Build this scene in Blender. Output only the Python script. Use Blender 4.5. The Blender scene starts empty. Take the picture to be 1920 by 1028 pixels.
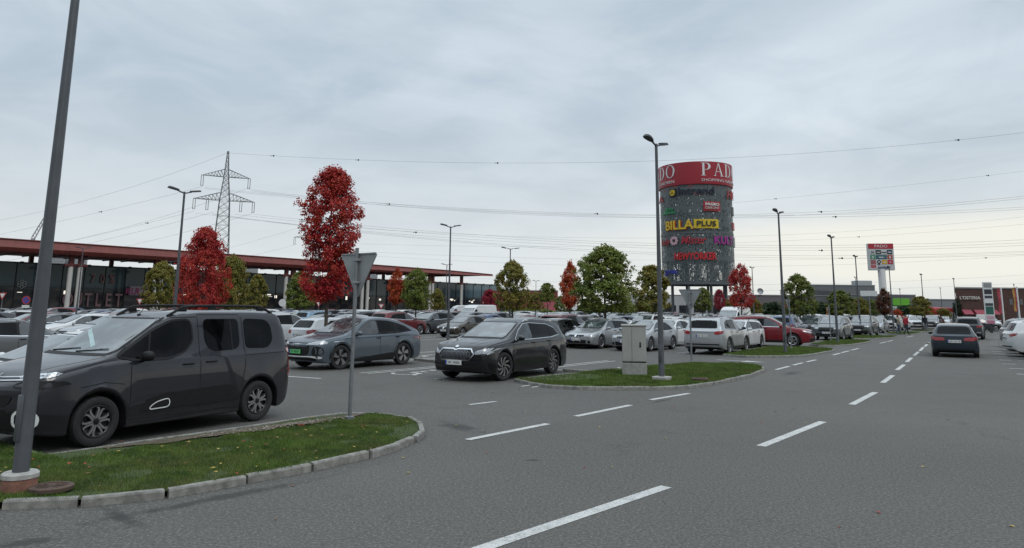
import bpy, bmesh, math, random
from mathutils import Vector, Matrix, geometry, noise
from mathutils.bvhtree import BVHTree
R = math.radians
sc = bpy.context.scene
COL = sc.collection
random.seed(7)

# ---------------------------------------------------------------- camera
CH = 1.9; FPX = 1370.0; PX = 960.0; PITCH = R(9.6); ROLL = R(-.55)
PY = 580 - FPX * math.tan(PITCH)
_cp, _sp, _cr, _sr = math.cos(PITCH), math.sin(PITCH), math.cos(ROLL), math.sin(ROLL)
M3 = Matrix(((_cr, 0, -_sr), (0, 1, 0), (_sr, 0, _cr))) @ Matrix(((1, 0, 0), (0, _cp, _sp), (0, -_sp, _cp)))
def ray(px, py):
    return M3.transposed() @ Vector(((px - PX) / FPX, 1, -(py - PY) / FPX))
def gnd(px, py, z=0.0):
    d = ray(px, py); t = (z - CH) / d.z
    return Vector((d.x * t, d.y * t, z))
def pt(px, py, Y):
    d = ray(px, py); t = Y / d.y
    return Vector((d.x * t, Y, CH + d.z * t))
cam = bpy.data.objects.new('camera', bpy.data.cameras.new('camera')); COL.objects.link(cam)
cm = Matrix((M3[0], M3[2], -M3[1])).transposed().to_4x4(); cm.translation = (0, 0, CH)
cam.matrix_world = cm
cam.data.sensor_width = 36; cam.data.lens = FPX / 1920 * 36
cam.data.shift_y = -(514 - PY) / 1920
cam.data.clip_start = .1; cam.data.clip_end = 5000
sc.camera = cam

# ---------------------------------------------------------------- sky, sun, exposure
SUN_EL, SUN_AZ = R(48), R(150)
w = bpy.data.worlds.new('World'); sc.world = w; w.use_nodes = True
nt = w.node_tree; N = nt.nodes; LK = nt.links; N.clear()
def nd(t, **k):
    n = N.new(t)
    for a, b in k.items(): setattr(n, a, b)
    return n
def mth(op, a, b=None, clamp=False):
    n = N.new('ShaderNodeMath'); n.operation = op; n.use_clamp = clamp
    for i, v in enumerate((a, b)):
        if v is None: continue
        if isinstance(v, (int, float)): n.inputs[i].default_value = v
        else: LK.new(v, n.inputs[i])
    return n.outputs[0]
def mixc(f, a, b, bt='MIX'):
    n = N.new('ShaderNodeMix'); n.data_type = 'RGBA'; n.blend_type = bt
    for s, v in ((n.inputs[0], f), (n.inputs[6], a), (n.inputs[7], b)):
        if isinstance(v, (int, float)): s.default_value = v
        elif isinstance(v, tuple): s.default_value = (*v, 1) if len(v) == 3 else v
        else: LK.new(v, s)
    return n.outputs[2]
def mapr(v, a, b, c=0., d=1.):
    n = N.new('ShaderNodeMapRange'); n.interpolation_type = 'SMOOTHSTEP'
    LK.new(v, n.inputs[0])
    for i, q in enumerate((a, b, c, d)): n.inputs[i + 1].default_value = q
    return n.outputs[0]
skyt = nd('ShaderNodeTexSky', sky_type='NISHITA', sun_disc=False, sun_elevation=SUN_EL, sun_rotation=SUN_AZ)
tc = nd('ShaderNodeTexCoord'); sep = nd('ShaderNodeSeparateXYZ'); LK.new(tc.outputs['Generated'], sep.inputs[0])
dx, dy, dz = sep.outputs
zz = mth('ADD', mth('MAXIMUM', dz, 0.0), .16)
cmb = nd('ShaderNodeCombineXYZ'); LK.new(mth('DIVIDE', dx, zz), cmb.inputs[0]); LK.new(mth('DIVIDE', dy, zz), cmb.inputs[1])
def cloud(scale, det, off, sx=1.):
    mp = nd('ShaderNodeMapping'); mp.inputs['Scale'].default_value = (scale * sx, scale, scale); mp.inputs['Location'].default_value = (off, off * .7, 0)
    LK.new(cmb.outputs[0], mp.inputs[0])
    n = nd('ShaderNodeTexNoise'); n.inputs['Scale'].default_value = 1; n.inputs['Detail'].default_value = det; n.inputs['Roughness'].default_value = .55
    n.inputs['Distortion'].default_value = .6
    LK.new(mp.outputs[0], n.inputs[0]); return n.outputs[0]
n1 = mapr(cloud(.55, 7, 3.1), .36, .64); n2 = mapr(cloud(2.1, 9, 9.7), .34, .66)
cl = mth('ADD', mth('MULTIPLY', n1, .62), mth('MULTIPLY', n2, .38))
base = mixc(cl, (.372, .448, .518), (.572, .642, .698))
# low sky: paler towards the horizon, with a bright streaky gap low on the right
lowf = mapr(dz, .30, .02)
base = mixc(mth('MULTIPLY', lowf, .80), base, (.615, .640, .642))
az = mth('ARCTAN2', dx, dy)
gapn = cloud(.42, 6, 21.3, .35)
gap = mth('MULTIPLY', mth('MULTIPLY', mapr(dz, .005, .05), mapr(dz, .135, .095)), mapr(az, -.05, .45))
gap = mth('MULTIPLY', gap, mapr(gapn, .35, .6))
base = mixc(mth('MULTIPLY', gap, .8), base, (.76, .745, .66))
hz2 = mth('MULTIPLY', mapr(dz, .05, .0), .55)
base = mixc(hz2, base, (.64, .635, .58))
# an overcast sky is brighter overhead than at its rim
up = mth('ADD', 1.0, mth('MULTIPLY', mapr(dz, .36, .95), 1.25))
# sky darkened on purpose low behind the camera, dims reflections on car sides
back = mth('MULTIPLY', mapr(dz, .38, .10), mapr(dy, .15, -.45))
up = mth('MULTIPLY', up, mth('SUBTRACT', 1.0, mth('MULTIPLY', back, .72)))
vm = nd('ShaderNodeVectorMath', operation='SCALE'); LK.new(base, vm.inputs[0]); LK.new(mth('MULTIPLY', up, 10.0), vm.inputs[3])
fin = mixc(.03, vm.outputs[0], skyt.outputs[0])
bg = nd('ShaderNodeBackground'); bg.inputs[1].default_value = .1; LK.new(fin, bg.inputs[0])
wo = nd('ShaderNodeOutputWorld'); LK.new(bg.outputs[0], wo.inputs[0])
sun = bpy.data.objects.new('sun', bpy.data.lights.new('sun', 'SUN')); COL.objects.link(sun)
sun.data.energy = .8; sun.data.angle = R(22); sun.data.color = (1, .965, .91)
sd = Vector((math.sin(SUN_AZ) * math.cos(SUN_EL), math.cos(SUN_AZ) * math.cos(SUN_EL), math.sin(SUN_EL)))
sun.rotation_euler = sd.to_track_quat('Z', 'Y').to_euler()
sc.view_settings.view_transform = 'Standard'; sc.view_settings.look = 'None'
sc.view_settings.exposure = .32; sc.view_settings.gamma = 1

# ---------------------------------------------------------------- helpers
def tag(o, label=None, cat=None, group=None, kind=None):
    for k, v in (('label', label), ('category', cat), ('group', group), ('kind', kind)):
        if v: o[k] = v
    return o
def link(name, me, parent=None):
    o = bpy.data.objects.new(name, me); COL.objects.link(o)
    if parent: o.parent = parent
    return o
def empty(name, loc, rz, label, cat, group=None, kind=None):
    o = link(name, None); o.location = loc; o.rotation_euler = (0, 0, rz); o.empty_display_size = .2
    return tag(o, label, cat, group, kind)
def b2m(bm, name, mats=(), smooth=None):
    me = bpy.data.meshes.new(name); bm.to_mesh(me); bm.free()
    for m in mats: me.materials.append(m)
    if smooth is not None:
        me.polygons.foreach_set('use_smooth', [True] * len(me.polygons))
        if smooth < 179: me.set_sharp_from_angle(angle=R(smooth))
    return me
def pd(name, v, f, mats=(), smooth=None):
    me = bpy.data.meshes.new(name); me.from_pydata(v, [], f); me.update()
    for m in mats: me.materials.append(m)
    if smooth is not None:
        me.polygons.foreach_set('use_smooth', [True] * len(me.polygons))
        if smooth < 179: me.set_sharp_from_angle(angle=R(smooth))
    return me
def box(bm, x0, x1, y0, y1, z0, z1, bev=0., mi=0, mat4=None):
    r = bmesh.ops.create_cube(bm, size=1)['verts']
    m = Matrix.Translation(Vector(((x0 + x1) / 2, (y0 + y1) / 2, (z0 + z1) / 2))) @ Matrix.Diagonal((abs(x1 - x0), abs(y1 - y0), abs(z1 - z0), 1))
    if mat4: m = mat4 @ m
    bmesh.ops.transform(bm, matrix=m, verts=r)
    fs = {f for v in r for f in v.link_faces}
    for f in fs: f.material_index = mi
    if bev:
        es = {e for v in r for e in v.link_edges}
        q = bmesh.ops.bevel(bm, geom=list(es), offset=bev, segments=2, affect='EDGES', profile=.5)
        for f in q['faces']: f.material_index = mi
def frame_to(p, q):
    d = (q - p); L = d.length
    return Matrix.Translation(p) @ d.to_track_quat('Z', 'Y').to_matrix().to_4x4(), L
def bar(bm, p, q, r, mi=0, seg=4, r2=None):
    p = Vector(p); q = Vector(q); m, L = frame_to(p, q)
    if L < 1e-6: return
    r2 = r if r2 is None else r2
    a = [bm.verts.new(m @ Vector((r * math.cos(t), r * math.sin(t), 0))) for t in [2 * math.pi * (i + .5) / seg for i in range(seg)]]
    b = [bm.verts.new(m @ Vector((r2 * math.cos(t), r2 * math.sin(t), L))) for t in [2 * math.pi * (i + .5) / seg for i in range(seg)]]
    for i in range(seg):
        f = bm.faces.new((a[i], a[(i + 1) % seg], b[(i + 1) % seg], b[i])); f.material_index = mi
    bm.faces.new(a[::-1]).material_index = mi; bm.faces.new(b).material_index = mi
def lathe(bm, prof, seg=24, axis='Z', mi=0, mat4=None, close=False):
    rings = []
    for r, h in prof:
        rg = []
        for i in range(seg):
            t = 2 * math.pi * i / seg
            v = Vector((r * math.cos(t), r * math.sin(t), h)) if axis == 'Z' else Vector((r * math.cos(t), h, r * math.sin(t)))
            rg.append(bm.verts.new(mat4 @ v if mat4 else v))
        rings.append(rg)
    n = len(rings)
    for j in range(n if close else n - 1):
        A, B = rings[j], rings[(j + 1) % n]
        for i in range(seg):
            f = bm.faces.new((A[i], A[(i + 1) % seg], B[(i + 1) % seg], B[i]) if axis == 'Z' else (A[i], B[i], B[(i + 1) % seg], A[(i + 1) % seg]))
            f.material_index = mi
    return rings
def prism(bm, poly, z0, z1, mi=0, mat4=None):
    """closed 2D outline in xy swept from z0 to z1"""
    a = [bm.verts.new(mat4 @ Vector((x, y, z0)) if mat4 else (x, y, z0)) for x, y in poly]
    b = [bm.verts.new(mat4 @ Vector((x, y, z1)) if mat4 else (x, y, z1)) for x, y in poly]
    n = len(poly)
    bm.faces.new(a[::-1]).material_index = mi; bm.faces.new(b).material_index = mi
    for i in range(n): bm.faces.new((a[i], a[(i + 1) % n], b[(i + 1) % n], b[i])).material_index = mi
def place(me_name, bm, mats, loc=(0, 0, 0), rz=0, parent=None, smooth=None):
    o = link(me_name, b2m(bm, me_name, mats, smooth), parent); o.location = loc; o.rotation_euler = (0, 0, rz)
    return o
_tc = {}
def textmesh(s, size=1., ext=.02, align='CENTER', shear=0., bold=0., sx=1.):
    """lettering as a mesh in the xz plane, facing -y, centred on x, base at z = 0"""
    k = (s, size, ext, align, shear, bold, sx)
    if k in _tc: return _tc[k]
    c = bpy.data.curves.new('lettering', 'FONT'); c.body = s; c.size = size; c.extrude = ext; c.align_x = align; c.shear = shear; c.offset = bold; c.resolution_u = 3
    o = bpy.data.objects.new('lettering', c); COL.objects.link(o)
    bpy.context.view_layer.update()
    me = bpy.data.meshes.new_from_object(o.evaluated_get(bpy.context.evaluated_depsgraph_get()))
    bpy.data.objects.remove(o); bpy.data.curves.remove(c)
    me.transform(Matrix.Diagonal((sx, 1, 1, 1))); me.transform(Matrix.Rotation(R(90), 4, 'X'))
    _tc[k] = me; return me
def text(s, size, m, mat, parent=None, name='lettering', **k):
    me = textmesh(s, size, **k).copy(); me.materials.clear(); me.materials.append(mat)
    for p in me.polygons: p.material_index = 0
    o = link(name, me, parent); o.matrix_basis = m
    return o

# ---------------------------------------------------------------- materials
class NT:
    def __init__(s, name):
        s.m = bpy.data.materials.new(name); s.m.use_nodes = True
        s.t = s.m.node_tree; s.n = s.t.nodes; s.n.clear()
        s.o = s.n.new('ShaderNodeOutputMaterial'); s.p = s.n.new('ShaderNodeBsdfPrincipled'); s.t.links.new(s.p.outputs[0], s.o.inputs[0])
        s.c = None
    def L(s, a, b): s.t.links.new(a, b)
    def coord(s, kind='Object', scale=(1, 1, 1)):
        c = s.n.new('ShaderNodeTexCoord'); m = s.n.new('ShaderNodeMapping'); m.inputs['Scale'].default_value = scale
        s.L(c.outputs[kind], m.inputs[0]); return m.outputs[0]
    def noise(s, co, scale, det=4, rough=.55):
        n = s.n.new('ShaderNodeTexNoise'); n.inputs['Scale'].default_value = scale; n.inputs['Detail'].default_value = det; n.inputs['Roughness'].default_value = rough
        s.L(co, n.inputs[0]); return n.outputs[0]
    def vor(s, co, scale, feat='F1'):
        n = s.n.new('ShaderNodeTexVoronoi'); n.inputs['Scale'].default_value = scale; n.feature = feat
        s.L(co, n.inputs[0]); return n.outputs[0]
    def ramp(s, v, pts):
        n = s.n.new('ShaderNodeValToRGB'); s.L(v, n.inputs[0]); e = n.color_ramp.elements
        for i, (p, c) in enumerate(pts):
            q = e[i] if i < 2 else e.new(p)
            q.position = p; q.color = (*c, 1) if isinstance(c, tuple) else (c, c, c, 1)
        return n.outputs[0]
    def mix(s, f, a, b, bt='MIX'):
        n = s.n.new('ShaderNodeMix'); n.data_type = 'RGBA'; n.blend_type = bt
        for k, v in ((0, f), (6, a), (7, b)):
            if isinstance(v, (int, float)): n.inputs[k].default_value = v
            elif isinstance(v, tuple): n.inputs[k].default_value = (*v, 1)
            else: s.L(v, n.inputs[k])
        return n.outputs[2]
    def mul(s, a, b, op='MULTIPLY'):
        n = s.n.new('ShaderNodeMath'); n.operation = op; n.use_clamp = False
        for k, v in ((0, a), (1, b)):
            if isinstance(v, (int, float)): n.inputs[k].default_value = v
            else: s.L(v, n.inputs[k])
        return n.outputs[0]
    def bump(s, h, st=.3, dist=.01):
        b = s.n.new('ShaderNodeBump'); b.inputs['Strength'].default_value = st; b.inputs['Distance'].default_value = dist
        s.L(h, b.inputs['Height']); s.L(b.outputs[0], s.p.inputs['Normal'])
    def set(s, **k):
        for a, v in k.items():
            i = s.p.inputs[a.replace('_', ' ')]
            if isinstance(v, tuple): i.default_value = (*v, 1) if len(v) == 3 else v
            elif isinstance(v, (int, float)): i.default_value = v
            else: s.L(v, i)
        return s.m
_mc = {}
def mat(name, col, rough=.6, metal=0., var=.12, sc_=6., bump=0., spec=.5, **kw):
    k = (name, col)
    if k in _mc: return _mc[k]
    t = NT(name); co = t.coord(); n = t.noise(co, sc_, 5)
    lo = tuple(c * (1 - var) for c in col); hi = tuple(min(1, c * (1 + var)) for c in col)
    t.set(Base_Color=t.ramp(n, [(.3, lo), (.7, hi)]), Roughness=rough, Metallic=metal, Specular_IOR_Level=spec, **kw)
    if bump: t.bump(t.noise(co, sc_ * 6, 4), bump, .01)
    _mc[k] = t.m; return t.m
def paint(col, metal=.35, cior=1.38):
    k = ('car_paint', col, metal, cior)
    if k in _mc: return _mc[k]
    t = NT('car_paint'); co = t.coord(); n = t.noise(co, 3, 4)
    sepz = t.n.new('ShaderNodeSeparateXYZ'); t.L(co, sepz.inputs[0])
    dirt = t.mul(t.ramp(sepz.outputs[2], [(.15, .45), (.5, 0.)]), t.ramp(n, [(.35, .1), (.7, .6)]))
    t.set(Base_Color=t.mix(dirt, col, tuple(.45 * c + .032 for c in col)), Metallic=metal, Roughness=t.ramp(n, [(.3, .30), (.75, .42)]), Specular_IOR_Level=.25, Coat_Weight=.85, Coat_Roughness=.03, Coat_IOR=cior)
    _mc[k] = t.m; return t.m
def glassmat(name, tint=(.012, .014, .016), ior=1.55):
    t = NT(name); co = t.coord(); n = t.noise(co, 2.2, 3); sx = t.n.new('ShaderNodeSeparateXYZ'); t.L(co, sx.inputs[0])
    t.set(Base_Color=t.mix(t.ramp(n, [(.45, 0.), (.62, 1.)]), tint, tuple(c * 3.2 for c in tint)), Roughness=.03, IOR=ior, Coat_Weight=.0 if ior < 1.5 else .6, Coat_Roughness=.02)
    return t.m
GLASS = glassmat('window_glass'); SCREEN = glassmat('windscreen_glass', (.03, .037, .039), 1.85); TINT = glassmat('tinted_glass', (.0015, .0015, .002), 1.24)
RUBBER = mat('tyre_rubber', (.016, .016, .017), .85, var=.3, sc_=20, bump=.2)
ALLOY = mat('alloy', (.42, .42, .43), .28, .85)
ALLOYD = mat('dark_alloy', (.015, .015, .016), .4, .5)
PLAST = mat('black_plastic', (.009, .009, .0095), .6, spec=.25)
SEAM = mat('panel_gap', (.004, .004, .004), .9)
CHROME = mat('chrome', (.55, .56, .57), .16, 1.)
def lampmat(name, col, rough=.12):
    t = NT(name); co = t.coord(scale=(60, 60, 60)); v = t.vor(co, 1.)
    t.set(Base_Color=t.mix(t.ramp(v, [(.3, 0.), (.6, 1.)]), tuple(c * .25 for c in col), col), Roughness=rough, Coat_Weight=1., Coat_Roughness=.03, IOR=1.6)
    return t.m
HEADL = lampmat('headlamp_glass', (.40, .42, .45)); TAILL = lampmat('tail_lamp_glass', (.36, .012, .014))
PLATE = mat('plate_white', (.62, .62, .60), .5, var=.03); PLATEB = mat('plate_blue', (.02, .05, .30), .5); PLATEG = mat('plate_green', (.10, .42, .14), .5); INK = mat('plate_ink', (.02, .02, .02), .6)
GREYMET = mat('galvanised_steel', (.20, .21, .22), .5, .5, var=.15, sc_=9)
POLEMAT = mat('lamp_post_paint', (.085, .09, .10), .45, .3, var=.12, sc_=5)
CONC = mat('concrete', (.33, .32, .30), .9, var=.25, sc_=14, bump=.5)
WHITEP = mat('white_paint', (.62, .62, .61), .5, var=.06)
REDP = mat('red_paint', (.34, .03, .035), .5, var=.15)
DARKM = mat('dark_metal', (.04, .042, .045), .5, .3)
# ---------------------------------------------------------------- cars
def lerp(P, d):
    if d <= P[0][0]: return P[0][1]
    for (a, u), (b, v) in zip(P, P[1:]):
        if d <= b: return u + (v - u) * (d - a) / (b - a)
    return P[-1][1]
def sm(P, d, w=.07):
    return sum(lerp(P, d + k * w) for k in (-1, -.5, 0, .5, 1)) / 5
def chaikin(P, n=2):
    for it in range(n):
        CUT = .045 if it == 0 else .018
        Q = []
        for i in range(len(P)):
            a, b = P[i], P[(i + 1) % len(P)]; L_ = math.hypot(b[0] - a[0], b[1] - a[1]) + 1e-9; k = min(.25, CUT / L_)
            Q += [(a[0] + (b[0] - a[0]) * k, a[1] + (b[1] - a[1]) * k), (b[0] + (a[0] - b[0]) * k, b[1] + (a[1] - b[1]) * k)]
        P = Q
    return P
def inside(P, x, y):
    c = False; j = len(P) - 1
    for i in range(len(P)):
        if (P[i][1] > y) != (P[j][1] > y) and x < (P[j][0] - P[i][0]) * (y - P[i][1]) / (P[j][1] - P[i][1]) + P[i][0]: c = not c
        j = i
    return c
def body(S):
    L, Wd = S['L'], S['W'] / 2; r = S['r']; fx, rx = S['fo'], S['fo'] + S['wb']; gc = S.get('gc', .19)
    AR = r + S.get('ag', .055); roof = max(z for _, z in S['top']); bm_ = S['belt']
    ds = {0, .015, .04, .08, .13, .19, .26, .34, .43, L, L - .01, L - .03, L - .07, L - .12, L - .18, L - .26, L - .35}
    d = .5
    while d < L - .4: ds.add(round(d, 3)); d += .115
    for c in (fx, rx):
        ds = {q for q in ds if abs(q - c) > AR + .03 or q < .2}
        for t in range(0, 181, 15): ds.add(c + AR * math.cos(R(t)))
        ds |= {c - AR - .012, c + AR + .012, c - AR - .06, c + AR + .06}
    ds = sorted(q for q in ds if 0 <= q <= L)
    out = []
    for q in ds:
        if not out or q - out[-1] > .006: out.append(q)
    ds = out
    bm = bmesh.new(); rings = []
    beltmid = lerp(bm_, L * .5)
    for d in ds:
        x = L / 2 - d
        tn = max(0, 1 - d / S.get('nr', .5)); tt = max(0, 1 - (L - d) / S.get('tr', .38))
        W = Wd - S.get('nw', .26) * (1 - math.sqrt(1 - min(1, tn) ** 2)) - S.get('tw', .16) * (1 - math.sqrt(1 - min(1, tt) ** 2))
        zt = sm(S['top'], d); zs = min(sm(bm_, d), zt - .035)
        zb = gc + .07 * tn ** 2 + .14 * tt ** 2
        A = zb; fl = 0
        for c in (fx, rx):
            if abs(d - c) <= AR + 1e-6: A = max(A, r * .98 + math.sqrt(max(0, AR * AR - (d - c) ** 2)))
            fl = max(fl, .022 * max(0, 1 - max(0, abs(d - c) - AR) / .25)) if tn < .5 and tt < .6 else fl
        A = min(A, zs - .12)
        W1 = W + fl * .6; ws = W * .962
        h = max(0, min(1, (zt - zs) / (roof - beltmid)))
        we = ws * (1 - (1 - S.get('rw', .74)) * h ** .9)
        ze = zt - min(S.get('re', .10), .42 * (zt - zs))
        pts = [(0, zb), (W - .34, zb), (W - .32, A), (W1 - .03, A), (W1, A + .025), (W1 + .004, max(A + .05, .40)), (W1 + .004, max(A + .07, .56)),
               (W * .998, max(A + .085, .56 + (zs - .56) * .5)), (W * .982, max(A + .1, zs - .05)), (ws, zs)]
        sx = min(.018, .2 * (zt - zs))
        for k in (.08, .36, .68): pts.append((ws - sx + (we - ws + sx) * k, zs + .012 * min(1, (zt - zs) / .1) + (ze - zs) * k))
        pts += [(we, ze), (we * .955, ze + .55 * (zt - ze)), (we * .84, ze + .82 * (zt - ze)), (we * .55, zt - .05 * (zt - ze)), (we * .27, zt), (0, zt)]
        bf = S.get('bf', .17) * max(0, 1 - d / 1.7); br = S.get('br', .09) * max(0, 1 - (L - d) / .8)
        def P(y, z, x=x, W=W, bf=bf, br=br, d=d):
            g = 1 - min(1, abs(y) / W) ** 2.4
            X = x + bf * g - br * g
            X -= lerp(S['lf'], z) * max(0, 1 - d / .45); X += lerp(S['lr'], z) * max(0, 1 - (L - d) / .40)
            return Vector((X, y, z))
        rings.append((pts, P))
    VR = []
    for pts, P in rings:
        right = [bm.verts.new(P(-y, z)) for y, z in pts]; left = [right[0]] + [bm.verts.new(P(y, z)) for y, z in pts[1:-1]] + [right[-1]]
        VR.append((left, right))
    n = len(VR[0][0])
    for (l0, r0), (l1, r1) in zip(VR, VR[1:]):
        for j in range(n - 1):
            bm.faces.new((l0[j], l0[j + 1], l1[j + 1], l1[j])); bm.faces.new((r0[j], r1[j], r1[j + 1], r0[j + 1]))
    for (lv, rv), (pts, P), flip in ((VR[0], rings[0], 0), (VR[-1], rings[-1], 1)):
        prev = None; K = 7
        for j in range(n):
            y, z = pts[j]
            row = [bm.verts.new(P(y * (1 - 2 * k / K), z)) for k in range(K + 1)]
            if prev:
                for k in range(K):
                    q = (prev[k], prev[k + 1], row[k + 1], row[k]); bm.faces.new(q if flip else q[::-1])
            prev = row
    bmesh.ops.remove_doubles(bm, verts=bm.verts, dist=.0015)
    bmesh.ops.dissolve_degenerate(bm, edges=bm.edges, dist=.0005)
    bmesh.ops.recalc_face_normals(bm, faces=bm.faces)
    return bm
class Tree:
    """surface lookup that does not slip through the shared edges of the mesh"""
    def __init__(s, bm): s.t = BVHTree.FromBMesh(bm); s.find_nearest = s.t.find_nearest
    def ray_cast(s, o, d):
        for j in ((0, 0, 0), (.0007, .0009, .0011), (-.0013, -.0011, .0007), (.003, -.004, -.003)):
            h = s.t.ray_cast(o + Vector(j), d)
            if h[0] is not None: return h
        return h
def patch(bm, T, poly, axis, off=.006, mi=0, round_=2, sgn=1, st=.1, skirt=.012, deep=9):
    """lay a panel with the given outline on the body surface (T = its BVH tree) and add it to bm"""
    P = chaikin(poly, round_) if round_ else poly
    D = []
    for i in range(len(P)):
        a, b = P[i], P[(i + 1) % len(P)]; k = max(1, int(math.hypot(b[0] - a[0], b[1] - a[1]) / .09))
        D += [Vector((a[0] + (b[0] - a[0]) * t / k, a[1] + (b[1] - a[1]) * t / k)) for t in range(k)]
    area = sum(D[i].x * D[(i + 1) % len(D)].y - D[(i + 1) % len(D)].x * D[i].y for i in range(len(D)))
    if area < 0: D = D[::-1]
    nb = len(D)
    x0, x1 = min(p.x for p in D), max(p.x for p in D); y0, y1 = min(p.y for p in D), max(p.y for p in D)
    Dt = [(p.x, p.y) for p in D]; pts = list(D)
    yy = y0 + st / 2
    while yy < y1:
        xx = x0 + st / 2
        while xx < x1:
            if inside(Dt, xx, yy) and min((p.x - xx) ** 2 + (p.y - yy) ** 2 for p in D) > (st * .35) ** 2: pts.append(Vector((xx, yy)))
            xx += st
        yy += st
    vs, es, fs, *_ = geometry.delaunay_2d_cdt(pts, [], [list(range(nb))], 1, 1e-5)
    nv = []
    for v in vs:
        if axis == 'side': o, dr = Vector((v.x, 3 * sgn, v.y)), Vector((0, -sgn, 0))
        elif axis == 'front': o, dr = Vector((5, v.x, v.y)), Vector((-1, 0, 0))
        elif axis == 'rear': o, dr = Vector((-5, v.x, v.y)), Vector((1, 0, 0))
        else: o, dr = Vector((v.x, v.y, 4)), Vector((0, 0, -1))
        h = T.ray_cast(o, dr)
        if h[0] is None:
            h = T.find_nearest(o + dr * (4.2 if axis in ('front', 'rear') else 2.2))
        nn = h[1] if h[1].dot(dr) < 0 else -h[1]
        nv.append((bm.verts.new(h[0] + nn * off), h[0] - nn * skirt, h[0].x))
    xr = [v[2] for v in nv]; lim = max(xr) - deep if axis != 'rear' else min(xr) + deep
    fs = [f for f in fs if all((nv[i][2] >= lim if axis != 'rear' else nv[i][2] <= lim) for i in f)]
    if deep < 9 and fs:   # keep one connected lens
        grp = {}
        def top(i):
            while grp.get(i, i) != i: i = grp[i]
            return i
        for f in fs:
            for i in f[1:]: grp[top(i)] = top(f[0])
        tally = {}
        for f in fs: tally[top(f[0])] = tally.get(top(f[0]), 0) + 1
        best = max(tally, key=tally.get); fs = [f for f in fs if top(f[0]) == best]
    us = {i for f in fs for i in f}
    for i, q in enumerate(nv):
        if i not in us: bm.verts.remove(q[0])
    flip = (axis == 'side' and sgn > 0) or axis == 'rear'
    newf = []
    cnt = {}
    for f in fs:
        q = list(f)[::-1] if flip else list(f)
        try: F = bm.faces.new([nv[i][0] for i in q])
        except ValueError: continue
        F.material_index = mi; F.smooth = True
        for a, b in zip(q, q[1:] + q[:1]): cnt[(a, b)] = 1
    low = {}
    for (a, b) in list(cnt):
        if (b, a) not in cnt:
            for i in (a, b):
                if i not in low: low[i] = bm.verts.new(nv[i][1])
            F = bm.faces.new((nv[b][0], nv[a][0], low[a], low[b])); F.material_index = mi
def ribbon(bm, T, line, axis='side', w=.010, off=.002, mi=0, sgn=1, close=False):
    P = [Vector(p) for p in line]
    if close: P.append(P[0])
    Q = []
    for a, b in zip(P, P[1:]):
        k = max(1, int((b - a).length / .07)); Q += [a + (b - a) * t / k for t in range(k)]
    Q.append(P[-1]); prev = None
    for i, p in enumerate(Q):
        d = (Q[min(i + 1, len(Q) - 1)] - Q[max(i - 1, 0)]).normalized(); nrm = Vector((-d.y, d.x)) * w / 2; cur = []
        for s in (-1, 1):
            u = p + nrm * s
            o, dr = {'side': (Vector((u.x, 3 * sgn, u.y)), Vector((0, -sgn, 0))), 'front': (Vector((5, u.x, u.y)), Vector((-1, 0, 0))),
                     'rear': (Vector((-5, u.x, u.y)), Vector((1, 0, 0))), 'top': (Vector((u.x, u.y, 4)), Vector((0, 0, -1)))}[axis]
            h = T.ray_cast(o, dr)
            if h[0] is None: cur = None; break
            nn = h[1] if h[1].dot(dr) < 0 else -h[1]
            cur.append(bm.verts.new(h[0] + nn * off))
        if cur and prev:
            F = bm.faces.new((prev[0], prev[1], cur[1], cur[0])); F.material_index = mi
        prev = cur
def spoke_poly(line, w0, w1):
    Q = [Vector(p) for p in line]; L_ = []; R_ = []
    for i, p in enumerate(Q):
        d = (Q[min(i + 1, len(Q) - 1)] - Q[max(i - 1, 0)]).normalized(); w_ = (w0 + (w1 - w0) * i / (len(Q) - 1)) / 2
        n_ = Vector((-d.y, d.x)); L_.append(p + n_ * w_); R_.append(p - n_ * w_)
    return L_, R_
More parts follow.
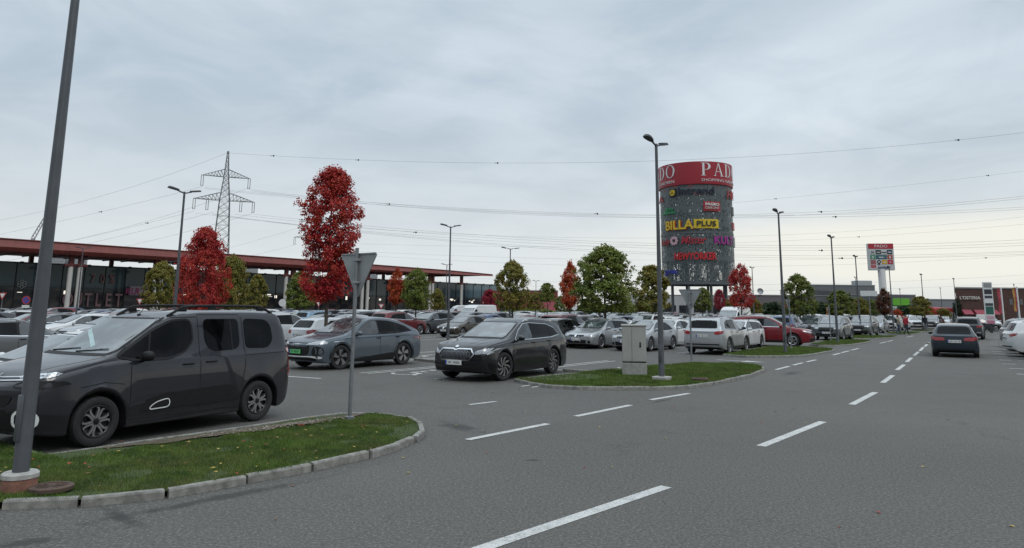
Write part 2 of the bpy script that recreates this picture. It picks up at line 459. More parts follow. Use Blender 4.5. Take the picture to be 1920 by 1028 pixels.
def wheel_meshes(r, style, seg=28, wd=.105):
    """tyre and rim, axis along y, outer face towards +y"""
    bm = bmesh.new(); ri = r * .66 if style != 'small' else r * .6
    if style in ('petal',): ri = r * .66
    if style in ('blade', 'swirl'): ri = r * .74
    lathe(bm, [(ri, -wd * .9), (r * .9, -wd), (r * .975, -wd * .86), (r, -wd * .6), (r, wd * .6), (r * .975, wd * .86), (r * .9, wd), (ri + .015, wd * .92), (ri, wd * .80), (ri - .005, -.02)], seg, 'Y')
    tyre = b2m(bm, 'wheel', [RUBBER], 40)
    bm = bmesh.new(); f = wd * .82
    lathe(bm, [(ri + .004, f), (ri - .012, f + .008), (ri - .026, f - .004), (ri - .03, f - .05)], seg, 'Y', 0 if style in ('alloy', 'small', 'ten') else 1)
    lathe(bm, [(ri - .028, f - .05), (.07, f - .075), (.001, f - .075)], seg, 'Y', 1)
    lathe(bm, [(.062, f - .07), (.058, f - .012), (.03, f - .006), (.001, f - .006)], 12, 'Y', 0 if style in ('alloy', 'small') else 1)
    Ro = ri - .012
    def strip(line, w0, w1, y1=f - .006, y0=f - .05, mi=0):
        L_, R_ = spoke_poly(line, w0, w1); n_ = len(L_)
        V = [[bm.verts.new((p.x, y, p.y)) for p in S_] for S_, y in ((L_, y1), (R_, y1), (R_, y0), (L_, y0))]
        for i in range(n_ - 1):
            for a in range(4):
                if a == 2: continue
                b = (a + 1) % 4
                bm.faces.new((V[a][i], V[a][i + 1], V[b][i + 1], V[b][i])).material_index = mi
    def pol(rr, a): return (rr * math.cos(a), rr * math.sin(a))
    if style == 'petal':
        for k in range(6):
            a = k * math.pi / 3 + .3
            strip([pol(Ro * t, a + s) for t, s in ((.22, -.10), (.45, -.36), (.72, -.39), (.90, -.33), (1., -.14), (1., .14), (.90, .33), (.72, .39), (.45, .36), (.22, .10))], .026, .026)
    elif style == 'blade':
        for k in range(5):
            a = k * 2 * math.pi / 5 + .2
            strip([pol(Ro * .16, a), pol(Ro * .5, a + .03), pol(Ro, a + .08)], .035, .12)
            strip([pol(Ro * .5, a + .25), pol(Ro, a + .42)], .012, .03)
            strip([pol(Ro * .16, a + .6), pol(Ro, a + .66)], .05, .05, f - .03, f - .06, 1)
    elif style == 'swirl':
        for k in range(9):
            a = k * 2 * math.pi / 9
            strip([pol(Ro * .14, a), pol(Ro * .45, a + .10), pol(Ro * .75, a + .30), pol(Ro, a + .52)], .022, .05)
            strip([pol(Ro * .3, a + .3), pol(Ro * .7, a + .5), pol(Ro, a + .7)], .02, .06, f - .02, f - .05, 1)
    else:
        n_ = {'alloy': 5, 'ten': 10, 'small': 7}.get(style, 5)
        for k in range(n_):
            a = k * 2 * math.pi / n_ + .3
            if style == 'alloy':
                strip([pol(Ro * .15, a - .1), pol(Ro * .6, a - .08), pol(Ro, a - .13)], .045, .035); strip([pol(Ro * .15, a + .1), pol(Ro * .6, a + .08), pol(Ro, a + .13)], .045, .035)
            else: strip([pol(Ro * .15, a), pol(Ro, a + .04)], .05, .04)
    rim = b2m(bm, 'rim', [ALLOY, ALLOYD], 35)
    return tyre, rim
def platemesh(s, green=False):
    bm = bmesh.new(); box(bm, -.26, .26, -.012, 0, -.06, .06, mi=0); box(bm, -.258, -.215, -.015, -.0125, -.058, .058, mi=1)
    tm = textmesh(s, .10, ext=.001, sx=.92)
    n0 = len(bm.verts); bm.from_mesh(tm)
    bm.verts.ensure_lookup_table()
    for v in bm.verts[n0:]: v.co += Vector((.02, -.0145, -.035))
    bm.verts.ensure_lookup_table()
    for f in bm.faces:
        if all(v.index >= n0 or v.index == -1 for v in f.verts): pass
    me = b2m(bm, 'number_plate', [PLATEG if green else PLATE, PLATEB, INK])
    for p in me.polygons:
        if all(i >= n0 for i in p.vertices): p.material_index = 2
    return me
def X(S, pts): return [(S['L'] / 2 - d, z) for d, z in pts]
def mirror_mesh():
    bm = bmesh.new()
    r_ = bmesh.ops.create_icosphere(bm, subdivisions=2, radius=1)['verts']
    for v in r_:
        c = v.co; c.x = math.copysign(abs(c.x) ** .7, c.x) * (.085 if c.x > 0 else .05); c.y = c.y * .115; c.z = math.copysign(abs(c.z) ** .75, c.z) * .075
    bmesh.ops.translate(bm, vec=(0, .14, .06), verts=r_)
    bar(bm, (0, -.03, -.02), (0, .08, .02), .03, mi=1, seg=6)
    for f in bm.faces:
        if f.calc_center_median().x < -.02 and f.material_index == 0 and f.calc_center_median().z > .02: f.material_index = 2
    return b2m(bm, 'mirror', [None, PLAST, GLASS], 60)

def car_template(S):
    """returns a list of (name, mesh, location, rz, parent index or None, painted?)"""
    bm = body(S); L, W = S['L'], S['W']; T = Tree(bm); parts = []
    hw = W / 2; xw = [L / 2 - S['fo'], L / 2 - S['fo'] - S['wb']]
    # panel gaps and lower cladding stay in the body's own mesh
    for s in (1, -1):
        for ln in S['seams']: ribbon(bm, T, X(S, ln), 'side', .011, .0025, 1, s)
        for cl_ in S.get('clad', []): patch(bm, T, X(S, cl_), 'side', .009, 2, 0, s, skirt=.01)
    for ln in S.get('hoodseam', []):
        ribbon(bm, T, [(L / 2 - a, b) for a, b in ln], 'top', .010, .0025, 1); ribbon(bm, T, [(L / 2 - a, -b) for a, b in ln], 'top', .010, .0025, 1)
    for c in xw:   # wheel arch lips
        for s in (1, -1):
            AR = S['r'] + S.get('ag', .055)
            if S.get('archclad'):
                o_ = [(c + (AR + .065) * math.cos(R(t)), S['r'] * .98 + (AR + .065) * math.sin(R(t))) for t in range(-12, 193, 12)]
                i_ = [(c + (AR + .003) * math.cos(R(t)), S['r'] * .98 + (AR + .003) * math.sin(R(t))) for t in range(192, -13, -12)]
                patch(bm, T, o_ + i_, 'side', .010, 2, 0, s, skirt=.01)
    for dl in S.get('dlo', []):
        for s in (1, -1): patch(bm, T, X(S, dl), 'side', .0035, 2, 1, s)
    def grow(P, k=.035):
        cy = sum(p[1] for p in P) / len(P); hw_ = max(abs(p[0]) for p in P)
        return [(p[0] * (1 + k / hw_), p[1] + math.copysign(k * .8, p[1] - cy)) for p in P]
    patch(bm, T, grow(S['wscr']), 'front', .0035, 2, 1); patch(bm, T, grow(S['rwin'], .03), 'rear', .0035, 2, 1)
    for pl in S.get('fdark', []): patch(bm, T, pl, 'front', .007, 2, 1, st=.12)
    for pl in S.get('rdark', []): patch(bm, T, pl, 'rear', .007, 2, 1, st=.12)
    # dark wheel wells
    for c in xw:
        for s in (1, -1):
            box(bm, c - S['r'] - .05, c + S['r'] + .05, s * (hw - .36), s * (hw - .325), .2, S['r'] * 2 + .03, mi=1)
    parts.append(['body', b2m(bm, 'body', [None, SEAM, PLAST], 28), (0, 0, 0), 0, None, 1])
    def add(name, fn, mats, smooth=40, loc=(0, 0, 0), rz=0, par=None, painted=0):
        b = bmesh.new(); fn(b); parts.append([name, b2m(b, name, mats, smooth), loc, rz, par, painted]); return len(parts) - 1
    gl = S.get('glass', GLASS)
    add('windscreen', lambda b: patch(b, T, S['wscr'], 'front', .007, 0, 2), [SCREEN])
    add('rear_window', lambda b: patch(b, T, S['rwin'], 'rear', .007, 0, 2), [S.get('rglass', gl)])
    for s in (1, -1):
        for i, wn in enumerate(S['win']):
            def fw(b, wn=wn, s=s):
                patch(b, T, X(S, wn), 'side', .007, 0, 2, s)
                if S.get('wtrim') and i == 0: pass
            add('side_window', fw, [gl if i == 0 else S.get('rglass', gl)])
        if S.get('wtrim'):
            def ft(b, s=s):
                ribbon(b, T, X(S, S['wtrim']), 'side', .022, .011, 0, s, S.get('wtclose', False))
            add('window_trim', ft, [S.get('trimmat', CHROME)])
    for s in (1, -1):
        add('headlight', lambda b, s=s: patch(b, T, [(y * s, z) for y, z in S['hl']], 'front', .009, 0, 1, st=.05, deep=S.get('hdeep', .5)), [HEADL])
        add('tail_light', lambda b, s=s: patch(b, T, [(y * s, z) for y, z in S['tl']], 'rear', .010, 0, 1, st=.05, deep=S.get('tdeep', .36)), [TAILL])
    if S.get('grille'):
        gi = add('grille', lambda b: patch(b, T, S['grille'], 'front', .010, 0, 1, st=.1), [S.get('gmat', PLAST)])
        if S.get('gtrim'): add('grille_trim', lambda b: ribbon(b, T, S['gtrim'], 'front', .03, .016, 0, close=S.get('gtclose', True)), [CHROME], par=gi)
    for ex in S.get('extra', []): ex(add, T, S)
    # mirrors, plates, handles
    mm = mirror_mesh(); md, mz = S['mir']
    for s in (1, -1):
        h = T.ray_cast(Vector((L / 2 - md, 3 * s, mz)), Vector((0, -s, 0)))[0] or Vector((L / 2 - md, s * hw * .9, mz))
        m2 = mm if s > 0 else mm.copy()
        if s < 0: m2.transform(Matrix.Diagonal((1, -1, 1, 1))); m2.flip_normals()
        parts.append(['mirror', m2, (h.x, h.y, h.z), 0, None, 1 if S.get('mirpaint', True) else 2])
    for s in (1, -1):
        for hd, hz in S['handles']:
            def fh(b, s=s, hd=hd, hz=hz):
                h = T.ray_cast(Vector((L / 2 - hd, 3 * s, hz)), Vector((0, -s, 0)))[0]
                box(b, h.x - .10, h.x + .08, h.y + s * .018, h.y + s * .034, hz - .012, hz + .014, .006); box(b, h.x - .08, h.x - .06, h.y - .01 * s, h.y + s * .02, hz - .01, hz + .01); box(b, h.x + .05, h.x + .07, h.y - .01 * s, h.y + s * .02, hz - .01, hz + .01)
            add('door_handle', fh, [S.get('hmat', PLAST)])
    fz, rz_ = S.get('plz', (.42, .75))
    h = T.ray_cast(Vector((5, 0, fz)), Vector((-1, 0, 0)))[0]
    parts.append(['number_plate', platemesh(S.get('plate', 'W 48213K'), S.get('green')), (h.x + .02, 0, fz), R(90), None, 0])
    h = T.ray_cast(Vector((-5, 0, rz_)), Vector((1, 0, 0)))[0]
    parts.append(['number_plate', platemesh(S.get('plate', 'W 48213K')), (h.x - .02, 0, rz_), R(-90), None, 0])
    if S.get('rails'):
        d0, d1 = S['rails']
        for s in (1, -1):
            def fr(b, s=s):
                ps = []
                yr = S.get('raily', .0)
                for k in range(9):
                    d = d0 + (d1 - d0) * k / 8; hh = T.ray_cast(Vector((L / 2 - d, s * (hw * S.get('rw', .74) - .05 + yr), 4)), Vector((0, 0, -1)))[0]
                    ps.append(hh + Vector((0, 0, (.0 if k in (0, 8) else S.get('railh', .05)))))
                for a, c in zip(ps, ps[1:]): bar(b, a, c, S.get('railr', .016), seg=6)
                for k in (1, 7): box(b, ps[k].x - .07, ps[k].x + .07, ps[k].y - .02, ps[k].y + .02, ps[k].z - .07, ps[k].z, .008)
            add('roof_rail', fr, [S.get('railmat', CHROME)])
    tyre, rim = wheel_meshes(S['r'], S.get('rim', 'alloy'))
    for c in xw:
        for s in (1, -1):
            parts.append(['wheel', tyre, (c, s * (hw - .105), S['r']), 0 if s > 0 else math.pi, None, 0])
            parts.append(['rim', rim, (0, 0, 0), 0, len(parts) - 1, 0])
    return parts
def merged(parts, S):
    """one low mesh of the whole car, for cars only a few pixels tall"""
    bm = bmesh.new(); mats = [None]
    for nme, me, loc, rz, par, pnt in parts:
        if nme in ('number_plate', 'door_handle', 'roof_rail'): continue
        m = Matrix.Translation(Vector(loc)) @ Matrix.Rotation(rz, 4, 'Z')
        if par is not None:
            q = parts[par]; m = Matrix.Translation(Vector(q[2])) @ Matrix.Rotation(q[3], 4, 'Z') @ m
        n0 = len(bm.faces); v0 = len(bm.verts); bm.from_mesh(me); bm.verts.ensure_lookup_table(); bm.faces.ensure_lookup_table()
        for v in bm.verts[v0:]: v.co = m @ v.co
        for f in bm.faces[n0:]:
            mt = me.materials[f.material_index] if me.materials else None
            if mt is None: f.material_index = 0
            else:
                if mt not in mats: mats.append(mt)
                f.material_index = mats.index(mt)
    return b2m(bm, 'parked_car', mats, 30)
def put_car(tp, name, loc, ang, pm, label, cat='car', group=None, turn=0, skip=()):
    """ang = direction of the nose, degrees clockwise from straight ahead (+y)"""
    rz = R(90 - ang)
    root = empty(name, loc, rz, label, cat, group)
    objs = []
    for i, (nme, me, l, rzz, par, pnt) in enumerate(tp):
        o = link(nme, me, root if par is None else objs[par]); o.location = l; o.rotation_euler = (0, 0, rzz)
        if pnt:
            o.material_slots[0].link = 'OBJECT'; o.material_slots[0].material = pm if pnt == 1 else PLAST
        if turn and nme == 'wheel' and l[0] > 0: o.rotation_euler = (0, 0, rzz + R(turn))
        objs.append(o)
    return root
def put_low(me, name, loc, ang, pm, label, cat='car', group=None):
    o = link(name, me); o.location = loc; o.rotation_euler = (0, 0, R(90 - ang))
    o.material_slots[0].link = 'OBJECT'; o.material_slots[0].material = pm
    return tag(o, label, cat, group)
# ---------------------------------------------------------------- car shapes, all lengths in metres from the nose
def lights(hw, z0, z1, yi):
    zm = (z0 + z1) / 2
    return [(yi, z0 + (z1 - z0) * .45), (yi + .06, z1 - .02), (hw * .86, z1), (hw * .985, z1 + .01), (hw * .985, zm), (hw * .8, z0), (yi + .05, z0)]
def dlo(S):
    W = S['win']; a = W[0]; b = W[-1]
    lo = [(a[0][0] - .05, a[0][1] - .015)] + [p for w_ in W for p in w_[:2]] + [(b[1][0] + .05, b[1][1] + .0)]
    hi = []
    for w_ in W[::-1]: hi += [(p[0], p[1] + .015) for p in w_[2:]]
    return [[(d, z - .012) for d, z in lo] + hi]
def spec(kind):
    S = dict(lf=[(.18, .07), (.4, 0), (.62, .015), (.8, .07)], lr=[(.2, .07), (.45, 0), (.7, .01), (.95, .05)], mir=(1.42, .93), handles=[(2.25, .86), (3.15, .88)], plz=(.40, .78))
    if kind == 'hatch':
        S.update(rglass=TINT, L=4.26, W=1.79, wb=2.58, fo=.88, r=.315, rw=.72,
            top=[(0, .56), (.04, .66), (.14, .73), (.5, .83), (1.1, .955), (1.25, 1.01), (2.0, 1.375), (2.3, 1.435), (2.8, 1.46), (3.4, 1.43), (3.75, 1.385), (3.83, 1.34), (4.1, 1.05), (4.22, .96), (4.26, .90)],
            belt=[(0, .52), (.15, .68), (.6, .79), (1.3, .90), (2.4, .93), (3.6, .97), (4.26, .93)],
            win=[[(1.42, .945), (2.36, .955), (2.36, 1.33), (2.05, 1.30), (1.75, 1.16)], [(2.43, .958), (3.16, .975), (3.22, 1.22), (3.1, 1.30), (2.43, 1.335)], [(3.24, .985), (3.52, 1.01), (3.32, 1.18)]],
            wscr=[(-.66, 1.0), (.66, 1.0), (.56, 1.30), (.50, 1.365), (-.50, 1.365), (-.56, 1.30)], rwin=[(-.58, 1.04), (.58, 1.04), (.50, 1.30), (-.50, 1.30)],
            seams=[[(1.28, .90), (1.30, .45), (1.22, .27)], [(2.40, 1.33), (2.41, .8), (2.40, .25)], [(3.28, .98), (3.22, .75), (3.05, .6), (2.98, .25)], [(1.22, .27), (2.98, .25)], [(1.38, .93), (3.6, .985)]],
            hoodseam=[[(.2, .60), (.6, .68), (1.15, .72)]], hl=lights(.895, .60, .72, .44), tl=lights(.895, .76, .93, .50),
            grille=[(-.42, .59), (.42, .59), (.45, .675), (-.45, .675)], fdark=[[(-.5, .22), (.5, .22), (.56, .44), (-.56, .44)], [(.60, .26), (.74, .28), (.72, .42), (.60, .40)], [(-.60, .26), (-.74, .28), (-.72, .42), (-.60, .40)]], rdark=[[(-.7, .22), (.7, .22), (.66, .38), (-.66, .38)]], plz=(.47, .70))
    elif kind == 'city':
        S = spec('hatch'); S.update(L=3.78, W=1.66, wb=2.42, fo=.74, r=.29, rw=.76, rim='small',
            top=[(0, .58), (.04, .68), (.12, .76), (.4, .87), (.9, .98), (1.05, 1.05), (1.7, 1.42), (2.1, 1.49), (2.6, 1.50), (3.1, 1.47), (3.4, 1.42), (3.5, 1.34), (3.68, 1.06), (3.75, .97), (3.78, .9)],
            belt=[(0, .54), (.12, .70), (.5, .83), (1.1, .93), (3.78, .98)], mir=(1.2, .96), handles=[(1.98, .88), (2.7, .9)],
            win=[[(1.2, .98), (2.04, .985), (2.04, 1.37), (1.8, 1.35), (1.5, 1.2)], [(2.1, .985), (2.85, 1.0), (2.9, 1.3), (2.1, 1.375)]],
            wscr=[(-.6, 1.03), (.6, 1.03), (.52, 1.39), (-.52, 1.39)], rwin=[(-.55, 1.04), (.55, 1.04), (.5, 1.36), (-.5, 1.36)],
            seams=[[(1.08, .92), (1.1, .5), (1.02, .27)], [(2.07, 1.37), (2.08, .25)], [(2.95, 1.0), (2.8, .65), (2.65, .25)]],
            hoodseam=[[(.2, .55), (.9, .66)]], hl=lights(.83, .64, .80, .46), tl=lights(.83, .72, 1.0, .60))
    elif kind == 'estate':
        S = spec('hatch'); S.update(L=4.77, W=1.83, wb=2.79, fo=.90, r=.325, rw=.73, rim='ten',
            top=[(0, .56), (.04, .66), (.14, .74), (.5, .83), (1.15, .955), (1.3, 1.01), (2.08, 1.38), (2.4, 1.44), (2.9, 1.475), (3.8, 1.46), (4.3, 1.42), (4.42, 1.36), (4.64, 1.06), (4.73, .96), (4.77, .90)],
            belt=[(0, .52), (.15, .68), (.6, .79), (1.35, .91), (2.4, .94), (4.0, .98), (4.77, .94)], handles=[(2.35, .87), (3.3, .89)], mir=(1.5, .94),
            win=[[(1.5, .955), (2.44, .965), (2.44, 1.35), (2.15, 1.33), (1.85, 1.18)], [(2.51, .968), (3.34, .985), (3.40, 1.33), (2.51, 1.355)], [(3.46, .99), (4.18, 1.04), (4.05, 1.27), (3.48, 1.33)]],
            wscr=[(-.67, 1.0), (.67, 1.0), (.57, 1.31), (.52, 1.375), (-.52, 1.375), (-.57, 1.31)], rwin=[(-.6, 1.05), (.6, 1.05), (.52, 1.33), (-.52, 1.33)],
            seams=[[(1.35, .91), (1.37, .45), (1.28, .27)], [(2.475, 1.35), (2.48, .8), (2.47, .25)], [(3.43, .99), (3.36, .72), (3.2, .58), (3.12, .25)], [(1.28, .27), (3.12, .25)], [(1.45, .93), (4.2, .99)]],
            hl=lights(.915, .60, .72, .46), tl=lights(.915, .78, .95, .52), rails=(2.2, 4.15), wtrim=[(1.45, .945), (2.4, .955), (4.2, 1.02)])
    elif kind == 'sedan':
        S = spec('estate'); S.update(rails=None,
            top=[(0, .56), (.04, .66), (.14, .74), (.5, .83), (1.15, .955), (1.3, 1.01), (2.08, 1.37), (2.4, 1.42), (2.8, 1.44), (3.2, 1.41), (3.5, 1.33), (4.05, 1.09), (4.3, 1.05), (4.65, 1.02), (4.72, .97), (4.77, .88)],
            win=[[(1.5, .955), (2.4, .965), (2.4, 1.32), (2.15, 1.31), (1.85, 1.18)], [(2.47, .968), (3.3, .985), (3.42, 1.18), (3.2, 1.27), (2.47, 1.33)]],
            rwin=[(-.58, 1.10), (.58, 1.10), (.50, 1.32), (-.50, 1.32)], seams=S['seams'][:3])
    elif kind == 'suv':
        S.update(L=4.50, W=1.86, wb=2.68, fo=.89, r=.355, rw=.75, gc=.22, rim='alloy', mir=(1.5, 1.07), handles=[(2.3, .97), (3.2, 1.0)], plz=(.52, .82),
            lf=[(.2, .08), (.45, 0), (.75, .01), (.95, .06)],
            top=[(0, .68), (.04, .82), (.14, .92), (.5, 1.0), (1.15, 1.09), (1.28, 1.14), (1.98, 1.53), (2.3, 1.62), (2.8, 1.66), (3.6, 1.635), (4.05, 1.58), (4.16, 1.50), (4.36, 1.16), (4.46, 1.06), (4.50, .98)],
            belt=[(0, .62), (.12, .83), (.5, .93), (1.3, 1.03), (2.4, 1.05), (3.8, 1.10), (4.5, 1.05)],
            win=[[(1.48, 1.075), (2.38, 1.085), (2.38, 1.51), (2.12, 1.49), (1.8, 1.32)], [(2.45, 1.088), (3.22, 1.105), (3.28, 1.49), (2.45, 1.515)], [(3.34, 1.11), (3.86, 1.17), (3.72, 1.39), (3.36, 1.47)]],
            wscr=[(-.70, 1.13), (.70, 1.13), (.60, 1.48), (.55, 1.54), (-.55, 1.54), (-.60, 1.48)], rwin=[(-.62, 1.17), (.62, 1.17), (.55, 1.47), (-.55, 1.47)], rglass=TINT,
            seams=[[(1.34, 1.03), (1.36, .6), (1.3, .33)], [(2.42, 1.51), (2.43, .9), (2.42, .3)], [(3.30, 1.1), (3.24, .8), (3.08, .65), (3.02, .3)], [(1.42, 1.06), (3.9, 1.13)]],
            hoodseam=[[(.22, .62), (.6, .70), (1.15, .74)]], hl=lights(.93, .76, .88, .48), tl=lights(.93, .88, 1.04, .52),
            grille=[(-.42, .58), (.42, .58), (.50, .70), (.48, .87), (-.48, .87), (-.50, .70)], fdark=[[(-.66, .25), (.66, .25), (.74, .48), (-.74, .48)]], rdark=[[(-.8, .25), (.8, .25), (.76, .48), (-.76, .48)]],
            clad=[[(1.32, .25), (3.15, .25), (3.15, .36), (1.32, .36)]], archclad=True, rails=(2.1, 4.0), wtrim=[(1.45, 1.065), (2.4, 1.078), (3.86, 1.15)])
    elif kind == 'mpv':   # tall family van of the foreground
        S.update(L=4.40, W=1.85, wb=2.785, fo=.89, r=.33, rw=.80, gc=.20, rim='petal', mir=(1.5, 1.12), handles=[(2.26, 1.02), (2.68, 1.035)], plz=(.42, .92), re=.09, nr=.55, nw=.24, tw=.09, tr=.25, br=.06, ag=.075,
            lf=[(.2, .05), (.5, 0), (.8, .03), (1.02, .12)], lr=[(.2, .06), (.5, 0), (1.0, .02)],
            top=[(0, .80), (.05, .93), (.16, 1.02), (.5, 1.10), (1.0, 1.195), (1.12, 1.24), (1.85, 1.71), (2.1, 1.80), (2.6, 1.84), (3.6, 1.84), (4.12, 1.82), (4.24, 1.76), (4.33, 1.5), (4.36, 1.2), (4.40, 1.05)],
            belt=[(0, .72), (.15, .93), (.5, 1.0), (1.0, 1.10), (1.5, 1.12), (4.4, 1.14)],
            win=[[(1.12, 1.175), (1.42, 1.115), (1.95, 1.12), (2.2, 1.19), (2.38, 1.36), (2.37, 1.645), (2.3, 1.695), (2.02, 1.675), (1.70, 1.54)], [(2.60, 1.695), (2.60, 1.36), (2.66, 1.24), (2.78, 1.19), (3.2, 1.205), (3.28, 1.28), (3.28, 1.695)], [(3.40, 1.215), (3.86, 1.20), (4.00, 1.32), (3.98, 1.58), (3.88, 1.68), (3.40, 1.70)]],
            wscr=[(-.76, 1.22), (.76, 1.22), (.68, 1.58), (.64, 1.69), (-.64, 1.69), (-.68, 1.58)], rwin=[(-.62, 1.22), (.62, 1.22), (.58, 1.62), (-.58, 1.62)], glass=TINT, rglass=TINT,
            seams=[[(1.33, 1.12), (1.34, .6), (1.30, .33)], [(2.50, 1.765), (2.49, 1.2), (2.50, .3)], [(1.33, 1.12), (1.12, 1.19), (1.6, 1.54), (1.95, 1.72), (2.5, 1.73)], [(2.50, 1.765), (3.30, 1.765), (3.36, 1.71), (3.37, .95), (3.30, .62), (3.24, .3)], [(3.37, 1.10), (4.20, 1.12)], [(1.30, .30), (3.24, .3)], [(.62, .80), (.95, .845), (1.24, .80)]],
            hoodseam=[[(.2, .62), (.55, .74), (1.0, .80)]], hl=[(.46, .945), (.50, .99), (.76, 1.01), (.86, 1.02), (.86, .95), (.7, .925)], tl=[(.80, .72), (.80, 1.22), (.93, 1.26), (.93, .72)],
            grille=[(-.5, .60), (.5, .60), (.56, .74), (-.56, .74)], fdark=[[(-.62, .25), (.62, .25), (.52, .56), (-.52, .56)], [(.50, .83), (.54, .90), (.9, .92), (.92, .84), (.8, .80)], [(-.50, .83), (-.54, .90), (-.9, .92), (-.92, .84), (-.8, .80)]],
            clad=[[(1.50, .40), (1.62, .56), (1.9, .62), (3.05, .655), (3.20, .60), (3.27, .46), (3.2, .40)]], rails=(2.02, 4.1), raily=-.05, railh=.095, railr=.022, railmat=PLAST, handles_=0, mirpaint=False, hdeep=.42)
    elif kind == 'coupesuv':
        S.update(L=4.59, W=1.865, wb=2.764, fo=.86, r=.37, rw=.76, gc=.2, rim='blade', mir=(1.52, 1.03), handles=[(2.42, .93), (3.30, .95)], plz=(.56, .80), re=.11, ag=.045,
            lf=[(.2, .10), (.4, 0), (.75, 0), (.92, .05)],
            top=[(0, .72), (.04, .84), (.12, .90), (.5, .98), (1.05, 1.06), (1.2, 1.12), (1.95, 1.51), (2.25, 1.585), (2.65, 1.61), (3.1, 1.585), (3.6, 1.50), (4.2, 1.28), (4.42, 1.18), (4.50, 1.12), (4.56, .98), (4.59, .9)],
            belt=[(0, .64), (.12, .80), (.5, .89), (1.2, .98), (2.4, 1.01), (3.6, 1.07), (4.59, 1.0)],
            win=[[(1.42, 1.03), (2.48, 1.05), (2.48, 1.48), (2.2, 1.47), (1.85, 1.32)], [(2.54, 1.05), (3.30, 1.07), (3.30, 1.41), (3.0, 1.465), (2.54, 1.485)], [(3.36, 1.075), (4.05, 1.14), (3.78, 1.28), (3.36, 1.40)]],
            wscr=[(-.72, 1.11), (.72, 1.11), (.62, 1.44), (.57, 1.51), (-.57, 1.51), (-.62, 1.44)], rwin=[(-.62, 1.22), (.62, 1.22), (.55, 1.46), (-.55, 1.46)], glass=GLASS, rglass=TINT,
            seams=[[(1.32, .98), (1.36, .6), (1.30, .36)], [(2.51, 1.48), (2.52, .9), (2.50, .33)], [(3.34, 1.07), (3.30, .8), (3.12, .65), (3.06, .33)], [(1.30, .36), (3.06, .33)], [(1.0, .93), (2.4, .965), (3.9, .985)]],
            hoodseam=[[(.18, .60), (.5, .72), (1.1, .78)]], hl=[(.40, .76), (.46, .80), (.75, .88), (.94, .90), (.94, .80), (.75, .76)], tl=[(0, .90), (.5, .92), (.95, .99), (.95, .86), (.5, .86)],
            grille=[(-.52, .52), (-.44, .44), (.44, .44), (.52, .52), (.52, .76), (.46, .82), (-.46, .82), (-.52, .76)],
            fdark=[[(-.75, .25), (.75, .25), (.7, .37), (-.7, .37)], [(.60, .44), (.60, .62), (.68, .73), (.86, .70), (.90, .50), (.8, .42)], [(-.60, .44), (-.60, .62), (-.68, .73), (-.86, .70), (-.90, .50), (-.8, .42)]],
            rdark=[[(-.8, .25), (.8, .25), (.76, .5), (-.76, .5)]], clad=[[(1.30, .22), (3.2, .22), (3.28, .42), (3.0, .44), (1.3, .30)]], archclad=True, hmat=PLAST, wtrim=None, green=True, plate='TT 482EV', tdeep=.6)
    elif kind == 'enyaq':
        S.update(L=4.65, W=1.88, wb=2.765, fo=.88, r=.375, rw=.76, gc=.2, rim='swirl', mir=(1.6, 1.05), handles=[(2.42, .96), (3.32, .985)], plz=(.50, .86), ag=.045,
            lf=[(.2, .10), (.42, 0), (.72, .01), (.90, .06)],
            top=[(0, .70), (.04, .86), (.13, .94), (.5, 1.02), (1.12, 1.10), (1.26, 1.15), (2.02, 1.53), (2.35, 1.62), (2.8, 1.65), (3.6, 1.625), (4.12, 1.55), (4.27, 1.47), (4.50, 1.17), (4.61, 1.08), (4.65, .98)],
            belt=[(0, .64), (.12, .84), (.5, .94), (1.3, 1.02), (2.4, 1.05), (3.8, 1.10), (4.65, 1.05)],
            win=[[(1.50, 1.065), (2.46, 1.08), (2.46, 1.52), (2.18, 1.50), (1.85, 1.33)], [(2.53, 1.08), (3.34, 1.10), (3.40, 1.485), (2.53, 1.525)], [(3.46, 1.105), (4.08, 1.17), (3.92, 1.36), (3.48, 1.465)]],
            wscr=[(-.71, 1.12), (.71, 1.12), (.62, 1.44), (.57, 1.51), (-.57, 1.51), (-.62, 1.44)], rwin=[(-.62, 1.16), (.62, 1.16), (.54, 1.42), (-.54, 1.42)], rglass=TINT,
            seams=[[(1.36, .99), (1.38, .6), (1.32, .36)], [(2.495, 1.49), (2.50, .9), (2.49, .33)], [(3.42, 1.09), (3.36, .8), (3.16, .65), (3.10, .33)], [(1.32, .36), (3.10, .33)], [(1.1, .92), (2.4, .955), (4.2, .985)], [(1.5, .55), (2.4, .50), (3.15, .56)]],
            hoodseam=[[(.16, .52), (.5, .66), (1.15, .76)], [(.16, .30), (.6, .36), (1.15, .42)]], hl=[(.56, .74), (.60, .80), (.80, .86), (.95, .88), (.95, .78), (.86, .70), (.84, .74), (.62, .70)], tl=lights(.94, .84, 1.02, .5),
            grille=[(-.54, .74), (-.42, .56), (.42, .56), (.54, .74), (.44, .835), (.06, .835), (0, .81), (-.06, .835), (-.44, .835)], gtrim=[(-.56, .72), (-.46, .845), (-.08, .845), (0, .815), (.08, .845), (.46, .845), (.56, .72), (.43, .56), (-.43, .56)],
            fdark=[[(-.80, .27), (.80, .27), (.84, .50), (.6, .47), (-.6, .47), (-.84, .50)]], rdark=[[(-.8, .25), (.8, .25), (.76, .5), (-.76, .5)]], clad=[[(1.32, .24), (3.2, .24), (3.2, .33), (1.32, .33)]],
            rails=(2.2, 4.1), railh=.03, wtrim=[(1.47, 1.045), (2.46, 1.058), (3.5, 1.085), (4.08, 1.15), (3.86, 1.36), (3.45, 1.47), (2.5, 1.515), (2.15, 1.485), (1.80, 1.30)], wtclose=True, plate='SW 390EA')
    elif kind == 'van':   # plain panel van
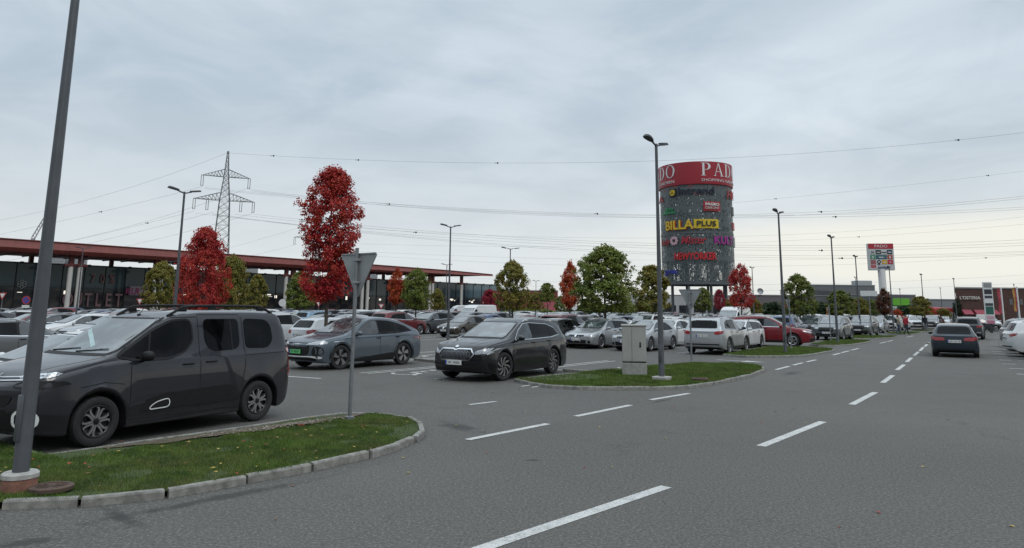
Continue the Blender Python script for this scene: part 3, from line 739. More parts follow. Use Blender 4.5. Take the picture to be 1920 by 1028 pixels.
        S = spec('mpv'); S.update(L=5.6, W=2.0, wb=3.5, fo=.98, r=.345, rw=.86, top=[(0, .9), (.06, 1.05), (.3, 1.15), (.75, 1.28), (.9, 1.36), (1.55, 1.95), (1.8, 2.2), (2.2, 2.35), (5.2, 2.38), (5.45, 2.34), (5.54, 2.1), (5.58, 1.4), (5.6, 1.2)],
            belt=[(0, .8), (.2, .98), (.7, 1.15), (1.4, 1.25), (5.6, 1.3)], win=[[(1.0, 1.30), (1.9, 1.30), (1.9, 1.85), (1.55, 1.82)]], wscr=[(-.82, 1.38), (.82, 1.38), (.74, 1.95), (-.74, 1.95)], rwin=[(-.6, 1.4), (.6, 1.4), (.6, 1.9), (-.6, 1.9)],
            seams=[[(1.0, 1.2), (1.0, .5)], [(1.98, 2.0), (1.98, .4)], [(2.05, 2.1), (3.3, 2.1), (3.3, .4)]], clad=[], rails=None, hoodseam=[], handles=[(1.8, 1.1)], mir=(1.15, 1.35), wtrim=None,
            hl=[(.55, .95), (.6, 1.12), (.95, 1.15), (.95, .98)], tl=[(.86, .9), (.86, 1.5), (.99, 1.5), (.99, .9)], fdark=[[(-.7, .3), (.7, .3), (.6, .6), (-.6, .6)]], rim='small')
    if kind not in ('mpv', 'van'): S['dlo'] = dlo(S)
    return S
# extras on the three foreground cars
def van_extra(add, T, S):
    hw = S['W'] / 2; L = S['L']
    for s in (1, -1):
        def ring(b, s=s): ribbon(b, T, chaikin([(s * .60, .34), (s * .60, .54), (s * .80, .55), (s * .84, .46), (s * .82, .33)], 2), 'front', .035, .014, close=True)
        add('fog_lamp_surround', ring, [WHITEP])
        def cs(b, s=s): ribbon(b, T, chaikin(X(S, [(1.62, .41), (1.72, .50), (1.92, .545), (1.97, .52), (1.97, .42)]), 2), 'side', .015, .016, sgn=s, close=True)
        add('side_trim', cs, [WHITEP])
        [add('window_divider', lambda b, s=s, ln=ln: ribbon(b, T, X(S, ln), 'side', .03, .010, sgn=s), [PLAST]) for ln in ([(3.12, 1.20), (3.12, 1.66)], [(1.60, 1.12), (1.66, 1.50)])]
        def wf(b, s=s):
            for w_ in S['win'][:1]: ribbon(b, T, chaikin(X(S, w_), 2), 'side', .03, .011, sgn=s, close=True)
        add('window_seal', wf, [PLAST])
    def strip(b):
        for zz in (.945, .905):
            ribbon(b, T, [(-.84, zz + .06), (-.6, zz + .02), (-.2, zz), (.2, zz), (.6, zz + .02), (.84, zz + .06)], 'front', .014, .012)
        for s in (1, -1): ribbon(b, T, [(s * .0, .93), (s * .10, .985)], 'front', .016, .014)
    add('front_trim', strip, [CHROME])
    def ant(b):
        h = T.ray_cast(Vector((L / 2 - 1.98, 0, 4)), Vector((0, 0, -1)))[0]
        lathe(b, [(.035, 0), (.03, .012), (.008, .02)], 10, mat4=Matrix.Translation(h)); bar(b, h + Vector((0, 0, .01)), h + Vector((-.12, 0, .16)), .006, seg=6)
    add('aerial', ant, [PLAST])
    def wip(b):
        for y0, y1 in ((-.62, .0), (.05, .62)):
            p = [T.ray_cast(Vector((5, y, z)), Vector((-1, 0, 0)))[0] for y, z in ((y0, 1.23), ((y0 + y1) / 2, 1.25), (y1, 1.275))]
            for a, c in zip(p, p[1:]): bar(b, a + Vector((.02, 0, .01)), c + Vector((.02, 0, .01)), .008)
    add('wiper', wip, [PLAST])
    def inner(b):   # pale sheet lying on the dashboard behind the glass
        ribbon(b, T, [(-.58, 1.52), (-.2, 1.42), (.20, 1.30)], 'front', .035, .0095)
    add('paper_strip', inner, [mat('dash_paper', (.30, .40, .40), .5)])
def emblem_extra(kind):
    def fn(add, T, S):
        def em(b):
            if kind == 'rings':
                for k in range(4):
                    c = (-.12 + .08 * k, .74)
                    ribbon(b, T, [(c[0] + .048 * math.cos(t * .5236), c[1] + .048 * math.sin(t * .5236)) for t in range(12)], 'front', .013, .02, close=True)
            elif kind == 'disc':
                patch(b, T, [(.055 * math.cos(t * .628), S.get('emz', .63) + .055 * math.sin(t * .628)) for t in range(10)], 'front', .02, 0, 0, st=.2)
        add('emblem', em, [CHROME])
        if kind == 'rings':
            add('lower_lip', lambda b: [patch(b, T, p, 'front', .012, 0, 1) for p in ([(-.86, .34), (-.55, .40), (.55, .40), (.86, .34), (.86, .42), (.55, .425), (-.55, .425), (-.86, .42)],)], [WHITEP])
    return fn
def sk_extra(add, T, S):
    def slats(b):
        for k in range(-11, 12):
            y = k * .042; top_ = .815 if abs(k) < 10 else .77; bot = .575 if abs(k) < 9 else .64
            ribbon(b, T, [(y, bot), (y, top_)], 'front', .012, .018)
    add('grille_bars', slats, [mat('satin_bar', (.20, .20, .22), .3, .8)])
    add('emblem', lambda b: patch(b, T, [(.055 * math.cos(t * .628), .90 + .028 * math.sin(t * .628)) for t in range(10)], 'front', .02, 0, 0, st=.2), [CHROME])
    for s in (1, -1): add('lamp_bar', lambda b, s=s: ribbon(b, T, [(s * .62, .79), (s * .80, .84), (s * .93, .86), (s * .89, .77), (s * .85, .71)], 'front', .016, .015), [mat('pale_lamp', (.5, .52, .55), .2)])
def q4_lamp(add, T, S):
    for s in (1, -1): add('lamp_bar', lambda b, s=s: ribbon(b, T, [(s * .48, .79), (s * .75, .845), (s * .93, .885), (s * .93, .85), (s * .78, .80), (s * .6, .78)], 'front', .026, .015), [mat('pale_lamp', (.5, .52, .55), .2)])
# ---------------------------------------------------------------- ground, road, markings
def ground_mat(name, lo, hi, speck=.5, wear=1., seed=0., stains=()):
    t = NT(name); co = t.coord(); co0 = co; mp = t.n.new('ShaderNodeMapping'); mp.inputs['Location'].default_value = (seed, seed * .3, 0); t.L(co, mp.inputs[0]); co = mp.outputs[0]
    big = t.noise(co, .12, 5, .6); mid = t.noise(co, .9, 6, .65); fine = t.noise(co, 38, 3, .7); st = t.vor(co, 95)
    c = t.ramp(t.mul(t.mul(big, .55), t.mul(mid, .45), 'ADD'), [(.36, lo), (.62, hi)])
    c = t.mix(t.mul(t.ramp(fine, [(.36, 1.), (.62, 0.)]), .5), c, tuple(v * .55 for v in lo))
    c = t.mix(t.mul(t.ramp(st, [(.10, 1.), (.30, 0.)]), speck), c, (.26, .25, .235))
    mott = t.noise(co, 24, 6, .85); c = t.mix(t.mul(t.ramp(mott, [(.40, 1.), (.58, 0.)]), .65), c, tuple(v * .55 for v in lo))
    pale = t.noise(co, 33, 4, .85); c = t.mix(t.mul(t.ramp(pale, [(.52, 0.), (.64, 1.)]), .7), c, tuple(v * 1.9 for v in hi))
    for cx, cy, rx, ry, rot in stains:
        m_ = t.n.new('ShaderNodeMapping'); m_.vector_type = 'TEXTURE'; m_.inputs['Location'].default_value = (cx, cy, 0); m_.inputs['Rotation'].default_value = (0, 0, rot); m_.inputs['Scale'].default_value = (rx, ry, 1); t.L(co0, m_.inputs[0])
        ln = t.n.new('ShaderNodeVectorMath'); ln.operation = 'LENGTH'; t.L(m_.outputs[0], ln.inputs[0])
        q = t.mul(ln.outputs['Value'], t.mul(t.noise(co, 4.5, 5, .7), 2.2), 'ADD')
        c = t.mix(t.mul(t.ramp(t.mul(q, .4), [(.58, 1.), (.80, 0.)]), .75), c, tuple(v * .35 for v in lo))
    ck = t.n.new('ShaderNodeTexVoronoi'); ck.feature = 'DISTANCE_TO_EDGE'; ck.inputs['Scale'].default_value = .16
    wv = t.n.new('ShaderNodeVectorMath'); wv.operation = 'ADD'; nz = t.n.new('ShaderNodeTexNoise'); nz.inputs['Scale'].default_value = 1.6; nz.inputs['Detail'].default_value = 6; t.L(co, nz.inputs[0]); t.L(co, wv.inputs[0]); t.L(nz.outputs[1], wv.inputs[1]); t.L(wv.outputs[0], ck.inputs[0])
    c = t.mix(t.mul(t.mul(t.ramp(ck.outputs[0], [(.0, 1.), (.0022, 0.)]), t.ramp(big, [(.50, 0.), (.60, 1.)])), .4), c, tuple(v * .3 for v in lo))
    stn = t.noise(co, .45, 7, .75)
    c = t.mix(t.mul(t.ramp(stn, [(.58, 0.), (.70, 1.)]), .35 * wear), c, tuple(v * .5 for v in lo))
    t.set(Base_Color=c, Roughness=t.ramp(mid, [(.3, .72), (.7, .92)]), Specular_IOR_Level=.35)
    t.bump(fine, .45, .004)
    return t.m
def stain(px, py, rx, ry, qx, qy):
    a, b = gnd(px, py), gnd(qx, qy); return (a.x, a.y, rx, ry, math.atan2(b.y - a.y, b.x - a.x))
STAINS = [stain(225, 968, .55, .11, 260, 990), stain(40, 1018, .35, .12, 80, 1012), stain(1000, 863, .15, .08, 1030, 863), stain(400, 935, 1.5, .14, 560, 905), stain(860, 800, .8, .3, 900, 812), stain(1485, 700, 1.1, .3, 1440, 712), stain(1240, 752, .7, .1, 1290, 741)]
LOT = ground_mat('lot_asphalt', (.068, .064, .058), (.116, .110, .101), .30, 1., 0., STAINS)
ROAD = ground_mat('road_asphalt', (.070, .066, .059), (.118, .111, .101), .42, 1.2, 31., STAINS)
FIELD = mat('field_grass', (.06, .08, .03), .95, var=.3, sc_=.05)
def sheet(name, poly, z, m, kind='structure', step=None):
    bm = bmesh.new(); f = bm.faces.new([bm.verts.new((x, y, z)) for x, y in poly])
    bm.normal_update()
    if f.normal.z < 0: f.normal_flip()
    return tag(place(name, bm, [m]), kind=kind)
sheet('ground', [(-1500, -300), (1500, -300), (1500, 2500), (-1500, 2500)], -.012, FIELD)
sheet('parking_lot', [(-260, -60), (260, -60), (340, 330), (-260, 330)], -.004, LOT)
# rows run along u (the way the cars point), v counts away from the road
UA = R(35.5); UD = Vector((math.sin(UA), math.cos(UA))); VD = Vector((-math.cos(UA), math.sin(UA)))
def uv(u, v): p = UD * u + VD * v; return p.x, p.y
# the road follows a gentle left-hand curve
LEFT = [(-7.5, 0.5), (-4.0, 5.6), (0, 11.96), (1.79, 14.54), (3.58, 16.94), (9.35, 25.79), (11.72, 29.23), (15.46, 35.48), (21.6, 45.2), (30.5, 58.5), (40, 71.5), (52, 87), (70, 109), (95, 140)]
CENT = [(-3.2, 1.6), (.62, 7.21), (4.44, 11.97), (7.92, 16.99), (10.96, 21.87), (13.79, 26.57), (16.39, 30.8), (19.09, 35.22), (21.94, 39.92), (27.5, 49.), (35, 60.5), (44, 73.5), (56, 89.5), (74, 112)]
RIGHT = [(4.5, 0), (9.6, 10.8), (13.2, 18.2), (15.99, 23.63), (17.8, 26.82), (19.4, 29.68), (22.93, 35.41), (25.39, 39.49), (30.6, 47.78), (37.5, 58.), (46, 70.5), (57.5, 86), (74, 106), (99, 137)]
bm = bmesh.new()
prev = None
for a, b in zip(LEFT, RIGHT):
    cur = (bm.verts.new((a[0], a[1], 0)), bm.verts.new((b[0], b[1], 0)))
    if prev: bm.faces.new((prev[0], prev[1], cur[1], cur[0]))
    prev = cur
bm.normal_update()
for f in bm.faces:
    if f.normal.z < 0: f.normal_flip()
tag(place('road', bm, [ROAD]), kind='structure')
def mk():
    t = NT('road_marking'); co = t.coord(); n = t.noise(co, 55, 5, .7); n2 = t.noise(co, 5, 5, .7)
    t.set(Base_Color=t.mix(t.ramp(t.mul(t.mul(n, .65), t.mul(n2, .35), 'ADD'), [(.38, .9), (.52, 0.)]), (.48, .48, .46), (.13, .13, .125)), Roughness=.75)
    return t.m
MARK = mk()
def path(P):
    D = [0]
    for a, b in zip(P, P[1:]): D.append(D[-1] + math.hypot(b[0] - a[0], b[1] - a[1]))
    def at(s):
        for i in range(len(D) - 1):
            if s <= D[i + 1] or i == len(D) - 2:
                t = (s - D[i]) / (D[i + 1] - D[i]); a, b = P[i], P[i + 1]
                return Vector((a[0] + (b[0] - a[0]) * t, a[1] + (b[1] - a[1]) * t))
    return at, D
def strip(bm, a, b, w, z=.004):
    d = (b - a).normalized() * w / 2; n = Vector((-d.y, d.x))
    bm.faces.new([bm.verts.new((*p, z)) for p in (a - n, b - n, b + n, a + n)])
def dashes(P, s0, period, ln, n, w):
    at, D = path(P); bm = bmesh.new()
    for k in range(n):
        s = s0 + k * period
        if s + ln > D[-1]: break
        strip(bm, at(s), at(s + ln), w)
    bm.normal_update()
    for f in bm.faces:
        if f.normal.z < 0: f.normal_flip()
    return bm
# centres of the dashes lie on the measured points
_, DC = path(CENT)
bm = dashes(CENT, DC[8] + 7.5, 5.93, 3.0, 18, .14)
for q in ((880, 1037, 1249, 913), (1427, 837, 1543, 791), (1597, 759, 1641, 736), (1655, 718, 1674, 704), (1682, 694, 1695, 684), (1700, 679, 1709, 671), (1714, 667, 1722, 660), (1725, 658, 1731, 651.5), (1734, 650, 1741, 643.5)):
    strip(bm, gnd(q[0], q[1]).xy, gnd(q[2], q[3]).xy, .14)
bm.normal_update()
for f in bm.faces:
    if f.normal.z < 0: f.normal_flip()
tag(place('road_markings', bm, [MARK]), kind='structure')
_, DL = path(LEFT)
tag(place('road_markings', dashes(LEFT, DL[2] - 1.2 - 6.0, 3.03, 1.95, 0, .12), [MARK]), kind='structure')
bm = bmesh.new(); atL, DL = path(LEFT)
for px0, py0, px1, py1 in ((876, 825, 1027, 795), (1080, 781, 1182, 760), (1220, 750, 1292, 738), (1455, 693.5, 1480, 687), (1487, 685, 1505, 680.5), (1512, 679, 1530, 675), (1562, 666, 1575, 662.5), (1578, 661.6, 1592, 658), (1596, 657, 1610, 653.6), (1650, 644, 1662, 641.3), (1664, 640.8, 1674, 638.6), (1700, 632.5, 1712, 630.2)):
    strip(bm, gnd(px0, py0).xy, gnd(px1, py1).xy, .13)
# bay lines of the rows near the camera, each a pair of thin stripes
def bay(u0, u1, v, gap=.16, w=.09):
    for s in (-1, 1): strip(bm, Vector(uv(u0, v + s * gap)), Vector(uv(u1, v + s * gap)), w, .002)
for n in range(0, 16):
    for c in (20.5, 37, 53.5):
        v = 13.45 + 2.9 * n - 2.9
        bay(c - 5.0, c - .25, v); bay(c + .25, c + 5.0, v)
for n in range(2, 9):
    v = 11.4 + 2.9 * n; bay(-.6, 3.7, v); bay(4.3, 9, v)
for c in (20.5, 37, 53.5): strip(bm, Vector(uv(c, 9.9)), Vector(uv(c, 56)), .09, .002)
strip(bm, gnd(540, 706).xy, gnd(602, 710).xy, .12, .002)
strip(bm, gnd(880, 759).xy, gnd(930, 753).xy, .10, .002)
# marks on the right hand bays
atR, DR = path(RIGHT)
s = DR[3] - 5.
while s < DR[-1] - 30:
    p = atR(s); q = Vector((math.sin(R(110)), math.cos(R(110)))); strip(bm, p + q * .7, p + q * 5.6, .10, .002); strip(bm, p, p + q * .45, .16, .006); s += 2.75
def arrow(c, d, L=1.4):
    n = Vector((-d.y, d.x)); strip(bm, c - d * L, c + d * .2, .14, .003)
    bm.faces.new([bm.verts.new((*p, .003)) for p in (c + d * .2 - n * .32, c + d * 1.1, c + d * .2 + n * .32)])
arrow(gnd(1385, 677).xy, (gnd(1405, 678).xy - gnd(1330, 674).xy).normalized(), .9)
def wheelchair(c, d):
    n = Vector((-d.y, d.x)); P = lambda a, b: c + d * a + n * b
    k = 14
    for i in range(int(k * .72)):
        a0, a1 = R(100 + i * 360 / k), R(100 + (i + 1) * 360 / k)
        strip(bm, P(-.35 + .38 * math.cos(a0), .38 * math.sin(a0)), P(-.35 + .38 * math.cos(a1), .38 * math.sin(a1)), .10, .003)
    for a, b in (((.75, .12), (.0, .1)), ((.0, .1), (-.02, -.35)), ((-.02, -.35), (-.55, -.5)), ((.38, .12), (.36, -.25)), ((-.55, -.5), (-.6, -.68))): strip(bm, P(*a), P(*b), .10, .0035)
    bm.faces.new([bm.verts.new((*P(1.0 + .13 * math.cos(t * .785), .12 + .13 * math.sin(t * .785)), .003)) for t in range(8)])
for px_, py_ in ((775, 699), (792, 667), (1190, 689), (1320, 676)):
    if px_ != 1320: wheelchair(gnd(px_, py_).xy, UD)
bm.normal_update()
for f in bm.faces:
    if f.normal.z < 0: f.normal_flip()
tag(place('parking_markings', bm, [MARK]), kind='structure')
# oily patches and a repaired strip in the near lane
def blob(c, rx, ry, rot, seed, z=.0015):
    rnd = random.Random(seed); P = []
    for i in range(26):
        t = 2 * math.pi * i / 26; k = .6 + .7 * noise.noise(Vector((math.cos(t) * 1.7, math.sin(t) * 1.7, seed)))
        x, y = rx * k * math.cos(t), ry * k * math.sin(t)
        P.append((c.x + x * math.cos(rot) - y * math.sin(rot), c.y + x * math.sin(rot) + y * math.cos(rot)))
    return P

# ---------------------------------------------------------------- kerbed grass islands
def resample(P, step, closed=True):
    Q = P + [P[0]] if closed else P; out = []
    for a, b in zip(Q, Q[1:]):
        L = math.hypot(b[0] - a[0], b[1] - a[1]); k = max(1, round(L / step))
        out += [(a[0] + (b[0] - a[0]) * t / k, a[1] + (b[1] - a[1]) * t / k) for t in range(k)]
    if not closed: out.append(P[-1])
    return out
KERB = mat('kerb_stone', (.20, .193, .175), .9, var=.4, sc_=9, bump=.5)
SOIL = mat('soil', (.095, .070, .050), .95, var=.35, sc_=8, bump=.8)
def grass_mat():
    t = NT('grass_blades'); g = t.n.new('ShaderNodeNewGeometry'); co = t.coord(); n = t.noise(co, .8, 5, .6)
    c = t.ramp(g.outputs['Random Per Island'], [(0, (.045, .105, .012)), (.5, (.078, .155, .018)), (.86, (.13, .19, .03)), (1, (.21, .19, .08))])
    c = t.mix(t.ramp(n, [(.40, 0.), (.66, .8)]), c, (.115, .115, .035)); n3 = t.noise(co, 2.6, 4, .7); c = t.mix(t.ramp(n3, [(.38, .65), (.56, 0.)]), c, (.022, .050, .008))
    t.set(Base_Color=c, Roughness=.7, Specular_IOR_Level=.25); return t.m
GRASSM = grass_mat()
TURF = None
def turf_mat():
    t = NT('turf_soil'); co = t.coord(); n = t.noise(co, 1.3, 6, .65); f = t.noise(co, 45, 3, .7)
    c = t.ramp(n, [(.36, (.035, .058, .014)), (.60, (.055, .080, .020)), (.76, (.085, .072, .040))])
    t.set(Base_Color=t.mix(t.ramp(f, [(.35, .6), (.6, 0.)]), c, (.02, .022, .01)), Roughness=.95); t.bump(f, .9, .02); return t.m
TURF = turf_mat()
def island(P, stones=1.0, density=900, bh=.05, gaps=None, bare=lambda x, y: 0, seed=1):
    P = [tuple(p) for p in P]
    area = sum(P[i][0] * P[(i + 1) % len(P)][1] - P[(i + 1) % len(P)][0] * P[i][1] for i in range(len(P)))
    if area < 0: P = P[::-1]
    rnd = random.Random(seed)
    # inner outline: straight inset towards the middle of each corner
    n = len(P); IN = []
    for i in range(n):
        a, b, c = Vector(P[i - 1]), Vector(P[i]), Vector(P[(i + 1) % n])
        d1 = (b - a).normalized(); d2 = (c - b).normalized(); nn = Vector((-d1.y - d2.y, d1.x + d2.x)); nn.normalize()
        IN.append(b + nn * .085)
    bm = bmesh.new()
    for i in range(n):
        a, b = Vector(P[i]), Vector(P[(i + 1) % n]); ai, bi = IN[i], IN[(i + 1) % n]
        L = (b - a).length; k = max(1, round(L / stones))
        for t in range(k):
            g = (.012 if k * stones else .01); t0, t1 = t / k + g / L * .5, (t + 1) / k - g / L * .5
            mid = a.lerp(b, (t + .5) / k)
            if gaps and gaps(mid): t1 -= .028 / L
            else: t0, t1 = t / k + .002 / L, (t + 1) / k - .002 / L
            j = rnd.uniform(-.006, .006) + (rnd.uniform(-.022, .022) if gaps and gaps(mid) else 0); h = .082 + rnd.uniform(-.008, .008)
            nrm = (ai - a).normalized() * j
            o0, o1 = a.lerp(b, t0) + nrm, a.lerp(b, t1) + nrm; i0, i1 = ai.lerp(bi, t0) + nrm, ai.lerp(bi, t1) + nrm
            ch = .018
            def lerp2(p, q, s): return p + (q - p) * s
            prof = lambda o, i_: [(*o, -.02), (*o, h - ch), (*lerp2(o, i_, .12), h), (*lerp2(o, i_, .94), h + .002), (*i_, h - .008), (*i_, -.02)]
            A = [bm.verts.new(p) for p in prof(o0, i0)]; B = [bm.verts.new(p) for p in prof(o1, i1)]
            for q in range(5): bm.faces.new((A[q], B[q], B[q + 1], A[q + 1]))
            bm.faces.new(A); bm.faces.new(B[::-1])
    bmesh.ops.recalc_face_normals(bm, faces=bm.faces)
    tag(place('kerb', bm, [KERB]), kind='structure')
    # soil sheet with a low hump
    D = [Vector(p) for p in resample([tuple(p.lerp(Vector(q), .6)) for p, q in zip(IN, P)], .35)]; Dt = [tuple(p) for p in D]; pts = list(D)
    x0, x1 = min(p.x for p in D), max(p.x for p in D); y0, y1 = min(p.y for p in D), max(p.y for p in D)
    st = .35; y = y0
    while y < y1:
        x = x0
        while x < x1:
            if inside(Dt, x, y) and min((p.x - x) ** 2 + (p.y - y) ** 2 for p in D) > .04: pts.append(Vector((x, y)))
            x += st
        y += st
    vs, _, fs, *_ = geometry.delaunay_2d_cdt(pts, [], [list(range(len(D)))], 1, 1e-5)
    def hz(x, y): return .066 + .035 * noise.noise(Vector((x * .9, y * .9, 3)))
    me = pd('turf', [(v.x, v.y, hz(v.x, v.y)) for v in vs], [list(f) for f in fs], [TURF], 180); tag(link('turf', me), kind='structure')
    # blades
    V, F = [], []; cnt = int(density * abs(area) / 2)
    while cnt > 0:
        x, y = rnd.uniform(x0, x1), rnd.uniform(y0, y1); cnt -= 1 * (abs(area) / 2) / ((x1 - x0) * (y1 - y0))
        if not inside(Dt, x, y) or rnd.random() < bare(x, y): continue
        if noise.noise(Vector((x * 2.3, y * 2.3, 9))) < -.38 and rnd.random() < .7: continue
        z = hz(x, y); h = bh * rnd.uniform(.5, 1.25); a = rnd.uniform(0, 6.283); w_ = bh * .09 + .001; lean = rnd.uniform(.1, .8) * h; b = rnd.uniform(0, 6.283)
        c_, s_ = math.cos(a) * w_, math.sin(a) * w_; i0 = len(V)
        V += [(x - c_, y - s_, z - .01), (x + c_, y + s_, z - .01), (x + lean * math.cos(b), y + lean * math.sin(b), z + h)]; F.append((i0, i0 + 1, i0 + 2))
    tag(link('grass', pd('grass', V, F, [GRASSM])), kind='stuff')
def curve(P, step=.5):
    """smooth closed outline through the points (Catmull-Rom)"""
    out = []; n = len(P)
    for i in range(n):
        p0, p1, p2, p3 = (Vector(P[(i + k - 1) % n]) for k in range(4))
        k = max(1, int((p2 - p1).length / step))
        for t in [j / k for j in range(k)]:
            out.append(.5 * ((2 * p1) + (-p0 + p2) * t + (2 * p0 - 5 * p1 + 4 * p2 - p3) * t * t + (-p0 + 3 * p1 - 3 * p2 + p3) * t ** 3))
    return out
G = lambda *a: [tuple(gnd(x, y).xy) for x, y in a]
nearP = G((85, 864), (440, 812), (560, 793), (640, 783), (690, 781), (735, 784), (770, 790), (793, 803), (797, 816), (781, 830), (750, 843), (697, 859), (590, 884), (466, 907), (315, 934), (150, 951), (0, 957))
nearP += [(-7.4, 6.9), (-11, 7.4), (-11.2, 12.4)] + G((2, 838))
def near_bare(x, y):
    p = Vector((x, y)); a = Vector(nearP[0]); b = Vector(nearP[3]); d = (b - a).normalized(); n_ = abs((p - a).x * d.y - (p - a).y * d.x)
    t = (p - a).dot(d); k = 0
    if n_ < .42 + .25 * noise.noise(Vector((x * 2, y * 2, 1))) and t > 0: k = .93
    c = Vector(nearP[8]); 
    if (p - c).length < .62 + .3 * noise.noise(Vector((x * 3, y * 3, 7))): k = .8
    return k
island(nearP, 1.0, 6500, .034, gaps=lambda m: m.y < 11.3 and m.x > -8 and (m - Vector(nearP[0])).length > 1.2 and (m - Vector(nearP[1])).length > 1.4, bare=near_bare, seed=3)
isl2 = G((964, 716), (1010, 710), (1100, 702), (1140, 699), (1190, 692), (1235, 689), (1300, 684), (1370, 684.5), (1410, 687), (1432, 691.5), (1434, 697), (1405, 708), (1380, 714), (1340, 722), (1290, 729), (1220, 732), (1150, 732), (1090, 731), (1030, 728), (990, 722))
def b2(x, y):
    p = Vector((x, y)); return .85 if (p - gnd(1040, 711).xy).length < 1.3 else 0
island(isl2, 1.0, 2600, .06, bare=b2, seed=4)
island(G((1355, 668), (1400, 659), (1440, 652), (1500, 652.5), (1540, 655), (1563, 657.5), (1563, 660), (1535, 665), (1510, 669), (1470, 671), (1400, 671)), 1.0, 1300, .06, seed=5)
island(G((1517, 648), (1540, 643), (1560, 640), (1600, 639), (1625, 639.5), (1635, 641), (1625, 644), (1600, 648), (1570, 650), (1535, 650)), 1.2, 700, .07, seed=6)
island(G((1572, 635), (1590, 631.5), (1640, 631), (1675, 631.5), (1685, 632.7), (1672, 634.5), (1640, 636.3), (1600, 636.5)), 1.2, 500, .08, seed=7)
island(G((1660, 625), (1690, 624), (1720, 625), (1728, 626.3), (1715, 627.6), (1690, 628.3), (1665, 627.3)), 1.4, 400, .08, seed=8)
island(G((1708, 621.5), (1740, 620.2), (1752, 621.3), (1740, 622.8), (1715, 623)), 1.6, 300, .1, seed=9)
# low kerb strips between the back-to-back bays
def bayedge(px0, py0, px1, py1):
    bm = bmesh.new(); a, b = gnd(px0, py0), gnd(px1, py1); d = (b - a); L = d.length; a_ = math.atan2(d.y, d.x)
    m = Matrix.Translation(a) @ Matrix.Rotation(a_, 4, 'Z'); k = max(1, round(L))
    for i in range(k): box(bm, i * L / k + .005, (i + 1) * L / k - .005, -.07, .07, -.02, .09, .012, mat4=m)
    tag(place('kerb', bm, [KERB]), kind='structure')
bayedge(1057, 697, 1138, 703); bayedge(1138, 703, 1166, 697); bayedge(778, 676, 826, 681)
# bare soil where the turf has worn away beside the back kerb and round the tip
def soil(P, h=.088):
    bm = bmesh.new(); vs = [bm.verts.new((x, y, h)) for x, y in P]; f = bm.faces.new(vs); bm.normal_update()
    if f.normal.z < 0: f.normal_flip()
    bmesh.ops.triangulate(bm, faces=[f]); tag(place('soil', bm, [SOIL]), kind='structure')
a, b = Vector(nearP[0]), Vector(nearP[4]); d = (b - a).normalized(); nn_ = Vector((d.y, -d.x)); S1, S2 = [], []
for k in range(41):
    t = k / 40; p = a.lerp(b, .12 + t * .84); S1.append(tuple(p + nn_ * .10)); S2.append(tuple(p + nn_ * (.16 + .30 * math.sin(t * math.pi) ** .5 * (.75 + .6 * noise.noise(Vector((t * 9, 0, 4)))))))
soil(S1 + S2[::-1])
# loose pale gravel washed up against the near kerb
bm = bmesh.new(); rnd = random.Random(4)
for k in range(260):
    t = rnd.betavariate(2.5, 2.2); a = Vector(nearP[0]); b = Vector(nearP[4]); d = (b - a).normalized(); p = a.lerp(b, .30 + t * .62) + Vector((d.y, -d.x)) * (.15 + abs(rnd.gauss(.10, .12)))
    s = rnd.uniform(.006, .02); r_ = bmesh.ops.create_icosphere(bm, subdivisions=1, radius=s)['verts']
    bmesh.ops.transform(bm, matrix=Matrix.Translation(Vector((p.x, p.y, .094))) @ Matrix.Diagonal((1, 1.3, .6, 1)), verts=r_)
tag(place('gravel', bm, [mat('pale_gravel', (.20, .175, .14), .9, var=.6, sc_=20)]), kind='stuff')

# a few fallen leaves on the near island and in the gutter
bm = bmesh.new(); rnd = random.Random(9)
for k in range(170):
    if k % 3: p = Vector((rnd.uniform(-7, -1.6), rnd.uniform(7.6, 13.2))); z = .115
    else: p = Vector((rnd.uniform(-5, 9), rnd.uniform(6.8, 22))); z = .006
    if (k % 3 and not inside(nearP, p.x, p.y)) or (k % 3 == 0 and inside(nearP, p.x, p.y)): continue
    a = rnd.uniform(0, 6.28); s = rnd.uniform(.018, .038); c_, s_ = math.cos(a) * s, math.sin(a) * s
    f = bm.faces.new([bm.verts.new(q) for q in ((p.x - c_, p.y - s_, z), (p.x + s_ * .7, p.y - c_ * .7, z + .006), (p.x + c_, p.y + s_, z + .002), (p.x - s_ * .7, p.y + c_ * .7, z + .008))]); f.material_index = rnd.randrange(3)
tag(place('fallen_leaves', bm, [mat('leaf_yellow', (.34, .25, .06), .8), mat('leaf_brown', (.14, .07, .03), .8), mat('leaf_red', (.28, .04, .02), .8)]), kind='stuff')
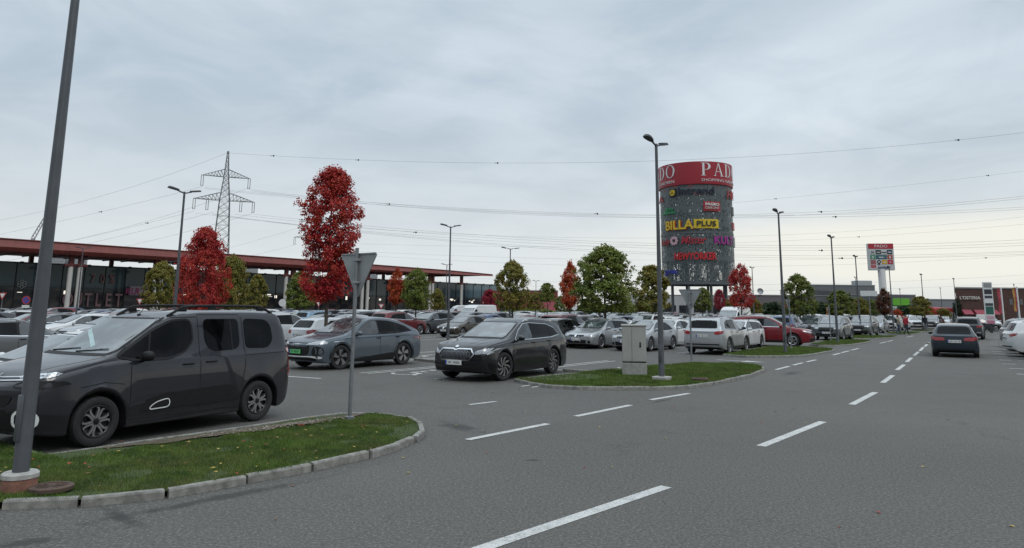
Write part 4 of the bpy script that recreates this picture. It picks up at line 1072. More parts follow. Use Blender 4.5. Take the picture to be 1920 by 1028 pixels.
# ---------------------------------------------------------------- lamp posts, signs, cabinet
def head_mesh():
    bm = bmesh.new()
    prism(bm, [(0, -.04), (.10, -.08), (.30, -.11), (.44, -.09), (.48, 0), (.44, .09), (.30, .11), (.10, .08), (0, .04)], 0, .045)
    for v in bm.verts:
        if v.co.z > .03: v.co.x *= .93; v.co.y *= .8; v.co.z += .02
    return b2m(bm, 'lamp_head', [DARKM], 30)
HEAD = head_mesh()
_post = {}
def lamp_post(x, y, h, label, az=35.5, arm=.30, base=None, group='double headed lamp posts of the car park', r0=.085):
    root = empty('lamp_post', (x, y, 0), R(90 - az), label, 'lamp post', group)
    k = (round(h, 1), r0)
    if k not in _post:
        bm = bmesh.new(); lathe(bm, [(r0, 0), (r0, .03), (r0 * .95, .05), (r0 * .88, h * .26), (r0 * .76, h * .33), (r0 * .5, h * .8), (r0 * .48, h), (.001, h + .01)], 14)
        box(bm, -r0 - .008, -r0 + .02, -.045, .045, .55, 1.0, .006)
        bm2 = bmesh.new(); bar(bm2, (-arm, 0, h - .02 + .05), (0, 0, h - .06), .028, seg=8); bar(bm2, (0, 0, h - .06), (arm, 0, h - .02 + .05), .028, seg=8)
        _post[k] = (b2m(bm, 'pole', [POLEMAT], 30), b2m(bm2, 'bracket', [POLEMAT], 30))
    link('pole', _post[k][0], root); link('bracket', _post[k][1], root)
    for s in (0, 1):
        o = link('lamp_head', HEAD, root); o.matrix_basis = Matrix.Translation(Vector(((1 - 2 * s) * arm * .8, 0, h + .01))) @ Matrix.Rotation(math.pi * s, 4, 'Z') @ Matrix.Rotation(R(-10), 4, 'Y')
    if base: base(root)
    return root
def base_near(root):
    bm = bmesh.new(); lathe(bm, [(.001, -.08), (.158, -.08), (.158, .10)], 24, mi=0); lathe(bm, [(.166, .10), (.166, .14), (.150, .155), (.001, .155)], 24, mi=1)
    o = place('concrete_base', bm, [mat('red_brown_concrete', (.21, .10, .07), .95, var=.3, sc_=10, bump=.6), CONC], parent=root, smooth=30); o.location = (0, 0, .10)
def base_far(root):
    bm = bmesh.new(); box(bm, -.2, .2, -.2, .2, 0, .18, .02); place('concrete_base', bm, [CONC], parent=root)
p0 = gnd(38, 891, .22)
lamp_post(p0.x, p0.y, 7.2, 'nearest dark grey lamp post, on the red brown round base in the front grass island', base=base_near, r0=.080)
for (px, py), az, lab in (((1241, 719), 35.5, 'tall dark lamp post beside the grey electrical cabinet'), ((1473, 664), 35.5, 'dark lamp post on the island in front of the red crossover'), ((1571, 645), 35.5, 'dark lamp post on the third grass island beside the grey rear-facing off-roader'), ((1614, 630), 35.5, 'dark lamp post beside the blank white sign board')):
    p = gnd(px, py); lamp_post(p.x, p.y, 6.5, lab, az, base=base_far if px == 1241 else None)
for px, py, h, lab in ((346, 360, 6.5, 'grey lamp post between the green tree and the crimson tree at the left'), (845, 425, 7, 'grey lamp post behind the dark brown hatchback'), (957, 467, 7, 'lamp post rising behind the green tree left of the orange one'),
                       (838, 497, 7, 'small far lamp post just left of the taller middle one'), (1005, 527, 7, 'small far lamp post in front of the pink wall'), (1410, 503, 7, 'lamp post beside the crimson tree by the drum tower'),
                       (1604, 521, 7.5, 'far lamp post before the grey mall roof'), (1667, 502, 6.5, 'lamp post overlapping the pole sign board'), (1727, 516, 6.5, 'lamp post above the white crossover beside the road'),
                       (1788, 524, 6.5, 'lamp post in front of the left end of the brown brick building'), (1763, 541, 7, 'wide armed lamp post over the red roofed pavilion'), (1843, 532, 6.5, 'lamp post behind the white banner totem'),
                       (1901, 535, 6.5, 'lamp post between the flags at the far right'), (156, 466, 7, 'small lamp post in front of the red canopy at the left'), (1687, 543, 6.5, 'tiny lamp post in front of the green shop panel'), (320, 491, 7, 'small lamp post against the end of the glass shop front')):
    hy = 580 + (px - 960) * .0098; Y = (h - 1.9) * FPX / (hy - py) * (.97)
    p = pt(px, py, Y); lamp_post(p.x, p.y, p.z, lab, 35.5 if px > 1400 or px < 700 else 60, arm=.3 if px not in (957, 1763, 1604) else .5)
def tri_sign(px, py, h, lab, face, near=False, z0=.10, size=.45):
    """give-way sign: an inverted triangle on a pipe; face = azimuth its front looks towards"""
    p = gnd(px, py) if py > 600 else None
    root = empty('give_way_sign', (p.x, p.y, 0), math.pi - R(face), lab, 'road sign')
    bm = bmesh.new(); bar(bm, (0, 0, z0 - .05), (0, 0, h), .032, seg=12); lathe(bm, [(.036, h), (.036, h + .012), (.001, h + .02)], 12); lathe(bm, [(.075, z0 - .05), (.075, z0 + .02), (.034, z0 + .03)], 12)
    place('sign_post', bm, [GREYMET], parent=root, smooth=35)
    s = size; zt = h - .07
    T_ = chaikin([(-s, 0), (s, 0), (0, -s * 1.74)], 1)
    bm = bmesh.new(); M_ = Matrix.Translation(Vector((0, -.045, zt))) @ Matrix.Rotation(R(90), 4, 'X')
    prism(bm, T_, -.0, .018, 0, M_)
    for zz in (-.12, -.5): box(bm, -.06, .06, -.062 + .02, .035, zt + zz - .02, zt + zz + .02, .004, 0)
    box(bm, -s + .03, s - .03, -.045 + .0, -.03, zt - .022, zt - .004, 0)
    # the front faces -y before the turn
    sg = place('sign_panel', bm, [mat('sign_back_grey', (.27, .28, .285), .5, .3)], parent=root)
    bm = bmesh.new(); M2 = Matrix.Translation(Vector((0, -.064, zt))) @ Matrix.Rotation(R(90), 4, 'X')
    prism(bm, [(x * .985, y * .985 - .003) for x, y in T_], 0, .002, 0, M2); prism(bm, [(x * .66, (y + s * .58) * .66 - s * .58) for x, y in T_], .002, .004, 1, M2)
    place('sign_face', bm, [REDP, WHITEP], parent=sg)
    return root
tri_sign(655, 795, 2.9, 'grey back of a give-way sign at the tip of the nearest grass island', 35)
tri_sign(1297, 684, 2.75, 'grey back of a give-way sign on the cabinet island below the drum tower', 35)
tri_sign(1484, 656, 2.6, 'give-way sign seen edge-on in front of the red crossover', -50, size=.3)
tri_sign(1558, 640.5, 2.3, 'thin give-way sign post beside the silver hatchback at the second small island', -50, size=.25)
def far_tri(px, py, Y, lab):
    p = pt(px, py, Y); root = empty('give_way_sign', (p.x, p.y, 0), R(-200) + math.pi, lab, 'road sign', None); root.rotation_euler = (0, 0, math.atan2(p.x, -p.y) * 0)
    bm = bmesh.new(); bar(bm, (0, 0, 0), (0, 0, p.z + .1), .035, seg=8); place('sign_post', bm, [GREYMET], parent=root)
    s = .45; T_ = [(-s, 0), (s, 0), (0, -s * 1.74)]; bm = bmesh.new(); M_ = Matrix.Translation(Vector((0, -.05, p.z))) @ Matrix.Rotation(R(90), 4, 'X')
    prism(bm, T_, 0, .02, 0, M_); prism(bm, [(x * .62, (y + s * .58) * .62 - s * .58) for x, y in T_], .02, .03, 1, M_); place('sign_panel', bm, [REDP, WHITEP], parent=root)
far_tri(6, 549, 80, 'red and white give-way sign at the left edge before the dark shop front')
far_tri(263, 560, 88, 'small give-way sign under the magenta shop sign')
far_tri(715, 570, 105, 'tiny give-way sign among the columns behind the grey coupe crossover')
far_tri(598, 566, 105, 'tiny give-way sign beside the trunk of the tall red tree')
def far_disc(px, py, Y, lab, plate=True):
    p = pt(px, py, Y); root = empty('no_parking_sign', (p.x, p.y, 0), 0, lab, 'road sign')
    bm = bmesh.new(); bar(bm, (0, 0, 0), (0, 0, p.z + .2), .035, seg=8); place('sign_post', bm, [GREYMET], parent=root)
    bm = bmesh.new(); M_ = Matrix.Translation(Vector((0, -.05, p.z))) @ Matrix.Rotation(R(90), 4, 'X')
    C_ = lambda r: [(r * math.cos(t * .3927), r * math.sin(t * .3927)) for t in range(16)]
    prism(bm, C_(.34), 0, .02, 0, M_); prism(bm, C_(.25), .02, .028, 1, M_)
    d = [(-.20, -.16), (-.16, -.20), (.20, .16), (.16, .20)]; prism(bm, d, .028, .033, 0, M_)
    place('sign_disc', bm, [REDP, mat('sign_blue', (.03, .06, .30), .5)], parent=root)
    if plate:
        bm = bmesh.new(); box(bm, -.3, .3, -.06, -.045, p.z - .62, p.z - .40); place('sign_plate', bm, [WHITEP], parent=root)
far_disc(50, 563, 60, 'round blue and red no-parking sign near the left edge')
def white_disc(px, py, Y, lab):
    p = pt(px, py, Y); root = empty('round_sign', (p.x, p.y, 0), 0, lab, 'road sign')
    bm = bmesh.new(); bar(bm, (0, 0, 0), (0, 0, p.z + .2), .035, seg=8); place('sign_post', bm, [GREYMET], parent=root)
    bm = bmesh.new(); prism(bm, [(.3 * math.cos(t * .3927), .3 * math.sin(t * .3927)) for t in range(16)], 0, .02, 0, Matrix.Translation(Vector((0, -.05, p.z))) @ Matrix.Rotation(R(90), 4, 'X')); place('sign_disc', bm, [WHITEP], parent=root)
white_disc(530, 568, 60, 'small round white sign left of the tall red tree trunk'); white_disc(1077, 577, 80, 'tiny round white sign under the orange tree')
# blank board on a post
p = gnd(1635, 632); root = empty('blank_sign', (p.x, p.y, 0), R(-35), 'blank white rectangular board on a thin post at the third island', 'road sign')
bm = bmesh.new(); bar(bm, (0, 0, 0), (0, 0, 3.9), .035, seg=10); place('sign_post', bm, [GREYMET], parent=root)
bm = bmesh.new(); box(bm, -.62, .62, -.06, -.035, 3.2, 3.62, .01); place('sign_panel', bm, [WHITEP], parent=root)
# electrical cabinet
a = gnd(1168, 711); root = empty('electrical_cabinet', gnd(1190, 708), R(-8), 'grey double-door electrical cabinet on a concrete plinth beside the lamp post', 'cabinet')
CABM = mat('cabinet_grp', (.33, .325, .305), .6, var=.07, sc_=3)
bm = bmesh.new(); box(bm, -.35, .35, -.16, .30, .0, .42, .015)
place('plinth', bm, [mat('plinth_concrete', (.27, .27, .25), .9, var=.2, sc_=9, bump=.5)], parent=root)
bm = bmesh.new(); box(bm, -.34, .34, -.15, .29, .44, 1.44, .012)
bm2 = bmesh.new(); box(bm2, -.365, .365, -.18, .31, 1.44, 1.50, .015)
bm3 = [bmesh.new(), bmesh.new()]
for i, (x0, x1) in enumerate(((-.335, -.075), (-.065, .335))):
    box(bm3[i], x0, x1, -.165, -.15, .46, 1.42, .004)
    k = int((x1 - x0) / .045)
    for j in range(k):
        xx = x0 + .02 + j * (x1 - x0 - .04) / max(1, k - 1); box(bm3[i], xx - .006, xx + .006, -.170, -.165, .47, 1.41, .002)
place('housing', bm, [CABM], parent=root); place('roof_cap', bm2, [CABM], parent=root)
dr = [place('door', b, [CABM], parent=root) for b in bm3]
bm = bmesh.new(); box(bm, .15, .19, -.19, -.168, .86, 1.0, .008); place('handle', bm, [PLAST], parent=dr[1])
bm = bmesh.new(); box(bm, -.345, .345, -.155, .295, .42, .44); place('base_gap', bm, [SEAM], parent=root)
# a sticker strip, hinges and a small vent on the cabinet
bm = bmesh.new()
box(bm, -.345, -.335, -.172, -.15, 1.22, 1.28, .003)
place('hinge', bm, [GREYMET], parent=dr[0])
# manhole covers
def cover(px, py, r, lab):
    p = gnd(px, py, .10); bm = bmesh.new(); lathe(bm, [(r, 0), (r, .035), (r - .02, .042), (r - .05, .042), (r - .055, .032), (.001, .032)], 28)
    for k in range(6):
        a = k * math.pi / 6; 
        bar(bm, (-(r - .07) * math.cos(a), -(r - .07) * math.sin(a), .034), ((r - .07) * math.cos(a), (r - .07) * math.sin(a), .034), .006)
    o = place('manhole_cover', bm, [mat('rusty_iron', (.085, .055, .042), .9, .2, var=.3, sc_=12, bump=.6)], (p.x, p.y, .085), smooth=30); tag(o, lab, 'manhole cover')
cover(96, 915, .20, 'rusty round manhole cover in the grass beside the nearest lamp post'); cover(1312, 711, .22, 'rusty round manhole cover in the grass right of the cabinet')
# ---------------------------------------------------------------- trees
def leafmat(name, cols, tint):
    k = ('leaf', name)
    if k in _mc: return _mc[k]
    t = NT(name); g = t.n.new('ShaderNodeNewGeometry'); co = t.coord(); n = t.noise(co, .9, 4, .6)
    c = t.ramp(g.outputs['Random Per Island'], [(i / (len(cols) - 1), q) for i, q in enumerate(cols)])
    c = t.mix(t.ramp(n, [(.42, 0.), (.64, .7)]), c, tint)
    t.set(Base_Color=c, Roughness=.55, Specular_IOR_Level=.3)
    tr = t.n.new('ShaderNodeBsdfTranslucent'); t.L(c, tr.inputs[0]); mx = t.n.new('ShaderNodeMixShader'); mx.inputs[0].default_value = .28
    t.L(t.p.outputs[0], mx.inputs[1]); t.L(tr.outputs[0], mx.inputs[2]); t.L(mx.outputs[0], t.o.inputs[0])
    _mc[k] = t.m; return t.m
LEAF = dict(
    red=leafmat('red_leaves', [(.20, .008, .020), (.34, .013, .034), (.42, .026, .036), (.50, .07, .03), (.27, .010, .028)], (.42, .055, .022)),
    crimson=leafmat('crimson_leaves', [(.20, .010, .030), (.30, .012, .05), (.34, .02, .04), (.22, .012, .035)], (.30, .03, .03)),
    orange=leafmat('orange_leaves', [(.32, .05, .02), (.42, .08, .022), (.50, .13, .03), (.34, .04, .02)], (.40, .03, .025)),
    green=leafmat('green_leaves', [(.06, .10, .018), (.10, .15, .024), (.15, .19, .034), (.20, .23, .045), (.07, .115, .02)], (.20, .20, .04)),
    olive=leafmat('olive_leaves', [(.08, .10, .018), (.13, .15, .026), (.18, .19, .034), (.23, .20, .04), (.10, .12, .02)], (.25, .17, .035)),
    lime=leafmat('yellow_green_leaves', [(.08, .11, .02), (.12, .16, .03), (.18, .20, .04), (.20, .17, .04)], (.09, .13, .02)),
    maroon=leafmat('maroon_leaves', [(.09, .03, .02), (.13, .04, .025), (.16, .06, .03), (.08, .035, .018)], (.06, .055, .02)),
    dark=leafmat('dark_evergreen_leaves', [(.018, .035, .014), (.026, .048, .018), (.036, .06, .02)], (.02, .04, .015)))
BARK = mat('bark', (.085, .072, .058), .95, var=.35, sc_=14, bump=.8)
PROF = dict(
    column=[(0, .5), (.06, .88), (.15, .95), (.25, .82), (.38, .90), (.55, 1.), (.70, .96), (.8, .74), (.9, .62), (.97, .46), (1, .2)],
    cone=[(0, .40), (.07, .88), (.2, 1.), (.38, .98), (.52, .86), (.68, .70), (.8, .46), (.92, .28), (1, .14)],
    oval=[(0, .50), (.05, .88), (.15, 1.), (.35, 1.), (.55, .93), (.72, .82), (.86, .64), (.95, .42), (1, .18)],
    slim=[(0, .25), (.1, .7), (.25, 1.), (.5, .92), (.7, .8), (.85, .5), (1, .06)])
_crown = {}
def crown(shape, seed, H, Rr, leaf, nclump, per, csz):
    """leaf clumps through the crown's volume, thickest near its surface, hung on limbs from the stem"""
    k = (shape, seed, H, Rr)
    if k in _crown: return _crown[k]
    rnd = random.Random(seed); V, F = [], []; P = PROF[shape]
    tips = []
    for c in range(nclump):
        t = rnd.random() ** .9; a = rnd.uniform(0, 6.283); rr = lerp(P, t) * Rr * (1 + (.40 if shape == 'column' else .28) * noise.noise(Vector((math.cos(a) * 1.6, math.sin(a) * 1.6, t * 5 + seed))))
        q = rnd.random() ** .38
        if noise.noise(Vector((rr * q * math.cos(a) * 1.1, rr * q * math.sin(a) * 1.1, t * H * 1.3 + seed * 3))) < -.24 and rnd.random() < .85: continue
        if q > .8 and rnd.random() < .12: q *= 1.14
        cx, cy, cz = rr * q * math.cos(a), rr * q * math.sin(a), t * H
        tips.append((cx, cy, cz)); s = csz * rnd.uniform(.6, 1.25)
        if rnd.random() < .10: cx *= 1.12; cy *= 1.12
        out = Vector((cx, cy, .6 * Rr)).normalized()
        for l in range(per):
            d = Vector((rnd.gauss(0, 1), rnd.gauss(0, 1), rnd.gauss(0, .8))); d = d.normalized() * s * rnd.random() ** .5
            p = Vector((cx, cy, cz)) + d
            nrm = (out * .8 + Vector((rnd.gauss(0, .7), rnd.gauss(0, .7), rnd.gauss(.3, .6)))).normalized()
            u = nrm.orthogonal().normalized(); u = Matrix.Rotation(rnd.uniform(0, 6.283), 3, nrm) @ u; v_ = nrm.cross(u)
            z_ = leaf * rnd.uniform(.6, 1.25); i0 = len(V)
            V += [p - u * z_ * .5, p + v_ * z_ * .42 + nrm * z_ * .1, p + u * z_ * .55, p - v_ * z_ * .42 + nrm * z_ * .1]
            F.append((i0, i0 + 1, i0 + 2, i0 + 3))
    me = pd('crown', [tuple(v) for v in V], F, [None])
    _crown[k] = (me, tips); return _crown[k]
def trunk_mesh(th, H, r, tips, seed):
    bm = bmesh.new(); rnd = random.Random(seed); top = th + H * .82; pts = []; n = 8
    for i in range(n + 1):
        f = i / n; pts.append(Vector((rnd.gauss(0, .018) * (f > 0) * H * .3, rnd.gauss(0, .018) * (f > 0) * H * .3, top * f)))
    for i in range(n):
        f = i / n; bar(bm, pts[i], pts[i + 1], r * (1 - .8 * f) * (1.25 if i == 0 else 1), seg=8, r2=r * (1 - .8 * (i + 1) / n))
    for k in range(26):
        c = Vector(rnd.choice(tips)); c.z += th; z0 = max(th * .85, c.z - .55 * math.hypot(c.x, c.y) - .2)
        if z0 > top: continue
        f = z0 / top; b = pts[min(n, int(f * n))].copy(); b.z = z0; m = b.lerp(c, .5) + Vector((0, 0, -.04)); bar(bm, b, m, r * .26 * (1.2 - f), seg=5, r2=r * .16); bar(bm, m, c, r * .16, seg=5, r2=.006)
    return b2m(bm, 'trunk', [BARK], 50)
KIND = dict(column=(5.9, 1.30), cone=(4.2, 1.45), oval=(3.7, 1.65), slim=(3.6, 1.0))
def tree(x, y, shape, col, h, wdt, th, label, seed=0, dens=1., z=0., leaf=.12, name='street_tree', group=None):
    """h = full height, wdt = crown width, th = height of the crown's underside"""
    H0, R0 = KIND[shape]; cme, tips = crown(shape, seed, H0, R0, leaf, int(300 * dens), 46, .27)
    root = empty(name, (x, y, z), seed * 1.3, label, 'tree', group)
    sx = wdt / 2 / (R0 * 1.04); sz = (h - th) / (H0 * 1.03)
    k = ('tr', shape, seed)
    if k not in _crown: _crown[k] = trunk_mesh(1.6, H0, .10, tips, seed)
    t = link('trunk', _crown[k], root); t.scale = (sx, sx, (th + (h - th) * .8) / (1.6 + H0 * .82) if False else 1)
    t.scale = (max(sx, .8), max(sx, .8), th / 1.6 if False else (h / (1.6 + H0)))
    c = link('crown', cme, root); c.location = (0, 0, th); c.scale = (sx, sx, sz)
    c.material_slots[0].link = 'OBJECT'; c.material_slots[0].material = LEAF[col]
    return root
def tree_px(px, ytop, width, Y, shape, col, label, ybot=None, seed=1, **k):
    """the trunk stands at depth Y in the direction of px; sizes follow from the angle they fill"""
    b = pt(px, ytop, Y); wd = width / FPX * Y; hz = b.z
    th = pt(px, ybot, Y).z if ybot else max(1.5, hz * .32)
    return tree(b.x, b.y, shape, col, hz, wd, max(.9, th), label, seed, **k)
tree_px(626, 312, 106, 30.7, 'column', 'red', 'tallest tree, a column of red leaves, behind the grey coupe crossover', 563, 11, dens=2.6, leaf=.10)
tree_px(387, 428, 88, 36, 'oval', 'red', 'broad crimson red tree behind the dark grey family van', 586, 12, dens=1.9, leaf=.105)
tree_px(1133, 462, 112, 41.7, 'oval', 'green', 'biggest green tree, dense round crown, left of the drum tower', 586, 13, dens=1.6, leaf=.125)
tree_px(962, 490, 66, 45.5, 'oval', 'olive', 'olive green tree with two stems right of the wide lamp post', 580, 14, dens=1.2, leaf=.14)
tree_px(1221, 498, 66, 57, 'oval', 'olive', 'olive tree half hidden by the tall lamp post beside the cabinet', 584, 15, leaf=.16)
tree_px(782, 505, 52, 62, 'oval', 'green', 'dark green tree just right of the orange tree before the red canopy', 580, 13)
tree_px(745, 503, 34, 66, 'slim', 'orange', 'orange red slim tree before the red canopy end', 570, 16)
tree_px(821, 542, 28, 75, 'oval', 'olive', 'small olive tree left of the middle lamp posts', 580, 14)
tree_px(918, 543, 30, 95, 'oval', 'crimson', 'small magenta red tree at the end of the glass shop front', 578, 12)
tree_px(1068, 490, 38, 62, 'slim', 'orange', 'orange slim tree touching the biggest green tree', 576, 16)
tree_px(1026, 531, 32, 78, 'oval', 'green', 'small green tree in front of the right end of the pink wall', 566, 15)
tree_px(1004, 548, 30, 84, 'oval', 'olive', 'low olive shrubby tree before the pink wall', 580, 14)
tree_px(1051, 555, 24, 92, 'oval', 'green', 'little green tree under the orange tree', 584, 13)
tree_px(1387, 495, 46, 60, 'oval', 'red', 'crimson tree at the right foot of the drum tower', 578, 16, dens=1.2)
tree_px(1348, 543, 22, 96, 'oval', 'crimson', 'small maroon red tree below the drum tower', 580, 12)
tree_px(1316, 540, 36, 80, 'oval', 'lime', 'yellow green round tree under the drum tower', 582, 13)
tree_px(1364, 562, 20, 110, 'oval', 'olive', 'tiny olive tree between the two red trees', 586, 15)
tree_px(1415, 560, 26, 112, 'oval', 'olive', 'tiny olive tree right of the crimson tree', 590, 14)
tree_px(1496, 515, 58, 62, 'oval', 'lime', 'tall yellow green tree behind the dark post of the second island', 590, 14, dens=1.2)
tree_px(1574, 545, 50, 70, 'oval', 'lime', 'yellow green tree behind the third island lamp post', 592, 15)
tree_px(1610, 558, 34, 86, 'oval', 'olive', 'olive tree left of the blank white board', 592, 13)
tree_px(1655, 541, 30, 82, 'slim', 'maroon', 'dark maroon slim tree under the pole sign board', 590, 16)
tree_px(1634, 562, 26, 96, 'oval', 'lime', 'small yellow green tree behind the blank white board', 590, 14)
tree_px(1725, 556, 38, 78, 'oval', 'olive', 'green tree beside the road left of the red roofed pavilion', 592, 15)
tree_px(1681, 580, 22, 84, 'oval', 'orange', 'small orange tree behind the pedestrians', 596, 16)
tree_px(540 + 26, 510, 56, 62, 'oval', 'green', 'dark green tree left of the tall red tree', 578, 15, dens=1.2)
tree_px(306, 492, 62, 52, 'oval', 'olive', 'olive green tree left of the crimson tree', 576, 14, dens=1.2)
tree_px(437, 480, 62, 56, 'oval', 'olive', 'olive green tree right of the crimson tree', 580, 13, dens=1.2)
tree_px(484, 516, 40, 64, 'oval', 'olive', 'smaller olive tree second to the right of the crimson tree', 580, 15)
tree_px(1793, 560, 16, 120, 'slim', 'dark', 'thin dark tree at the left corner of the brick building', 592, 16, dens=.4)
tree_px(1740, 575, 26, 118, 'oval', 'orange', 'small brownish tree before the red roofed pavilion', 594, 12)
tree_px(1768, 578, 26, 118, 'oval', 'olive', 'low olive tree before the red roofed pavilion', 596, 14)
tree_px(1098, 560, 34, 100, 'oval', 'green', 'small green tree behind the big green crown', 584, 15)
tree_px(1175, 565, 36, 100, 'oval', 'green', 'small green tree between the big green tree and the lamp post', 586, 14)
def hedge(x0, x1, y0, y1, Y, lab, col='dark'):
    p = pt((x0 + x1) / 2, y0, Y); wd = (x1 - x0) / FPX * Y
    rnd = random.Random(int(x0)); V, F = [], []; n = int(900 + 180 * wd)
    for i in range(n):
        a = rnd.random(); f = rnd.random(); dpt = rnd.uniform(-1.3, 1.3)
        top = p.z * (.86 + .16 * noise.noise(Vector((a * 6, x0, 0)))) * (1 - .35 * abs(2 * a - 1) ** 3)
        q = Vector(((a - .5) * wd, dpt, top * f ** .6)); nr = Vector((rnd.gauss(0, 1), -1 + rnd.gauss(0, .7), rnd.gauss(.4, .7))).normalized(); u = nr.orthogonal().normalized(); v_ = nr.cross(u); s = rnd.uniform(.18, .42); i0 = len(V)
        V += [tuple(q - u * s), tuple(q + v_ * s), tuple(q + u * s), tuple(q - v_ * s)]; F.append((i0, i0 + 1, i0 + 2, i0 + 3))
    o = link('hedge', pd('hedge', V, F, [LEAF[col]])); o.location = (p.x, p.y, 0); tag(o, lab, 'hedge')
hedge(1428, 1467, 563, 590, 118, 'dark green clipped hedge tree mass right of the crimson tree'); hedge(1524, 1550, 564, 590, 118, 'dark green hedge mass between the two yellow green trees')
hedge(1590, 1628, 566, 592, 120, 'dark green hedge mass behind the blank white board'); hedge(1682, 1714, 569, 592, 122, 'dark green hedge mass below the green shop panel')
hedge(1060, 1240, 568, 590, 135, 'long dark hedge behind the middle rows of cars'); hedge(940, 1050, 578, 590, 128, 'low green hedge at the foot of the pink wall', 'green')

# ---------------------------------------------------------------- glass shop front with the red canopy
A0 = Vector((-73.6, 105.)); TD = Vector((.6417, .7670)); ND = Vector((.7670, -.6417)); FA = math.atan2(TD.y, TD.x)
def s_of(px, off, py=545):
    d = ray(px, py); P = A0 + ND * off
    det = d.x * (-TD.y) + TD.x * d.y
    k = (P.x * (-TD.y) + TD.x * P.y) / det; q = Vector((d.x, d.y)) * k
    return (q - P).dot(TD), k
# local frame: x along the front, -y towards the car park
def wallglass():
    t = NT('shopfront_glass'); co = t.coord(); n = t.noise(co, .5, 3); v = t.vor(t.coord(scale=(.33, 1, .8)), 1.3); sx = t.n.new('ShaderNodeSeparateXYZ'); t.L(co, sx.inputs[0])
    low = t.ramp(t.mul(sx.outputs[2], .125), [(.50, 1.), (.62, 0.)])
    c = t.mix(low, (.095, .145, .165), t.ramp(v, [(.1, (.010, .012, .018)), (.5, (.030, .036, .045)), (.9, (.12, .10, .085))]))  # upper part painted blue-grey, imitating sky reflected in the glass
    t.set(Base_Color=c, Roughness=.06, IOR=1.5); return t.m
SHOPG = wallglass(); REDC = mat('canopy_red', (.165, .036, .027), .55, var=.2, sc_=1.2); REDD = mat('canopy_dark_red', (.10, .018, .016), .6, var=.2)
root = empty('shop_building', (A0.x, A0.y, 0), FA, 'long glass fronted outlet building under the dark red canopy', 'building')
bm = bmesh.new(); box(bm, -62, 110.5, .25, 30, 0, 7.85); place('wall', bm, [mat('dark_cladding', (.03, .032, .036), .6)], parent=root)
bm = bmesh.new(); box(bm, -62.2, 110.7, -.1, 30.2, 7.86, 8.05); place('roof', bm, [mat('roof_grey', (.10, .105, .11), .7)], parent=root)
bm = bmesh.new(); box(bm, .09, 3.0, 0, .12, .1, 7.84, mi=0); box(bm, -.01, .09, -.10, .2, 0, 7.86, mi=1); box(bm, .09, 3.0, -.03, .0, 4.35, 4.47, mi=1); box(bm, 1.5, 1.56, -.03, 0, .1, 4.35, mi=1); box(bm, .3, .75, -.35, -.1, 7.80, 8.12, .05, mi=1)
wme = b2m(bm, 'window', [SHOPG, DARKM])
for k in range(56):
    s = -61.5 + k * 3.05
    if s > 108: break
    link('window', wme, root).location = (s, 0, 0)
# things inside the shop front that show through: lit strips
bm = bmesh.new(); rnd = random.Random(2)
for k in range(46):
    s = rnd.uniform(-20, 105); box(bm, s, s + rnd.uniform(.3, .8), -.045, -.035, 3.6 + rnd.uniform(-.3, .5), 3.72 + rnd.uniform(-.05, .55))
lt = NT('shop_spot'); lt.set(Base_Color=(.5, .48, .42), Emission_Color=(1, .93, .8), Emission_Strength=.8)
for f in bm.faces: pass
tag(place('ceiling_lights', bm, [lt.m], parent=root), kind='stuff')
for s, hh in ((s_of(115, 0)[0], 1), (s_of(500, 0)[0], 0), (s_of(733, 0)[0], 0), (s_of(160, 0)[0], 0)):
    bm = bmesh.new(); box(bm, s, s + 2.8, 8, 10.5, 8.05, 9.7, .05)
    for j in range(5): box(bm, s + .2, s + 2.6, 7.96, 8.0, 8.3 + j * .25, 8.42 + j * .25)
    place('rooftop_unit', bm, [mat('unit_grey', (.30, .31, .32), .6)], parent=root)
# canopy: a separate roof plane carried by its own columns
root = empty('canopy', (A0.x, A0.y, 0), FA, 'long dark red flying canopy roof over the glass shop front', 'canopy')
tip = s_of(916, 7, 520)[0]
bm = bmesh.new()
xs = [-62, tip - 46, tip - 14, tip]; zt_, zb_ = [10.75, 10.45, 10.2, 9.92], [9.0, 8.95, 9.25, 9.72]
ring = [[bm.verts.new((x, y, z)) for y, z in ((-8.6, (a + b) / 2 - .25), (-8.2, a), (1.5, a - .1), (1.5, b), (-8.2, b))] for x, a, b in zip(xs, zt_, zb_)]
for r0_, r1_ in zip(ring, ring[1:]):
    for j in range(5): bm.faces.new((r0_[j], r1_[j], r1_[(j + 1) % 5], r0_[(j + 1) % 5]))
bm.faces.new(ring[0]); bm.faces.new(ring[-1][::-1]); bmesh.ops.recalc_face_normals(bm, faces=bm.faces)
for k in range(56): box(bm, -61 + k * 2.8, -60.85 + k * 2.8, -8.0, 1.4, lerp(list(zip(xs, zb_)), -61 + k * 2.8) - .14, lerp(list(zip(xs, zb_)), -61 + k * 2.8) + .05, mi=1) if -61 + k * 2.8 < tip - 8 else None
place('roof', bm, [REDC, REDD], parent=root)
bm = bmesh.new()
for a, b, za, zb2 in ((-62, tip - 46, 10.75, 10.45), (tip - 46, tip - 14, 10.45, 10.2), (tip - 14, tip, 10.2, 9.92)): bar(bm, (a, -8.25, za + .05), (b, -8.25, zb2 + .05), .10, seg=6)
place('gutter', bm, [REDD], parent=root)
for px in (128, 146, 288, 300, 535, 547, 679, 689, 805, 811, 865):
    s = s_of(px, 7)[0]
    bm = bmesh.new(); bar(bm, (s, -7, 0), (s, -7, 7.35), .33, seg=12, r2=.33, mi=0); bar(bm, (s - .4, -7, 7.5), (s + .4, -7, 7.5), .16, mi=1); box(bm, s - .9, s + .9, -7.3, -6.7, 7.36, 7.75, .04, 1); box(bm, s - .32, s + .32, -7.25, -6.75, 7.75, 9.2, mi=1)
    place('column', bm, [mat('column_white', (.48, .46, .43), .6), REDD], parent=root, smooth=40)
